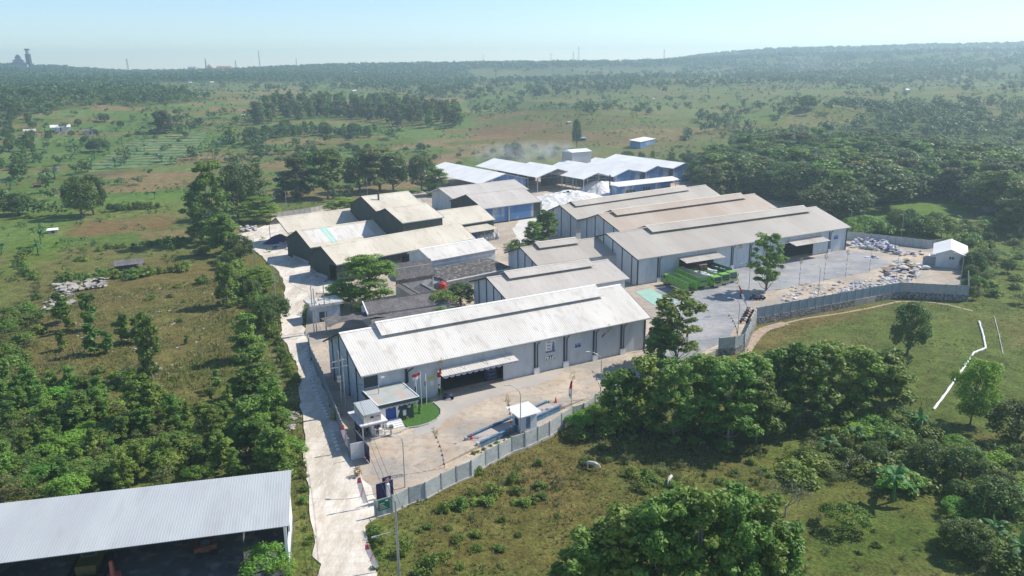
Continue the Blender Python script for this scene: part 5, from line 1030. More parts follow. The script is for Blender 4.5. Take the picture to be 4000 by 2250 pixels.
# motorcycles
def moto(m):
    t = empty('motorcycle', (0, 0, 0), 0, 'x', 'motorcycle', 'parked motorcycles')
    for y in (-.62, .62):
        w_ = MB().tube([(-.05, y, .3), (.05, y, .3)], .3, 12).build('wheel', M['rubber'], t)
    MB().ext([(-.12, -.5, .45), (-.12, .55, .5), (-.12, .75, .78), (-.12, .05, .8), (-.12, -.35, .62)], (.24, 0, 0)).build('body', m, t); MB().box(-.14, .14, -.05, .72, .78, .88).build('seat', M['black'], t)
    MB().tube([(-.33, -.42, 1.02), (0, -.5, .95), (.33, -.42, 1.02)], .025, 5).build('handlebar', M['steel'], t); MB().tube([(0, -.66, .3), (0, -.46, .98)], .035, 5).build('fork', M['steel'], t); return t
mats_ = [M['black'], M['machine_red'], M['white'], M['blue']]; pm = [moto(m) for m in mats_]; n_ = 0
MP = [((2518+k*7, 1352-k*9), 'motorcycle in the tight row parked behind the right end of the front warehouse', 'motorcycles behind the front warehouse') for k in range(7)]+[((2943+k*6.5, 1172-(k % 2)*5), 'motorcycle in the cluster parked under the tall yard tree', 'motorcycles under the tall tree') for k in range(6)]+[((2905+k*5, 1262-k*9), 'motorcycle in the shade against the inside of the wall bend', 'motorcycles against the wall bend') for k in range(6)]+[((1752, 1560), 'motorcycle standing in the shade at the left of the open loading door', 'motorcycles at the loading door')]
for k, (pp_, lb, gr) in enumerate(MP):
    o = pm[k] if k < 4 else dup(pm[k % 4]); b = gp(*pp_); o.location = (b[0], b[1], .02); o.rotation_euler = (0, 0, 1.2+.25*math.sin(k*3.1)); o['label'] = lb; o['group'] = gr
for k in range(4):
    o = dup(pm[0]); p = ML.w(-2.7+k*.55, -6.6); o.location = (p[0], p[1], .13); o.rotation_euler = (0, 0, ML.rz+.1*k); o['label'] = 'motorcycle in the dark carport of the guard post'; o['group'] = 'motorcycles in the guard post carport'
# ---------------------------------------------------------------- people and cows
def figure(name, joints, edges, m, parent, sub=2):
    me = bpy.data.meshes.new(name); me.from_pydata([j[0] for j in joints], edges, []); me.materials.append(m); o = bpy.data.objects.new(name, me); C.objects.link(o); o.parent = parent
    md = o.modifiers.new('skin', 'SKIN'); sv = me.skin_vertices[0].data
    for i, j in enumerate(joints): r = j[1]; sv[i].radius = (r, r) if not hasattr(r, '__len__') else r
    sv[0].use_root = True; md.use_smooth_shade = True; s = o.modifiers.new('sub', 'SUBSURF'); s.levels = sub; s.render_levels = sub
    dg = bpy.context.evaluated_depsgraph_get(); m2 = bpy.data.meshes.new_from_object(o.evaluated_get(dg)); o.modifiers.clear(); o.data = m2; m2.name = name; return o
def person(loc, rz, label, shirt, trousers, pose='stand', cat='person'):
    t = empty('person', loc, rz, label, cat)
    if pose == 'stand': H_ = [(0,0,.93),(0,0,1.12),(0,0,1.38),(0,0,1.5)]; legs = [[(s*.1,0,.88),(s*.11,-.01,.48),(s*.12,.02,.09),(s*.12,-.12,.04)] for s in (-1,1)]; arms = [[(s*.19,0,1.4),(s*.26,.03,1.14),(s*.16,-.18,1.02),(s*.08,-.24,1.03)] for s in (-1,1)]
    elif pose == 'walk': H_ = [(0,0,.93),(0,0,1.12),(0,-.02,1.38),(0,-.03,1.5)]; legs = [[(s*.1,0,.88),(s*.1,-.12*s,.48),(s*.1,.22*s,.1),(s*.1,.1*s,.04)] for s in (-1,1)]; arms = [[(s*.19,0,1.4),(s*.24,.08*s,1.14),(s*.24,-.1*s,.92),(s*.24,-.16*s,.86)] for s in (-1,1)]
    else: H_ = [(0,.15,.35),(0,.1,.5),(0,-.12,.72),(0,-.2,.82)]; legs = [[(s*.12,.12,.33),(s*.17,-.25,.48),(s*.15,-.02,.08),(s*.15,-.16,.04)] for s in (-1,1)]; arms = [[(s*.18,-.12,.72),(s*.22,-.3,.5),(s*.14,-.45,.3),(s*.1,-.5,.22)] for s in (-1,1)]
    J = [(H_[0], .13), (H_[1], .13), (H_[2], .15), (H_[3], .055)]; E_ = [(0,1),(1,2),(2,3)]
    hd = Vector(H_[3])+Vector((0, -.02, .15)); J += [(tuple(hd-Vector((0,0,.06))), .075), (tuple(hd+Vector((0,0,.06))), .085)]; E_ += [(3,4),(4,5)]
    for L_ in legs:
        i = len(J); J += [(L_[0], .085), (L_[1], .06), (L_[2], .042), (L_[3], .035)]; E_ += [(0,i),(i,i+1),(i+1,i+2),(i+2,i+3)]
    for A_ in arms:
        i = len(J); J += [(A_[0], .055), (A_[1], .042), (A_[2], .032), (A_[3], .03)]; E_ += [(2,i),(i,i+1),(i+1,i+2),(i+2,i+3)]
    body = figure('body', J, E_, M['skin'], t)
    figure('shirt', [(H_[0], .145), (H_[1], .145), (H_[2], .168)]+[(A_[0], .072) for A_ in arms]+[(tuple(Vector(A_[0]).lerp(Vector(A_[1]), .7)), .058) for A_ in arms], [(0,1),(1,2),(2,3),(2,4),(3,5),(4,6)], shirt, t)
    figure('trousers', [(H_[0], .14)]+[(L_[0], .1) for L_ in legs]+[(L_[1], .078) for L_ in legs]+[(L_[2], .06) for L_ in legs], [(0,1),(0,2),(1,3),(2,4),(3,5),(4,6)], trousers, t)
    for s in (-1, 1): MB().lathe([(0, 0), (.013, .008), (0, .016)], 6, cx=hd.x+s*.03, cy=hd.y-.085).build('eye', M['hair'], body).location = (0, 0, hd.z+.01)
    figure('hair', [(tuple(hd+Vector((0,.02,.05))), .092), (tuple(hd+Vector((0,.03,.09))), .07)], [(0,1)], M['hair'], t); return t
gs = mat('patterned_shirt', (.33,.29,.27), (.18,.16,.16), 9, rough=.8)
p = ML.w(-.9, -8.75); person((p[0], p[1], .12), ML.rz-.05, 'guard in a patterned shirt and black trousers standing at the guard post counter', gs, M['black'])
p = ML.w(-2.4, -8.0); person((p[0], p[1], .12), ML.rz, 'person in dark clothes crouching in the guard post carport', M['black'], M['black'], 'crouch')
b = gp(1219, 1408); person((b[0], b[1], .02), 1.2, 'person in a yellowish green shirt crouching at the foot of the roadside wall', mat('olive_shirt', (.25,.26,.1)), M['dark'], 'crouch')
b = gp(2892, 1168); person((b[0], b[1], .02), -.6, 'person in dark clothes walking beside the bent red and white banner pole', M['dark'], M['black'], 'walk')
def cow(loc, rz, label, sc_=1.0, graze=True):
    t = empty('cow', loc, rz, label, 'cow'); t.scale = (sc_,)*3; hz = .45 if graze else 1.25
    J = [((0,.0,1.05),(.30,.34)),((0,-.45,1.1),(.28,.33)),((0,-.75,1.2),(.22,.3)),((0,.5,1.08),(.29,.31)),((0,.75,1.12),(.2,.24)),((0,-1.1,1.0 if graze else 1.4),(.13,.16)),((0,-1.35,.7 if graze else 1.55),(.11,.13)),((0,-1.5,hz),(.07,.08))]
    E_ = [(0,1),(1,2),(0,3),(3,4),(2,5),(5,6),(6,7)]
    for s in (-1,1):
        i = len(J); J += [((s*.2,-.62,.8),.12),((s*.2,-.62,.45),.065),((s*.2,-.6,.12),.05),((s*.2,-.64,.03),.055)]; E_ += [(2,i),(i,i+1),(i+1,i+2),(i+2,i+3)]
        i = len(J); J += [((s*.2,.68,.82),.15),((s*.2,.62,.55),.08),((s*.2,.76,.42),.055),((s*.2,.72,.1),.045),((s*.2,.68,.03),.05)]; E_ += [(4,i),(i,i+1),(i+1,i+2),(i+2,i+3),(i+3,i+4)]
    i = len(J); J += [((0,.95,1.15),.035),((0,1.02,.7),.025),((0,1.02,.45),.04)]; E_ += [(4,i),(i,i+1),(i+1,i+2)]
    for s in (-1,1): i = len(J); J += [((s*.2,-1.27,.82 if graze else 1.66),.03)]; E_ += [(6,i)]
    figure('body', J, E_, M['cow'], t); return t
p = hit(2312, 1832); cow(tuple(p), 1.15, 'white cow grazing side on in the field below the front wall', .84)
p = hit(2617, 1888); cow(tuple(p), -.5, 'white cow seen from behind among the low bushes of the lower field', .8)

# ---------------------------------------------------------------- sacks, rubbish, rubble
def blob(name, m, seed, n=8, flat=.6):
    rs = np.random.RandomState(seed); mb = MB(); pr = []
    for k in range(6):
        a = math.pi*k/5; pr.append((math.sin(a), flat*(1-math.cos(a))/2))
    mb.lathe(pr, n); mb.v = [(x*(1+.25*math.sin(seed+x*5+z*7)), y*(1+.25*math.sin(seed*2+y*6)), z*(1+.3*math.sin(seed+x*4+y*5))) for x, y, z in mb.v]; return mb.mesh(name)
bms = []
for k in range(4):
    me = blob('refuse_bag', None, k*3+1); me.materials.append(M['bag'] if k != 2 else M['bag_blue']); bms.append(me)
rs = np.random.RandomState(12)
def scatter(meshes, poly, n, s0, s1, name, label, cat, group, zf=lambda a, b: 0, pile=0.0):
    xs = [p[0] for p in poly]; ys = [p[1] for p in poly]; k = 0
    for _ in range(n*20):
        x, y = rs.uniform(min(xs), max(xs)), rs.uniform(min(ys), max(ys))
        if not inpoly(np.array([x]), np.array([y]), poly)[0]: continue
        b = gp(x, y); o = bpy.data.objects.new(name, meshes[rs.randint(len(meshes))]); C.objects.link(o); s = rs.uniform(s0, s1); o.location = (b[0], b[1], rs.uniform(0, pile)+.01); o.rotation_euler = (rs.uniform(-.3, .3), rs.uniform(-.3, .3), rs.uniform(0, 6.28)); o.scale = (s, s*rs.uniform(.6, 1), s*rs.uniform(.5, 1)); tag(o, label, cat, group); k += 1
        if k >= n: return
scatter(bms, [(3310,955),(3400,935),(3440,950),(3530,985),(3520,1000),(3400,975),(3310,968)], 150, .45, 1.0, 'refuse_bag', 'stuffed refuse bag in the long heap along the grey back wall', 'refuse bag', 'refuse bags along the back wall', pile=1.3)
scatter(bms, [(3500,990),(3600,985),(3615,1000),(3510,1000)], 30, .3, .7, 'refuse_bag', 'refuse bag in the low dark tail of the heap, left of the small house', 'refuse bag', 'refuse bags beside the small house', pile=.4)
cbm = []
for k in range(3): me = MB().box(-1, 1, -.7, .7, 0, .05).mesh('flat_carton'); me.materials.append(mat('carton%d' % k, [(.42,.34,.25),(.55,.5,.44),(.3,.23,.17)][k], [(.3,.24,.18),(.45,.4,.36),(.22,.17,.13)][k], 2, rough=.9)); cbm.append(me)
scatter(cbm+[bms[0]], [(3440,1050),(3540,1020),(3600,1050),(3570,1085),(3480,1085)], 70, .4, 1.3, 'flat_carton', 'flattened carton or sheet in the heap in front of the small white roofed house', 'waste', 'waste in the carton heap', pile=.8)
scatter([bms[0], bms[1], cbm[1]], [(3470,1070),(3590,1060),(3580,1095),(3500,1118),(3400,1138),(3280,1150),(3300,1118)], 190, .25, .75, 'waste_scrap', 'pale scrap of rubbish strewn over the bare ground inside the blue grey wall', 'waste', 'scattered scraps inside the blue grey wall', pile=.1)
scatter([bms[0], cbm[1], cbm[0]], [(3060,1160),(3100,1115),(3400,1090),(3440,1115),(3260,1158),(3040,1200)], 190, .2, .7, 'waste_scrap', 'pale scrap of rubbish strewn between the tall tree and blue grey wall', 'waste', 'scattered scraps near the tall tree', pile=.05)
scatter([bms[0]], [(3590,1045),(3615,1035),(3625,1055),(3605,1060)], 2, 1.3, 1.5, 'bulk_bag', 'large silver bulk bag lying left of the small white roofed house', 'sack', 'silver bulk bags by the small house')
scatter(bms, [(3380,1000),(3420,1000),(3440,1012),(3390,1010)], 6, .5, .9, 'refuse_bag', 'dark refuse bag lying alone on the edge of the grey pad', 'refuse bag', 'refuse bags on the pad edge')
# green mat ground
tag(MB().prism(P0((2480,1140),(2540,1128),(2600,1160),(2650,1180),(2590,1200),(2550,1190)), .02, .05).build('green_mat', M['court']), 'pale green sheet spread on the ground beside the green lorries', 'ground sheet')
# left yard things
o = heap('tarp_heap', 'navy tarpaulin covered heap under the edge of the open sided old shed', 'tarpaulin', gp(1092, 945), 5, 3.4, 2.4, 51, M['tarp'], 8, 30, .5)
scatter([bms[0], bms[1]], [(1070,965),(1130,940),(1135,975),(1100,975)], 22, .35, .8, 'white_sack', 'white sack beside the navy tarpaulin heap at the old shed', 'sack', 'sacks by the tarpaulin heap', pile=.5)
scatter([bms[0], bms[1]], [(930,893),(1000,885),(1002,905),(935,905)], 30, .4, .8, 'white_sack', 'grey white sack heaped at the upper left end of the pale yard', 'sack', 'sacks at the upper yard end', pile=.5)
b = gp(1240, 1075); o = MB().ext([(-1.6, -1.3, .9), (1.6, -1.3, .5), (1.6, 1.3, 1.6), (-1.6, 1.3, 1.9)], (0, 0, .15)).build('scrap_box', M['concrete']); o.location = (b[0], b[1], 0); o.rotation_euler = (0, 0, .4); tag(o, 'tilted grey metal box dumped beside the old shed doorway', 'scrap')
scatter([bms[0], cbm[0]], [(1225,1080),(1290,1090),(1270,1110),(1230,1100)], 16, .3, .6, 'scrap', 'scrap piece lying at the old shed doorway', 'scrap', 'scrap at the old shed doorway')
# rubble on the left field
rms = []
for k in range(4):
    rr_ = np.random.RandomState(k); mb = MB().box(-1, 1, -.8, .8, 0, .55); mb.v = [(x+rr_.uniform(-.35, .35), y+rr_.uniform(-.35, .35), z+rr_.uniform(-.15, .25)) for x, y, z in mb.v]; me = mb.mesh('rock'); me.materials.append(M['rockm']); rms.append(me)
def scat3(meshes, poly, n, s0, s1, name, label, cat, group, pile=0, flatz=1.0):
    xs = [p[0] for p in poly]; ys = [p[1] for p in poly]; k = 0
    while k < n:
        x, y = rs.uniform(min(xs), max(xs)), rs.uniform(min(ys), max(ys))
        if not inpoly(np.array([x]), np.array([y]), poly)[0]: continue
        h_ = hit(x, y); o = bpy.data.objects.new(name, meshes[rs.randint(len(meshes))]); C.objects.link(o); s = rs.uniform(s0, s1); o.location = (h_[0], h_[1], h_[2]+rs.uniform(0, pile)); o.rotation_euler = (rs.uniform(-.25, .25), rs.uniform(-.25, .25), rs.uniform(0, 6.28)); o.scale = (s*rs.uniform(.7, 1.3), s, s*flatz); tag(o, label, cat, group); k += 1
scat3(rms, [D(*p) for p in ((140,718),(205,706),(275,706),(262,722),(190,738),(145,736))], 85, .35, 1.1, 'rock_slab', 'pale broken rock slab in the rubble pile on the left field', 'rock', 'rubble slabs on the left field', .7, .6)
scat3(rms, [D(*p) for p in ((135,740),(180,735),(185,765),(110,785),(115,765))], 40, .35, 1.0, 'rock_slab', 'pale rock in the lower lobe of the left field rubble pile', 'rock', 'lower rubble rocks', .3, .7)
scat3(rms, [D(*p) for p in ((230,760),(290,745),(560,700),(600,760),(430,1010),(120,900),(100,850))], 70, .10, .4, 'loose_rock', 'pale stone lying in the dry grass of the left field', 'stone', 'stones in the left field', 0, .6)
scat3(rms, [D(*p) for p in ((715,1030),(752,1035),(752,1085),(722,1085))], 35, .15, .4, 'loose_rock', 'whitish stone on the left verge of the limestone road', 'stone', 'stones on the left road verge', .1, .6)
# white pipe line in the right field
def groundpipe(name, label, pts, r, m):
    P = []
    for a, b in zip(pts, pts[1:]):
        for k in range(6): P.append((a[0]+(b[0]-a[0])*k/6, a[1]+(b[1]-a[1])*k/6))
    P.append(pts[-1]); mb = MB(); W_ = [hit(*p) for p in P]; mb.tube([(p[0], p[1], p[2]+r*.7+.06*math.sin(i*2.1)) for i, p in enumerate(W_)], [r*(1+.18*math.sin(i*1.9)) for i in range(len(W_))], 8)
    tag(mb.build(name, m), label, 'pipe')
groundpipe('field_pipe', 'white lumpy pipe bending across the right field', [(3824,1258),(3840,1310),(3850,1362),(3804,1380),(3770,1430),(3735,1480),(3690,1545),(3646,1602)], .20, M['white'])
groundpipe('field_pipe', 'thin half buried pipe right of the white one', [(3884,1240),(3900,1300),(3918,1385)], .10, M['concrete'])
# small far houses, huts
def hut(px, py, wpx, label, roof='roof_blu', wall='concrete', hh=None, cat='hut', az=60, name='field_hut', open_=False):
    p = hit(px, py); d = math.hypot(p[0], p[1]); W_ = wpx/FP*d; H_ = hh or min(4, W_*.5); t = empty(name, tuple(p), R(90-az), label, cat); dp = W_*.7
    MB().ext([(-W_/2-.3, -dp/2-.4, H_*.72), (-W_/2-.3, 0, H_*1.1), (-W_/2-.3, dp/2+.4, H_*.72), (-W_/2-.3, 0, H_*1.02)], (W_+.6, 0, 0)).build('roof', M[roof], t)
    if open_:
        for x in (-W_/2, W_/2):
            for y in (-dp/2, dp/2): MB().box(x-.08, x+.08, y-.08, y+.08, -.2, H_*.75).build('post', M['trunk'], t)
        MB().box(-W_/2, W_/2, -dp/2, dp/2, .5, .62).build('platform', M['trunk'], t)
    else:
        MB().ext([(-W_/2, -dp/2, -.5), (W_/2, -dp/2, -.5), (W_/2, dp/2, -.5), (-W_/2, dp/2, -.5)], (0, 0, .5+H_*.76)).build('wall', M[wall], t); MB().box(-.4, .4, -dp/2-.04, -dp/2-.003, 0, H_*.6).build('door', M['dark'], t)
HUTS = [(238,508,58,'pale roofed farmhouse among banana plants, leftmost of the field houses','roof_blu','wall_white'),(118,522,34,'grey roofed house left of the pale farmhouse','roof_mid','concrete'),(352,520,34,'grey hut right of the pale farmhouse','roof_grey','concrete'),(207,905,30,'small white roofed field hut beside the banana plants','roof_blu','concrete'),(214,662,24,'blue grey field hut below the terraces','roof_grey','wall_white'),(146,727,22,'tiny dark brown field shelter in the left meadow','rust','dark'),(627,603,12,'small white shelter at the terrace edge','roof_blu','wall_white'),(1034,602,22,'dark hut at the field edge left of the tree group','roof_grey','dark'),
 (951,449,10,'tiny white hut on the far terraced slope','roof_blu','wall_white'),(1135,373,10,'tiny white hut in the far plain left of the smoke','roof_blu','wall_white'),(1384,356,14,'white roofed far house right of the thin smoke','roof_blu','wall_white'),(2552,385,8,'tiny white hut in the valley beyond the works','roof_blu','wall_white'),(2222,478,14,'small pale hut on the reddish burnt hill','roof_mid','concrete'),(2272,545,26,'blue roofed shelter beyond the factory halls','wall_blue','dark'),(3540,354,18,'pale roof in the hazy right valley','roof_blu','wall_white'),(3550,262,12,'faint white roof on the right valley floor','roof_blu','wall_white'),(2530,279,8,'tiny white roof on the middle ridge','roof_blu','wall_white'),(2722,267,10,'two faint white roofs below the right ridge','roof_blu','wall_white'),(3165,243,18,'faint white roof below the far right ridge','roof_blu','wall_white'),(790,365,22,'greyish long roof in the far left woods','roof_mid','wall_white'),(745,322,10,'faint white roof in the far left woods','roof_blu','wall_white'),(828,322,12,'faint white roof right of another in the far left woods','roof_blu','wall_white'),(1300,272,10,'faint white roof on the middle ridge under the pylons','roof_blu','wall_white'),(3850,842,62,'dark weathered hut in the right clearing','roof_grey','dark')]
for x, y, w_, lb, r_, wl in HUTS: hut(x, y+4, w_, lb, r_, wl)
hut(505, 1050, 90, 'leaning dark sheet roof shelter in the left hedge', 'roof_grey', 'dark', 2.4, open_=True)
# bright shed behind the works
p = hit(2500, 572); fK = Frame(p[:2], 62); t = empty('long_shed', (p[0], p[1], p[2]), fK.rz+.55, 'long bright white roofed shed among bushes behind the works', 'shed'); mb = MB(); corr(mb, -9, 17, -4, 3.6, 4, 4.6, .8); mb.build('roof', M['roof_blu'], t); MB().box(-8.5, 16.5, -3.5, 3.5, -.5, 3.55).build('wall', M['wall_blue'], t)
# landmarks on the skyline
def far_at(px, py_base, r):
    d = ray(px, py_base); s = r/math.hypot(d[0], d[1]); return d[0]*s, d[1]*s, CH+d[2]*s, r
x, y, z, r = far_at(75, 258, 2300); t = empty('temple_hall', (x, y, z), .3, 'dark tiered roof hall on the far left hilltop', 'hall')
for k, (w_, h0, h1) in enumerate(((17, 4, 11), (10, 12, 17), (5.5, 18, 26))): MB().prism([(w_, w_*.7), (-w_, w_*.7), (-w_, -w_*.7), (w_, -w_*.7)], h0-2.4, h0).build('storey', M['white'], t); mb = MB(); c_ = [(w_*1.25, w_*.9), (-w_*1.25, w_*.9), (-w_*1.25, -w_*.9), (w_*1.25, -w_*.9)]; q_ = .3; [mb.face([(c_[i][0], c_[i][1], h0), (c_[(i+1) % 4][0], c_[(i+1) % 4][1], h0), (c_[(i+1) % 4][0]*q_, c_[(i+1) % 4][1]*q_, h1), (c_[i][0]*q_, c_[i][1]*q_, h1)]) for i in range(4)]; mb.build('roof_tier', M['dark'], t)
MB().box(-20, 20, -14, 14, -20, 4).build('hall_wall', M['concrete'], t)
x, y, z, r = far_at(115, 255, 2300); t = empty('lookout_tower', (x, y, z), 0, 'tall dark tower with a lighter open top on the far left hilltop', 'tower'); MB().box(-4.5, 4.5, -4.5, 4.5, -15, 26).build('shaft', M['dark'], t); MB().box(-3, 3, -3, 3, 26, 35).build('upper_shaft', M['post'], t); MB().box(-4.5, 4.5, -4, 4, 35, 38).build('top_platform', M['dark'], t)
x, y, z, r = far_at(822, 272, 2350); t = empty('mosque', (x, y, z), 0, 'pale domed mosque with red walls on the left skyline', 'mosque'); MB().box(-9, 9, -9, 9, -14, 5).build('wall', mat('red_wall', (.45,.16,.12)), t); MB().lathe([(7.5, 5), (8, 8), (6.8, 11), (4, 13.5), (0, 15)], 16).build('dome', mat('gold_dome', (.6,.52,.3)), t, smooth=True)
x, y, z, r = far_at(806, 272, 2350); t = empty('minaret', (x, y, z), 0, 'slender minaret left of the mosque dome on the skyline', 'tower'); MB().tube([(0, 0, -15), (0, 0, 22), (0, 0, 31)], [2, 1.5, .2], 8).build('shaft', M['rust'], t); MB().lathe([(1.5, 18), (2.6, 19), (2.6, 20), (1.5, 21)], 8).build('balcony', M['concrete'], t)
for px, w_, lb in ((752, 14, 'pale house with a pointed roof left of the minaret'), (862, 12, 'red roofed building right of the mosque dome, left of two'), (890, 12, 'red roofed building right of the mosque dome, right of two')):
    x, y, z, r = far_at(px, 271, 2350); t = empty('skyline_house', (x, y, z), 0, lb, 'house'); MB().box(-w_*.7, w_*.7, -6, 6, -14, 5).build('wall', M['cream'], t); MB().ext([(-w_*.8, -7, 5), (-w_*.8, 0, 9), (-w_*.8, 7, 5)], (w_*1.6, 0, 0)).build('roof', mat('tile_%d' % px, (.5,.16,.1) if px > 800 else (.6,.6,.6)), t)
for px, yt, yb, r, lb in ((500,235,270,2500,'faint lattice pylon on the left skyline'),(923,240,275,2500,'faint lattice pylon right of the mosque'),(1016,206,270,2400,'tall thin mast on the skyline left of centre'),(1159,230,262,2500,'short mast on the skyline, second left of centre'),(1888,217,250,2700,'mast at the centre of the skyline'),(2152,210,240,2700,'faint pylon left of the tall centre right pylon'),(2260,186,236,2500,'tallest lattice pylon, centre right on the skyline'),(2239,205,240,2700,'faint pylon just left of the tallest pylon'),(2594,196,230,2700,'lattice pylon at the left foot of the far right ridge')):
    x, y, z, r = far_at(px, yb, r); h_ = (yb-yt)/FP*r*1.02; t = empty('pylon', (x, y, z), 0, lb, 'pylon'); wdt = 2.6 if 'lattice' in lb or 'pylon' in lb else 1.0; mb = MB()
    for sx, sy in ((-1,-1),(1,-1),(1,1),(-1,1)): mb.tube([(sx*wdt, sy*wdt, -12), (sx*.4, sy*.4, h_)], .42, 4)
    for k in range(5): z_ = h_*k/5; w0 = wdt+(.4-wdt)*(z_+12)/(h_+12); mb.tube([(-w0, 0, z_), (w0, 0, z_)], .25, 3)
    mb.build('lattice', M['steel'], t)
    if wdt > 2: MB().box(-5, 5, -.2, .2, h_*.8, h_*.8+.5).build('crossarm', M['steel'], t)
# ---------------------------------------------------------------- vegetation
def mesh_from(V, F, name, m): return rawmesh(name, V, F, m)
def limb_mesh(H, cl, seed, r0, n=9, pale=False, lean=.3, multi=1, z0=.15):
    rs = np.random.RandomState(seed); mb = MB(); mt = M['trunk_pale'] if pale else M['trunk']
    for s in range(multi):
        ang = rs.uniform(0, 6.28); off = 0 if multi == 1 else .35; top = Vector((lean*rs.uniform(-1, 1), lean*rs.uniform(-1, 1), H*.82)); b = Vector((off*math.cos(ang), off*math.sin(ang), -.3))
        P = [b.lerp(top, k/5)+Vector((.12*math.sin(k*2+seed), .12*math.cos(k*1.7+seed), 0))*(k > 0) for k in range(6)]; mb.tube(P, [r0*(1-.16*k) for k in range(6)], 7)
    for c in cl[::max(1, len(cl)//n)]:
        c = Vector(c[0]); f = max(z0, min(.75, (c.z/H)-.22)); a = b.lerp(top, f); mid = a.lerp(c, .55)+Vector((0, 0, -.04*H)); mb.tube([a, mid, c], [r0*.38, r0*.24, r0*.08], 5)
    me = mb.mesh('trunk'); me.materials.append(mt); me.polygons.foreach_set('use_smooth', [True]*len(me.polygons)); return me
def proto(kind, seed):
    rs = np.random.RandomState(seed*13+5); cl = []
    if kind in ('teak', 'brown', 'bigteak'):
        H = 17.0 if kind == 'bigteak' else 12.0; n = 74 if kind == 'bigteak' else 46; q = H/12
        for k in range(n+16):
            z = H*(.09+.89*rs.rand()**.85); f = (z/H-.09)/.9; w_ = q*2.75*(1-.5*f**2.6)*(.7+.5*rs.rand()); a = rs.uniform(0, 6.28); rr_ = w_*rs.rand()**.4; s = rs.uniform(.65, 1.15); cl.append(((rr_*math.cos(a), rr_*math.sin(a), z), (s, s, s*.75)))
        V, F = leafcloud(cl, 112, .31, rs, up=.45, shell=.25, droop=.5); lm = 'leaf_brown' if kind == 'brown' else 'leaf_teak'; tr = limb_mesh(H, cl, seed, .2, 14, pale=True)
    elif kind == 'sparse':
        H = 15.0
        for k in range(70):
            z = H*(.26+.72*rs.rand()); f = abs(z/H-.62)/.4; w_ = 3.0*(1.05-.6*f**2)*rs.rand()**.45; a = rs.uniform(0, 6.28); s = rs.uniform(.55, 1.05); cl.append(((w_*math.cos(a), w_*math.sin(a), z), (s, s, s*.6)))
        V, F = leafcloud(cl, 62, .34, rs, up=.4, shell=.2, droop=.6); lm = 'leaf_teak'; tr = limb_mesh(H, cl, seed, .17, 22, multi=2, lean=1.2)
    elif kind == 'mango':
        H = 9.0
        for k in range(85):
            u = rs.rand(); a = rs.uniform(0, 6.28); ph = math.acos(1-1.7*u); x, y, z = 3.6*math.sin(ph)*math.cos(a), 3.6*math.sin(ph)*math.sin(a), 4.7+3.6*math.cos(ph); q_ = rs.uniform(.78, 1.03); s = rs.uniform(.75, 1.25); cl.append(((x*q_, y*q_, max(1.2, z)), (s, s, s*.8)))
        V, F = leafcloud(cl, 70, .27, rs, up=.5, shell=.45); lm = 'leaf_dark'; tr = limb_mesh(H, cl, seed, .28, 10)
    elif kind == 'feather':
        H = 8.0
        for k in range(105):
            z = H*(.22+.76*rs.rand()); w_ = 5.0*math.sqrt(max(.05, 1-((z/H-.52)/.5)**2))*rs.rand()**.45; a = rs.uniform(0, 6.28); s = rs.uniform(1.0, 1.8); cl.append(((w_*math.cos(a), w_*math.sin(a), z), (s, s, .2)))
        V, F = leafcloud(cl, 150, .24, rs, up=1.5, shell=.1); lm = 'leaf_feather'; tr = limb_mesh(H, cl, seed, .22, 16)
    elif kind == 'bright':
        H = 9.0
        for k in range(64):
            z = H*(.2+.77*rs.rand()); w_ = 2.9*math.sqrt(max(.05, 1-((z/H-.6)/.42)**2))*rs.rand()**.5; a = rs.uniform(0, 6.28); s = rs.uniform(.6, 1.0); cl.append(((w_*math.cos(a), w_*math.sin(a), z), (s, s, s)))
        V, F = leafcloud(cl, 110, .17, rs, up=.3, shell=.15, aspect=2.5); lm = 'leaf_bright'; tr = limb_mesh(H, cl, seed, .13, 14)
    elif kind == 'sapling':
        H = 4.5; n = 7+seed % 3
        for k in range(n):
            z = H*(.25+.72*k/(n-1)); s = rs.uniform(.38, .62)*(1.15-.5*k/n); cl.append(((rs.uniform(-.35, .35), rs.uniform(-.35, .35), z), (s, s, s*.9)))
        V, F = leafcloud(cl, 90, .27, rs, up=.3, shell=.3, droop=1.2); lm = 'leaf_teak'; tr = limb_mesh(H, cl, seed, .055, 4, pale=True, lean=.1)
    elif kind == 'bush':
        H = 2.0
        for k in range(15):
            a = rs.uniform(0, 6.28); w_ = 1.25*rs.rand()**.6; s = rs.uniform(.4, .75); cl.append(((w_*math.cos(a), w_*math.sin(a), .35+1.15*rs.rand()*(1-.5*w_/1.25)), (s, s, s*.8)))
        V, F = leafcloud(cl, 66, .17, rs, up=.6, shell=.3); lm = 'leaf_bush'; tr = limb_mesh(H, cl, seed, .05, 5, lean=.1)
    elif kind == 'mound':
        H = 2.6
        for k in range(26):
            a = rs.uniform(0, 6.28); u = rs.rand(); w_ = 2.3*math.sqrt(u); s = rs.uniform(.5, .8); cl.append(((w_*math.cos(a), w_*math.sin(a), .4+1.75*math.sqrt(max(0, 1-u*.85))), (s, s, s*.6)))
        V, F = leafcloud(cl, 100, .14, rs, up=.8, shell=.5); lm = 'leaf_bright' if seed % 2 else 'leaf_bush'; tr = limb_mesh(H, cl, seed, .05, 5, lean=.1)
    elif kind == 'scrub':
        H = 2.4
        for k in range(12):
            a = rs.uniform(0, 6.28); w_ = 1.3*rs.rand()**.6; s = rs.uniform(.4, .7); cl.append(((w_*math.cos(a), w_*math.sin(a), .5+1.5*rs.rand()), (s, s, s*.8)))
        V, F = leafcloud(cl, 44, .12, rs, up=.5, shell=.1, aspect=2); lm = 'leaf_brown'; tr = limb_mesh(H, cl, seed, .04, 9, lean=.2)
    elif kind == 'banana':
        H = 4.0; mb = MB(); q_ = []
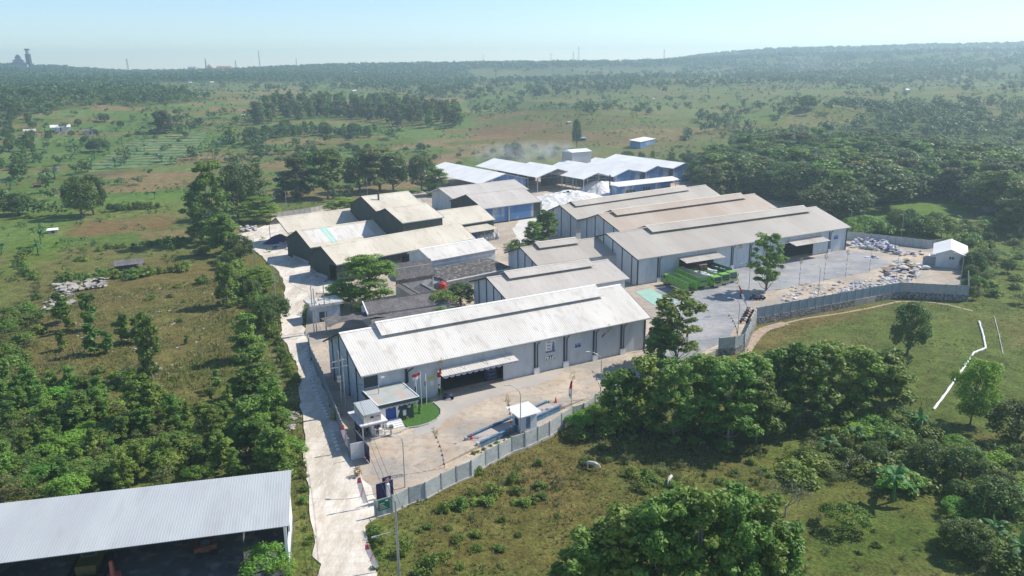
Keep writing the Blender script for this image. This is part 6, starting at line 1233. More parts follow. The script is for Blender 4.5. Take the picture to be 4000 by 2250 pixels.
        for k in range(10):
            a = k*2.4+rs.uniform(-.3, .3); L = rs.uniform(2.0, 2.9); el = rs.uniform(.35, 1.15) if k < 9 else 1.4; P = []
            for j in range(7):
                f = j/6; h = L*f*math.cos(el); z = 2.0+L*f*math.sin(el)-1.7*f*f*(1 if k < 9 else .3); P.append(Vector((h*math.cos(a), h*math.sin(a), z)))
            w_ = [.05, .26, .40, .42, .38, .26, .05]; sd = Vector((-math.sin(a), math.cos(a), 0))
            for j in range(6):
                for s in (-1, 1):
                    A_, B_ = P[j], P[j+1]; mb.face([A_, B_, B_+sd*s*w_[j+1]+Vector((0, 0, -.10)), A_+sd*s*w_[j]+Vector((0, 0, -.10))])
        V = np.array(mb.v); F = np.array(mb.f); lm = 'leaf_banana'; t_ = MB().tube([(0, 0, -.2), (0, 0, 1.2), (0.05, 0, 2.1)], [.17, .13, .08], 7); tr = t_.mesh('trunk'); tr.materials.append(M['leaf_banana'])
    elif kind == 'palm':
        H = 5.0; mb = MB()
        for k in range(15):
            a = k*2.4; L = rs.uniform(2.0, 2.6); el = rs.uniform(-.1, 1.2); P = [Vector((L*f*math.cos(el)*math.cos(a), L*f*math.cos(el)*math.sin(a), 3.3+L*f*math.sin(el)-1.1*f*f)) for f in (0, .25, .5, .75, 1)]; sd = Vector((-math.sin(a), math.cos(a), 0))
            for j in range(4):
                for s in (-1, 1): mb.face([P[j], P[j+1], P[j+1]+sd*s*(.35 if j < 3 else .05)+Vector((0, 0, -.25)), P[j]+sd*s*.35+Vector((0, 0, -.25))])
        V = np.array(mb.v); F = np.array(mb.f); lm = 'leaf_banana'; t_ = MB().tube([(0, 0, -.2), (.1, 0, 1.5), (0, 0, 3.3)], [.2, .15, .12], 7); tr = t_.mesh('trunk'); tr.materials.append(M['trunk'])
    elif kind == 'bare':
        H = 7.0; mb = MB()
        def br(p, d, L, r, dep):
            q_ = p+d*L; mb.tube([p, p.lerp(q_, .5)+Vector(rs.uniform(-.05, .05, 3))*L, q_], [r, r*.8, r*.6], 5, cap=False)
            if dep == 0: return
            for _ in range(3 if dep > 2 else 4): nd = (d+Vector(rs.uniform(-.85, .85, 3))+Vector((0, 0, .12))).normalized(); br(q_, nd, L*rs.uniform(.62, .85), r*.55, dep-1)
        br(Vector((0, 0, -.2)), Vector((0, 0, 1)), 1.6, .13, 4); tr = mb.mesh('trunk'); tr.materials.append(M['trunk_pale']); V, F = leafcloud([((0, 0, 4.5), (2.2, 2.2, 1.6))], 500, .12, rs); lm = 'leaf_brown'
    me = mesh_from(V, F, 'crown', M[lm]); return me, tr, H
KIND = {'teak': ('teak_tree', 5), 'brown': ('teak_tree', 3), 'sparse': ('tall_tree', 2), 'mango': ('mango_tree', 4), 'feather': ('rain_tree', 2), 'bright': ('light_green_tree', 1), 'bigteak': ('teak_tree', 5), 'sapling': ('young_teak', 4), 'bush': ('bush', 4), 'mound': ('creeper_mound', 2), 'scrub': ('scrub_bush', 2), 'banana': ('banana_plant', 2), 'palm': ('palm', 1), 'bare': ('bare_tree', 1)}
PR = {}
rv_ = np.random.RandomState(99)
def plant(kind, loc, h, label, group=None, wf=1.0, trunk=True, seed=None, part=True):
    nm, ns = KIND[kind]; k = rv_.randint(ns) if seed is None else seed % ns
    if kind == 'teak' and h > 12.5 and loc[1] < 260: kind = 'bigteak'
    if (kind, k) not in PR: PR[(kind, k)] = proto(kind, k+1)
    cr_, tr_, H = PR[(kind, k)]; s = h/H; cat = {'bush': 'bush', 'mound': 'bush', 'scrub': 'bush', 'banana': 'banana plant', 'sapling': 'young tree', 'palm': 'palm'}.get(kind, 'tree')
    if not part:
        o = bpy.data.objects.new(nm, cr_); C.objects.link(o); o.location = loc; o.rotation_euler = (0, 0, rv_.uniform(0, 6.28)); o.scale = (s*wf, s*wf, s); return tag(o, label, cat, group)
    t = empty(nm, loc, rv_.uniform(0, 6.28), label, cat, group); t.scale = (s*wf, s*wf, s)
    for n_, me in (('crown', cr_), ('trunk', tr_)):
        if n_ == 'trunk' and not trunk: continue
        o = bpy.data.objects.new(n_, me); C.objects.link(o); o.parent = t
    return t
def dist(p): return math.sqrt(p[0]**2+p[1]**2+(CH-p[2])**2)
def pl(kind, x, y, hpx, label, group=None, wpx=None, seed=None):
    """x, y: photo place of the foot; hpx: its height in the photo (survey sheet pixels)"""
    p = hit(*D(x, y)); h = hpx*1.5528/FP*dist(p)*1.02; nat = {'teak': .5, 'brown': .5, 'sparse': .45, 'mango': .95, 'feather': 1.45, 'bright': .68, 'sapling': .42, 'bush': 1.5, 'mound': 1.9, 'scrub': 1.3, 'banana': 1.1, 'palm': 1., 'bare': 1.}[kind]
    wf = 1.0 if wpx is None else (wpx/hpx)/nat
    if kind == 'sapling': wf = min(wf, 1.7)
    return plant(kind, tuple(p), h, label, group, wf, seed=seed)
SOLO = [
 ('mango',206,548,92,'large dark round tree standing alone in the left meadow, left half of a close pair',78),('mango',236,540,88,'large dark tree in the left meadow, right half of a close pair',60),
 ('mango',47,540,46,'low dark round tree at the left edge of the frame',72),
 ('teak',535,610,185,'tallest leafy tree of the dense clump left of the upper road end',110),('teak',508,600,120,'leafy tree at the left side of the clump by the upper road end',70),('mango',600,548,128,'brownish leafed tree behind the tallest clump tree',100),('brown',640,530,110,'brownish tree right of the clump left of the upper road end',80),('teak',565,640,95,'lower leafy tree in front of the tall clump by the road end',80),
 ('teak',575,770,105,'young leafy teak standing at the left edge of the upper road bushes',58),('brown',745,500,98,'brownish tree behind the open sided shed, left of the taller green one',84),('teak',825,498,112,'green teak behind the open sided shed with open crown',84),('teak',785,470,80,'teak between the brownish and the open crowned one behind the shed',60),
 ('mango',760,432,48,'small dark round tree above the teak group behind the old sheds',66),('mango',832,428,52,'bright topped round tree above the teak group behind the old sheds',62),
 ('mango',905,482,92,'left tree of the big dark group behind the tall green blocks',88),('brown',955,482,104,'middle brownish tree of the big dark group behind the tall green blocks',110),('mango',990,480,92,'right tree of the big dark group behind the tall green blocks',84),('mango',930,466,92,'rear tree of the big dark group behind the tall green blocks',70),
 ('mango',1062,482,94,'leafy tree left of the white roofed factory hall',72),('teak',1098,492,68,'smaller leafy tree in front of the left factory hall roof',62),
 ('feather',650,560,62,'feathery dark tree left of the open sided shed',105),('feather',860,540,42,'low feathery tree left of the rusty chimney block',92),('feather',650,735,62,'feathery tree beside the utility pole at the left road',88),('mango',690,812,66,'round dark tree at the left edge of the road, opposite the transformer house',88),('mango',605,655,60,'dark roadside tree at the upper left road edge',70),
 ('feather',930,772,132,'large bright feathery tree in the courtyard, in front of the old sheds',152),('feather',862,772,62,'lower darker feathery tree left of the bright courtyard tree',96),('mango',915,800,44,'dark low tree below the bright feathery courtyard tree',60),('mango',1160,772,62,'dark leafy tree between the red tank and the second warehouse',78),
 ('teak',1375,615,84,'leafy tree in front of the grey gable of the tan warehouses',68),('teak',1345,622,64,'second leafy tree at the left of the one before the grey gable',60),('bush',1296,628,30,'bushy shrub row left end below the leafy gable tree',70),('bush',1405,640,34,'bush at the foot of the leafy tree before the grey gable',50),
 ('sparse',1925,748,160,'tall sparse tree with visible stems in the middle of the right yard',88),('sparse',1704,925,190,'tall open leafy tree rising behind the dark tree mass, right of the front warehouse',135),('teak',1660,930,120,'leafy tree low against the right end of the front warehouse',80),
 ('mango',2281,893,122,'lone heart shaped dark tree in the right field',92),('bright',2440,1066,146,'bright light green airy tree by the white pipe',100),('mango',2555,1125,100,'dark round tree cut by the right frame edge',120),
 ('bare',1975,1300,118,'grey leafless tree with tangled branches in the lower right',150),('mound',2120,1330,62,'bright topped creeper covered bush in the lower right grass',106),
 ('teak',1560,1075,150,'leftmost teak of the big dark mass inside the front wall',110),('teak',1625,1068,170,'second teak from the left of the big dark tree mass',120),('teak',1695,1110,205,'front centre left teak of the big dark tree mass',130),('teak',1760,1080,190,'teak just right of the tall open tree in the dark mass',120),('teak',1830,1125,215,'largest front teak in the middle of the dark tree mass',150),('teak',1880,1080,190,'teak behind the largest one in the dark tree mass',120),('teak',1945,1060,180,'teak right of the middle of the dark tree mass',110),('teak',2010,1070,195,'teak in the right half of the dark tree mass, tall and wide',130),('teak',2085,1060,185,'second teak from the right, front row of the dark tree mass',130),('teak',2150,1045,165,'rear right teak of the dark tree mass',120),('teak',2215,1040,150,'rightmost teak of the dark tree mass beside the right field',120),('teak',1900,1115,170,'front teak in the gap of the dark tree mass',110),('teak',2250,1010,95,'small teak at the right tip of the dark tree mass',60),('teak',2130,985,60,'slender treetop standing up behind the dark tree mass',30),
 ('teak',1470,1560,225,'left teak of the foreground mass at the bottom edge',150),('teak',1560,1555,270,'second left teak of the foreground mass at the bottom edge',170),('teak',1650,1575,320,'central left teak of the foreground mass at the bottom edge',190),('teak',1745,1580,345,'tallest central teak of the foreground mass at the bottom edge',190),('teak',1830,1565,325,'central right teak of the foreground mass at the bottom edge',180),('teak',1905,1545,285,'right teak of the foreground mass at the bottom edge',160),('teak',1960,1540,220,'rightmost teak of the foreground mass, its crown bright edged',110),('teak',1520,1500,130,'low teak in front of the left side of the foreground mass',110),
 ('teak',625,905,112,'tall leafy teak above the road verge, uppermost of the roadside column',72),('teak',650,1000,118,'second teak down the roadside column left of the limestone road',92),('teak',690,1090,128,'third teak down the roadside column left of the limestone road',80),('teak',640,1120,118,'teak left of the third one in the roadside column',100),('teak',700,1180,100,'lowest teak of the roadside column above the machine shed end',80),('teak',600,1010,60,'small teak left of the roadside column',50),
 ('sapling',170,830,52,'small leafy sapling near the left rubble',34),('sapling',228,830,82,'tall young teak below the rubble pile',44),('sapling',155,812,66,'young teak under the rubble pile, leafy and broad',60),('sapling',310,862,64,'bushy young teak in the middle of the left field, left of two',56),('sapling',352,862,60,'bushy young teak in the middle of the left field, right of two',50),('teak',385,960,158,'tall narrow young teak in the left field centre',54),('sapling',238,890,70,'yellowish young teak in the left field row',70),('sapling',272,888,50,'short young teak left of the field centre row',50),('sapling',160,882,42,'low bright young teak in the left field',46),('teak',360,1080,130,'leafy young teak with yellowish top in the lower left field',80),('teak',395,1060,90,'small leafy teak right of the yellow topped one',60),('sapling',545,980,46,'lonely thin sapling in front of the roadside column',28),('sapling',470,865,20,'tiny sapling in the dry grass of the left field',16),('sapling',577,1030,60,'thin young teak at the left of the roadside column foot',26),('sapling',240,1030,52,'sapling at the upper edge of the lower left thicket',40),('teak',195,1080,85,'teak rising from the lower left thicket',70),
 ('banana',105,620,56,'banana plant below the field hut at the left',44),('banana',96,640,40,'lower banana plant beside the field hut',34),('banana',5,640,34,'banana plant cut by the left frame edge',40),('banana',255,495,34,'banana plant right of the big dark meadow tree',24),
 ('banana',2245,1262,112,'largest banana plant, spreading long leaves in the lower right',100),('banana',2310,1092,72,'banana plant with a bright upright leaf by the pipe end',60),('banana',2150,1135,82,'banana plant below the dark tree mass, left of two',70),('banana',2080,1150,70,'banana plant at the right foot of the dark tree mass',70),('banana',2495,1370,80,'banana plant in deep shade at the lower right',70),('banana',2565,1420,80,'banana plant at the bottom right corner',80),('banana',2548,1260,44,'banana plant behind the shaded bushes at the right edge',50),('banana',2250,1130,60,'banana plant between the big one and the pipe end',60),
 ('bush',1070,1440,62,'large bush in the bottom field right of the pole',70),('bush',1010,1395,50,'leafy bush at the foot of the bottom edge pole',46),('bush',1125,1285,28,'bush in the lower field below the front wall',44),('bush',1165,1275,34,'larger bush right of the one below the front wall',50),('bush',1245,1250,42,'tall bush below the front wall middle',58),('bush',1290,1210,30,'bush close to the front wall, left of the weigh booth line',40),('bush',1205,1190,22,'low bush at the wall foot',34),('bush',1355,1170,22,'low bush in front of the weigh booth wall',24),('sapling',1620,1210,34,'pale green small bush between the two cows',26),('bush',1610,1235,24,'dark low bush right below the pale one between the cows',50),('bush',1450,1100,38,'green bush against the front wall right of the booth',70),('bush',1520,1090,46,'bush between wall and the dark tree mass',80),('bush',1690,1220,18,'low bush behind the second cow',50),('bush',1350,1265,16,'small bush in the ploughed lower field',20),
 ('mound',662,1438,58,'big leafy bush covering the corner in front of the machine shed',120),('mound',715,1449,36,'bright low bush at the bottom edge beside the machine shed',70),('mound',180,1262,62,'bushy crown leaning over the back edge of the machine shed roof',100),
 ('mango',2330,1190,78,'dark tree standing in the lower right undergrowth, right of the largest banana plant',90),('mango',2420,1215,84,'dark tree in the lower right undergrowth near the right edge shade',90),('mango',2195,1170,56,'small dark tree left above the largest banana plant',60),('mango',2500,1310,96,'dark tree in the deep shade of the lower right corner',110),('mango',2440,1400,80,'dark tree at the bottom edge near the right corner',90),
 ('bush',205,656,14,'small round bush alone in the left meadow',30),('bush',512,712,26,'round bush alone near the hedge in the left field',42),('bush',445,722,12,'small bush left field near the stones',26),('bush',378,752,14,'low bright bush in the left field',30),('bush',435,622,32,'bush in front of the tall roadside clump',46),('bush',508,640,26,'second bush in front of the tall roadside clump',40),('bush',330,700,26,'bush under the leaning sheet shelter',60),
 ('palm',390,500,20,'small palm behind the round left trees',22),('banana',180,405,18,'banana plant in the far left fields',22),('banana',290,422,26,'dark banana plant below the far terraces, left one',30),('banana',185,368,24,'banana clump in front of the far left woods',30),
 ('bush',1280,395,40,'round dark tree in smoke left of the metal tower',40),('mango',1296,398,38,'round tree in drifting smoke left of the metal tower',40),('mango',1450,372,70,'slender tree behind the metal tower on the burnt hill',26),('bare',1720,268,40,'reddish leafless tree in the valley right of the centre',26),('mango',2031,275,32,'dark round tree on the valley floor right of centre',44),('mango',250,382,30,'dark tree pair in the left fields',48),('brown',410,335,50,'greyish brown tree in the left fields',52),('mango',635,362,40,'dark bushy tree at the left foot of the central grove',44),('teak',580,362,40,'tree at the field edge left of the central grove',34)]
for it in SOLO: pl(it[0], it[1], it[2], it[3], it[4], None, it[5])
p_ = fH1.w(LH-1.6, wH*.8); plant('mound', (p_[0], p_[1], 1.9), 3.6, 'bright green creeper smothering the low roof end behind the front warehouse', None, 1.15, seed=1)
p_ = fH1.w(LH-3.5, -1.6); plant('mound', (p_[0], p_[1], .2), 2.9, 'dark green creeper hanging below the bright creeper covered roof end', None, 1.0, seed=0)
def line(kind, pts, n, h0, h1, label, group, jx=4, jy=3, wr=(1.0, 1.6), part=True):
    pts = [np.array(p, float) for p in pts]; L = [np.linalg.norm(b-a) for a, b in zip(pts, pts[1:])]; tot = sum(L)
    for k in range(n):
        s = tot*(k+.5)/n; i = 0
        while i < len(L)-1 and s > L[i]: s -= L[i]; i += 1
        p = pts[i]+(pts[i+1]-pts[i])*s/L[i]; h = rv_.uniform(h0, h1); kk = kind if isinstance(kind, str) else kind[rv_.randint(len(kind))]
        pl(kk, p[0]+rv_.uniform(-jx, jx), p[1]+rv_.uniform(-jy, jy), h, label, group, h*rv_.uniform(*wr) if kk in ('bush', 'mound', 'scrub') else None)
def area(kinds, poly, n, h0, h1, label, group, wr=None, nm=None):
    """h in metres; feet spread over a photo polygon (survey sheet)"""
    W_ = wpoly(poly); xs = [p[0] for p in W_]; ys = [p[1] for p in W_]; A_ = abs(sum(a[0]*b[1]-b[0]*a[1] for a, b in zip(W_, W_[1:]+W_[:1])))/2; sp = math.sqrt(A_/n)*.78; got = []; tries = 0
    while len(got) < n and tries < n*60:
        tries += 1; x, y = rv_.uniform(min(xs), max(xs)), rv_.uniform(min(ys), max(ys))
        if not inpoly(np.array([x]), np.array([y]), W_)[0]: continue
        if any((x-a)**2+(y-b)**2 < sp*sp for a, b in got): continue
        got.append((x, y))
    for x, y in got:
        kk = kinds[rv_.randint(len(kinds))]; h = rv_.uniform(h0, h1)
        if kk in ('bush', 'mound', 'scrub') and h > 3.2: h = rv_.uniform(2, 3.2)
        plant(kk, (x, y, float(T(x, y))), h, label, group, rv_.uniform(.9, 1.3) if wr is None else rv_.uniform(*wr)).name = (nm or KIND[kk][0])
area(('teak','teak','bush','sapling','mound','scrub'), [(0,960),(150,970),(330,1060),(560,1070),(700,1070),(735,1160),(728,1185),(400,1225),(0,1275)], 120, 3.0, 5.6, 'shrub or young teak in the thicket behind the machine shed roof', 'lower left thicket', (1.0, 1.5))
area(('bush','scrub','bush'), [(0,800),(60,760),(130,830),(70,880),(60,940),(0,960)], 22, 1.6, 2.8, 'bush in the scrub at the left frame edge', 'scrub at the left frame edge', (1.1, 1.6))
area(('bush','scrub'), [(95,690),(140,740),(120,790),(80,740)], 7, 1.5, 2.4, 'bush left of the rubble pile', 'bushes left of the rubble')
area(('scrub','bush'), [(190,945),(370,920),(380,975),(200,990)], 12, 1.4, 2.6, 'olive scrub bush in the middle of the left field', 'scrub clump in the left field', (1.2, 1.7))
area(('bush','sapling'), [(60,1000),(240,1000),(560,960),(560,1000),(300,1070),(60,960)], 18, 1.2, 2.4, 'small plant above the lower left thicket', 'plants above the lower left thicket')
line('bush', [(150,716),(230,706),(300,700),(400,690),(480,678)], 15, 20, 30, 'bush in the hedge above the rubble pile', 'hedge above the rubble pile'); line('bush', [(65,640),(45,665),(70,690),(95,705)], 7, 16, 24, 'bush in the curved hedge at the far left', 'curved left hedge')
line('bush', [(240,632),(330,620),(420,612),(480,600),(540,585)], 14, 10, 18, 'low bush on the bank across the left fields', 'bank bushes across the left fields'); line(('bush','mango'), [(270,530),(330,528),(405,520)], 9, 16, 22, 'dark bush in the short row right of the big meadow trees', 'dark bush row')
line(('bush','mango','bush'), [(560,660),(590,690),(600,720),(640,760),(650,800),(690,850)], 16, 34, 56, 'bushy growth along the upper left road edge', 'growth on the upper left road edge'); line('bush', [(700,860),(720,920),(745,965)], 8, 24, 32, 'shrub in the strip beside the limestone road shade', 'roadside strip shrubs', wr=(.8, 1.2))
line('bush', [(755,1120),(762,1200),(768,1290),(780,1380)], 8, 12, 24, 'low green bush in the verge right of the machine shed', 'verge bushes by the machine shed'); line('bush', [(940,1330),(960,1380),(945,1440)], 6, 18, 34, 'weed bush on the right verge of the limestone road', 'right road verge weeds')
line('bush', [(1180,1150),(1210,1138),(1245,1122),(1290,1103)], 7, 10, 16, 'small plant between weighbridge and front wall', 'plants by the weighbridge', 2, 1); line('mound', [(1440,1085),(1480,1062),(1520,1045),(1560,1030)], 7, 26, 40, 'dense creeper bush against the far end of the front wall', 'creepers on the front wall end', wr=(1.4, 2))
line(('mound','bush','mango'), [(2165,600),(2210,585),(2250,585),(2300,588),(2350,592),(2400,608)], 15, 34, 56, 'vine covered bush behind the grey back wall', 'vine covered bushes behind the back wall', wr=(1.3, 1.9)); line(('mound','mango'), [(2425,600),(2430,650),(2440,700),(2450,760)], 12, 30, 60, 'dark bush along the outside of the right side wall', 'bushes along the right side wall', 6, 6, (1.2, 1.6))
area(('mango','bush','mound'), [(2440,560),(2576,560),(2576,800),(2520,760),(2450,700)], 30, 2.0, 5, 'dark bushy tree at the right frame edge above the field', 'bushy growth right of the side wall', (1.1, 1.5))
area(('bush','mound','scrub','bush'), [(2000,1130),(2280,1050),(2420,1130),(2400,1230),(2330,1250),(2180,1210),(1990,1210)], 46, 1.5, 3.4, 'shrub in the shaded undergrowth around the banana plants', 'undergrowth around the banana plants', (1.1, 1.6))
area(('mango','mound','scrub','bush'), [(2380,1250),(2576,1150),(2576,1449),(2440,1440),(2370,1340)], 26, 2.0, 4.6, 'dark shrub at the lower right edge', 'lower right dark shrubs', (1.1, 1.5))
area(('bush','scrub','bush'), [(1050,1290),(1300,1180),(1420,1190),(1420,1300),(1180,1430),(1080,1440)], 26, .5, 1.3, 'low weed tuft in the lower field', 'weed tufts in the lower field', (1.0, 1.8))
area(('bush','scrub'), [(1440,1110),(1900,1120),(1960,1200),(1900,1230),(1500,1215)], 34, .6, 1.7, 'low weed bush in the shade edge by the cows', 'weed bushes near the cows', (1.1, 1.8))
area(('bush','scrub'), [(2030,1300),(2300,1290),(2400,1449),(2020,1449)], 20, .4, .9, 'weed tuft in the lower right grass', 'weed tufts lower right')
area(('bush','sapling'), [(400,740),(590,730),(560,900),(420,1000),(400,900)], 16, .5, 1.3, 'weed tuft in the dry left field', 'weed tufts in the dry left field')
for k, (x, y) in enumerate(((1037,1010),(1060,1005),(1075,990),(1090,985),(1100,990),(1110,1000))): pl('banana' if k % 2 else 'bush', x, y-3, 20, 'potted looking leafy plant along the warehouse wall behind the flagpoles', 'plants behind the flagpoles')
pl('sapling', 1057, 1043, 26, 'small shrub on the lawn beside the flagpoles'); pl('bush', 1017, 1055, 22, 'yellowish shrub at the office corner on the lawn')
area(('teak','brown','brown'), [(648,318),(760,300),(900,300),(1000,320),(1150,332),(1160,290),(1020,268),(700,262),(640,290)], 140, 11, 15, 'teak tree in the dense grove in the middle distance', 'central grove'); 
area(('mango','mango','teak'), [(620,372),(700,345),(800,340),(940,350),(930,335),(720,330),(620,350)], 34, 5, 9, 'smaller tree along the near edge of the central grove', 'near edge of the central grove', (1, 1.3))
area(('teak','mango','teak','teak','brown','mango'), [(1775,505),(1880,490),(2000,510),(2120,560),(2150,530),(2290,498),(2440,505),(2576,600),(2576,480),(2400,420),(2200,400),(1900,400),(1790,450)], 200, 12, 17.5, 'tree in the dense wood behind the tan roofed warehouses', 'wood behind the tan warehouses', (1.5, 2.2), 'forest_tree')
area(('mango','bush','teak'), [(1560,400),(1760,400),(1780,450),(1700,440),(1600,415)], 26, 3.5, 7, 'bushy tree behind the factory roofs', 'bushes behind the factory', (1.2, 1.6))
area(('bush','mango','bush'), [(1090,400),(1300,370),(1420,375),(1400,400),(1250,410),(1120,415)], 16, 2, 4, 'bush in the meadow behind the left factory roofs', 'bushes in the meadow behind the factory', (1.2, 1.6))
area(('mango','banana','bush'), [(0,320),(480,300),(620,340),(560,420),(300,400),(100,480),(0,480)], 55, 2.5, 7, 'scattered tree or banana plant in the far left fields', 'scattered trees in the left fields', (1, 1.4))
area(('mango','bush'), [(640,380),(1080,370),(1080,400),(870,400),(650,410)], 22, 2, 6, 'scattered tree in the meadow beyond the old sheds', 'scattered trees beyond the old sheds', (1, 1.4))
area(('mango','teak','mango'), [(0,250),(90,300),(60,460),(0,440)], 26, 5, 8, 'tree in the clump at the far left field edge', 'far left field edge trees', (1, 1.3))
# grass tufts over the near fields, too many to count
def grass():
    rs = np.random.RandomState(3); n = 90000; r = np.sqrt(rs.uniform(68**2, 215**2, n)); a = rs.uniform(R(-40), R(40), n); x, y = r*np.sin(a), r*np.cos(a); ok = rs.rand(n) < (sstep(.40, .62, fbm(x, y, 6, 61))*.8+.12)*np.where(x-.15*(y-100) > 30, .3, 1)
    shed = [fZ.w(u, v)[:2] for u, v in ((-6,-6),(LZb,-3),(LZb,WZ+1),(-6,WZ+1))]; rp = P0(*(rl+rrt)); cut = [yardpoly, rp, shed, P0((1225,2250),(1470,2250),(1470,2200),(1225,2200)), wpoly([(175,560),(420,540),(470,545),(400,578),(190,592)])]
    for p_ in cut: ok &= ~inpoly(x, y, p_)
    x, y = x[ok], y[ok]; z = T(x, y); m = len(x); V = []; 
    for k in range(3):
        an = rs.uniform(0, 6.28, m); h = rs.uniform(.12, .42, m)*np.where(x-.15*(y-100) > 30, .5, 1)*(1+.8*sstep(.5, .7, fbm(x, y, 14, 71))); w_ = rs.uniform(.05, .14, m); ox, oy = rs.uniform(-.2, .2, m), rs.uniform(-.2, .2, m); lx, ly = rs.uniform(-.2, .2, m), rs.uniform(-.2, .2, m); c, s = np.cos(an)*w_, np.sin(an)*w_
        V.append(np.stack([np.stack([x+ox-c, y+oy-s, z-.03], 1), np.stack([x+ox+c, y+oy+s, z-.03], 1), np.stack([x+ox+c*.3+lx, y+oy+s*.3+ly, z+h], 1), np.stack([x+ox-c*.3+lx, y+oy-s*.3+ly, z+h], 1)], 1).reshape(-1, 3))
    V = np.concatenate(V); F = np.arange(len(V)).reshape(-1, 4); me = rawmesh('grass', V, F, M['grass']); o = bpy.data.objects.new('grass', me); C.objects.link(o); tag(o, kind='stuff'); print('grass', m)
M['grass'] = mat('grass_blades', (.20,.235,.07), (.29,.26,.12), .08, fac=(.40,.60), rough=.8, c3=(.10,.19,.04), s3=.25, f3=.8, transl=.3)
grass()
# far woods that read as one mass
def farcloud(nq, seed, ls, tall=1.0):
    rs = np.random.RandomState(seed); cl = []
    for k in range(6): a = rs.uniform(0, 6.28); w_ = 2.8*rs.rand()**.6; s = rs.uniform(1.5, 2.5); cl.append(((w_*math.cos(a), w_*math.sin(a), (4+4.5*rs.rand())*tall), (s, s, s*.85)))
    V, F = leafcloud(cl, nq//6, ls, rs, up=.6, shell=.5); return V
def forest(name, pts, hs, nq, ls, m, ns=5):
    Vs = []; protos = [farcloud(nq, k+1, ls) for k in range(ns)]; pts = np.array(pts); hs = np.array(hs); kk = rv_.randint(ns, size=len(pts)); an = rv_.uniform(0, 6.28, len(pts)); wf = rv_.uniform(.9, 1.45, len(pts))
    for k in range(ns):
        sel = kk == k; P = pts[sel]; s = hs[sel]/10; c, n_ = np.cos(an[sel]), np.sin(an[sel]); w_ = wf[sel]; V = protos[k]
        X = (V[None, :, 0]*c[:, None]-V[None, :, 1]*n_[:, None])*(s*w_)[:, None]+P[:, 0:1]; Y = (V[None, :, 0]*n_[:, None]+V[None, :, 1]*c[:, None])*(s*w_)[:, None]+P[:, 1:2]; Z = V[None, :, 2]*s[:, None]+P[:, 2:3]-1; Vs.append(np.stack([X.ravel(), Y.ravel(), Z.ravel()], 1))
    V = np.concatenate(Vs); F = np.arange(len(V)).reshape(-1, 4); me = rawmesh(name, V, F, m); o = bpy.data.objects.new(name, me); C.objects.link(o); tag(o, kind='stuff'); return o
def spread(r0, r1, sp, seed):
    rs = np.random.RandomState(seed); n = int((r1*r1-r0*r0)*R(76)/2/sp**2); r = np.sqrt(rs.uniform(r0*r0, r1*r1, n)); a = rs.uniform(R(-38), R(38), n); x, y = r*np.sin(a), r*np.cos(a); z = T(x, y); d, ok = density(x, y, z); cl = sstep(.49, .57, .5*fbm(x*.6, y, 120, 31)+.5*fbm(x, y, 45, 41))*2.3+.07; keep = ok & (rs.rand(n) < d*np.where(d < .9, cl, .55+.45*cl)); return x[keep], y[keep], z[keep]
x, y, z = spread(330, 900, 8.5, 1); sx, sy = toscreen(x, y, z); k = ~((sx/1.5528 > 1050) & (sx/1.5528 < 1800) & (sy/1.5528 > 375)); x, y, z = x[k], y[k], z[k]; print('near far', len(x)); forest('woodland', np.stack([x, y, z], 1), rv_.uniform(5, 11, len(x)), 132, .85, M['leaf_far'])
def shrubs(r0, r1, sp, seed):
    rs = np.random.RandomState(seed); n = int((r1*r1-r0*r0)*R(76)/2/sp**2); r = np.sqrt(rs.uniform(r0*r0, r1*r1, n)); a = rs.uniform(R(-38), R(38), n); x, y = r*np.sin(a), r*np.cos(a); keep = rs.rand(n) < sstep(.46, .60, .5*fbm(x*.7, y, 60, 51)+.5*fbm(x, y, 16, 55))
    for p_ in (yardpoly, TERRP): keep &= ~inpoly(x, y, p_)
    x, y = x[keep], y[keep]; return x, y, T(x, y)
x, y, z = shrubs(235, 700, 5.0, 11); forest('scrub', np.stack([x, y, z+.4], 1), rv_.uniform(.8, 2.6, len(x)), 42, 1.3, M['leaf_far']); x, y, z = shrubs(700, 1500, 9.0, 12); forest('distant_scrub', np.stack([x, y, z+.4], 1), rv_.uniform(1.2, 4.0, len(x)), 24, 2.0, M['leaf_far'])
x, y, z = spread(900, 1700, 9.5, 2); print('mid', len(x)); forest('distant_woodland', np.stack([x, y, z], 1), rv_.uniform(4, 13, len(x)), 54, 1.5, M['leaf_far'])
x, y, z = spread(1700, 2640, 12, 3); print('far', len(x)); forest('hill_forest', np.stack([x, y, z], 1), rv_.uniform(5, 14, len(x)), 30, 2.2, M['leaf_far'])
x, y, z = spread(2650, 3420, 20, 4); print('vfar', len(x)); forest('ridge_forest', np.stack([x, y, z], 1), rv_.uniform(10, 16, len(x)), 18, 3.6, M['leaf_far'])
# ---------------------------------------------------------------- air
if HAZE:
    me = MB().box(-3750, 3750, -60, 3760, -75, 142).mesh('haze'); hm = bpy.data.materials.new('haze_air'); hm.use_nodes = True
    N = hm.node_tree.nodes; N.remove(N['Principled BSDF']); pv = N.new('ShaderNodeVolumePrincipled')
    pv.inputs['Color'].default_value = (.68, .88, 1.0, 1); pv.inputs['Density'].default_value = HAZE_D; pv.inputs['Anisotropy'].default_value = .4
    hm.node_tree.links.new(pv.outputs[0], N['Material Output'].inputs['Volume']); me.materials.append(hm)
    ho = bpy.data.objects.new('haze', me); C.objects.link(ho); tag(ho, kind='stuff')

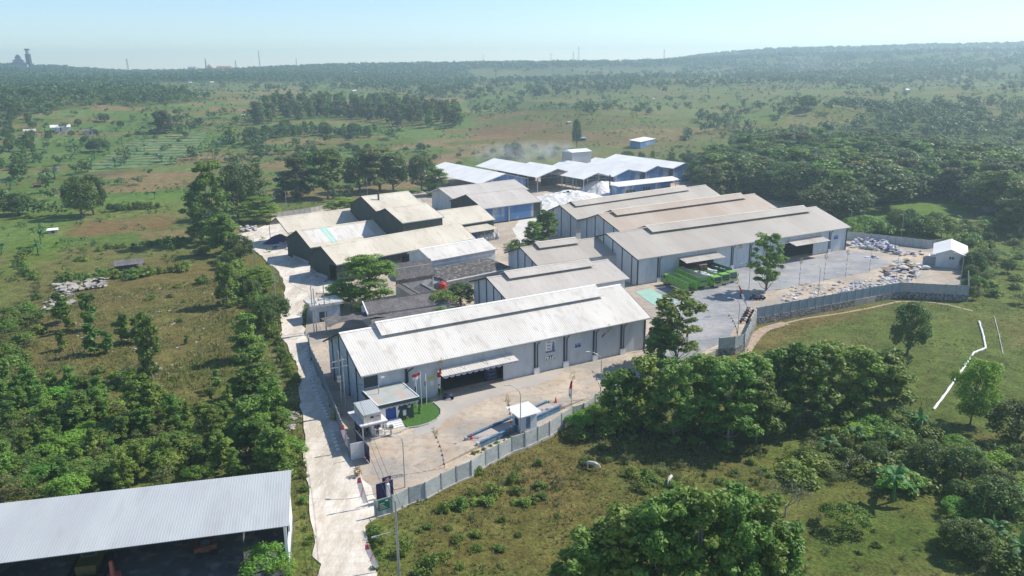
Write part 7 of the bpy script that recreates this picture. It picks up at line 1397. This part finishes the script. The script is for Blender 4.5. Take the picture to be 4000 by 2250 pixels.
# smoke drifting from the works
def smoke(name, c, size, dens, az):
    mb = MB().lathe([(0, -1), (.6, -.8), (1, 0), (.7, .75), (0, 1)], 16); mb.v = [(x*size[0], y*size[1], z*size[2]) for x, y, z in mb.v]; me = mb.mesh(name); m = bpy.data.materials.new(name+'_air'); m.use_nodes = True
    N = m.node_tree.nodes; L_ = m.node_tree.links.new; N.remove(N['Principled BSDF']); pv = N.new('ShaderNodeVolumePrincipled'); pv.inputs['Color'].default_value = (.93, .95, 1, 1)
    tc = N.new('ShaderNodeTexCoord'); n = N.new('ShaderNodeTexNoise'); n.inputs['Scale'].default_value = .16; n.inputs['Detail'].default_value = 3; L_(tc.outputs['Object'], n.inputs['Vector'])
    ln = N.new('ShaderNodeVectorMath'); ln.operation = 'DIVIDE'; ln.inputs[1].default_value = size; L_(tc.outputs['Object'], ln.inputs[0]); le = N.new('ShaderNodeVectorMath'); le.operation = 'LENGTH'; L_(ln.outputs[0], le.inputs[0])
    r1 = N.new('ShaderNodeMapRange'); r1.inputs[1].default_value = .95; r1.inputs[2].default_value = .1; L_(le.outputs['Value'], r1.inputs[0]); r2 = N.new('ShaderNodeMapRange'); r2.inputs[1].default_value = .42; r2.inputs[2].default_value = .7; L_(n.outputs[0], r2.inputs[0])
    mu = N.new('ShaderNodeMath'); mu.operation = 'MULTIPLY'; L_(r1.outputs[0], mu.inputs[0]); L_(r2.outputs[0], mu.inputs[1]); m2 = N.new('ShaderNodeMath'); m2.operation = 'MULTIPLY'; m2.inputs[1].default_value = dens; L_(mu.outputs[0], m2.inputs[0]); L_(m2.outputs[0], pv.inputs['Density']); L_(pv.outputs[0], N['Material Output'].inputs['Volume'])
    me.materials.append(m); o = bpy.data.objects.new(name, me); C.objects.link(o); o.location = c; o.rotation_euler = (0, 0, az); tag(o, kind='stuff')
p = gp(2090, 628, 6); smoke('smoke', (p[0]-2, p[1], 10), (42, 18, 8), .06, .3)

p = hit(3155, 292); smoke('smoke', (p[0], p[1], p[2]+14), (60, 30, 30), .012, .3)
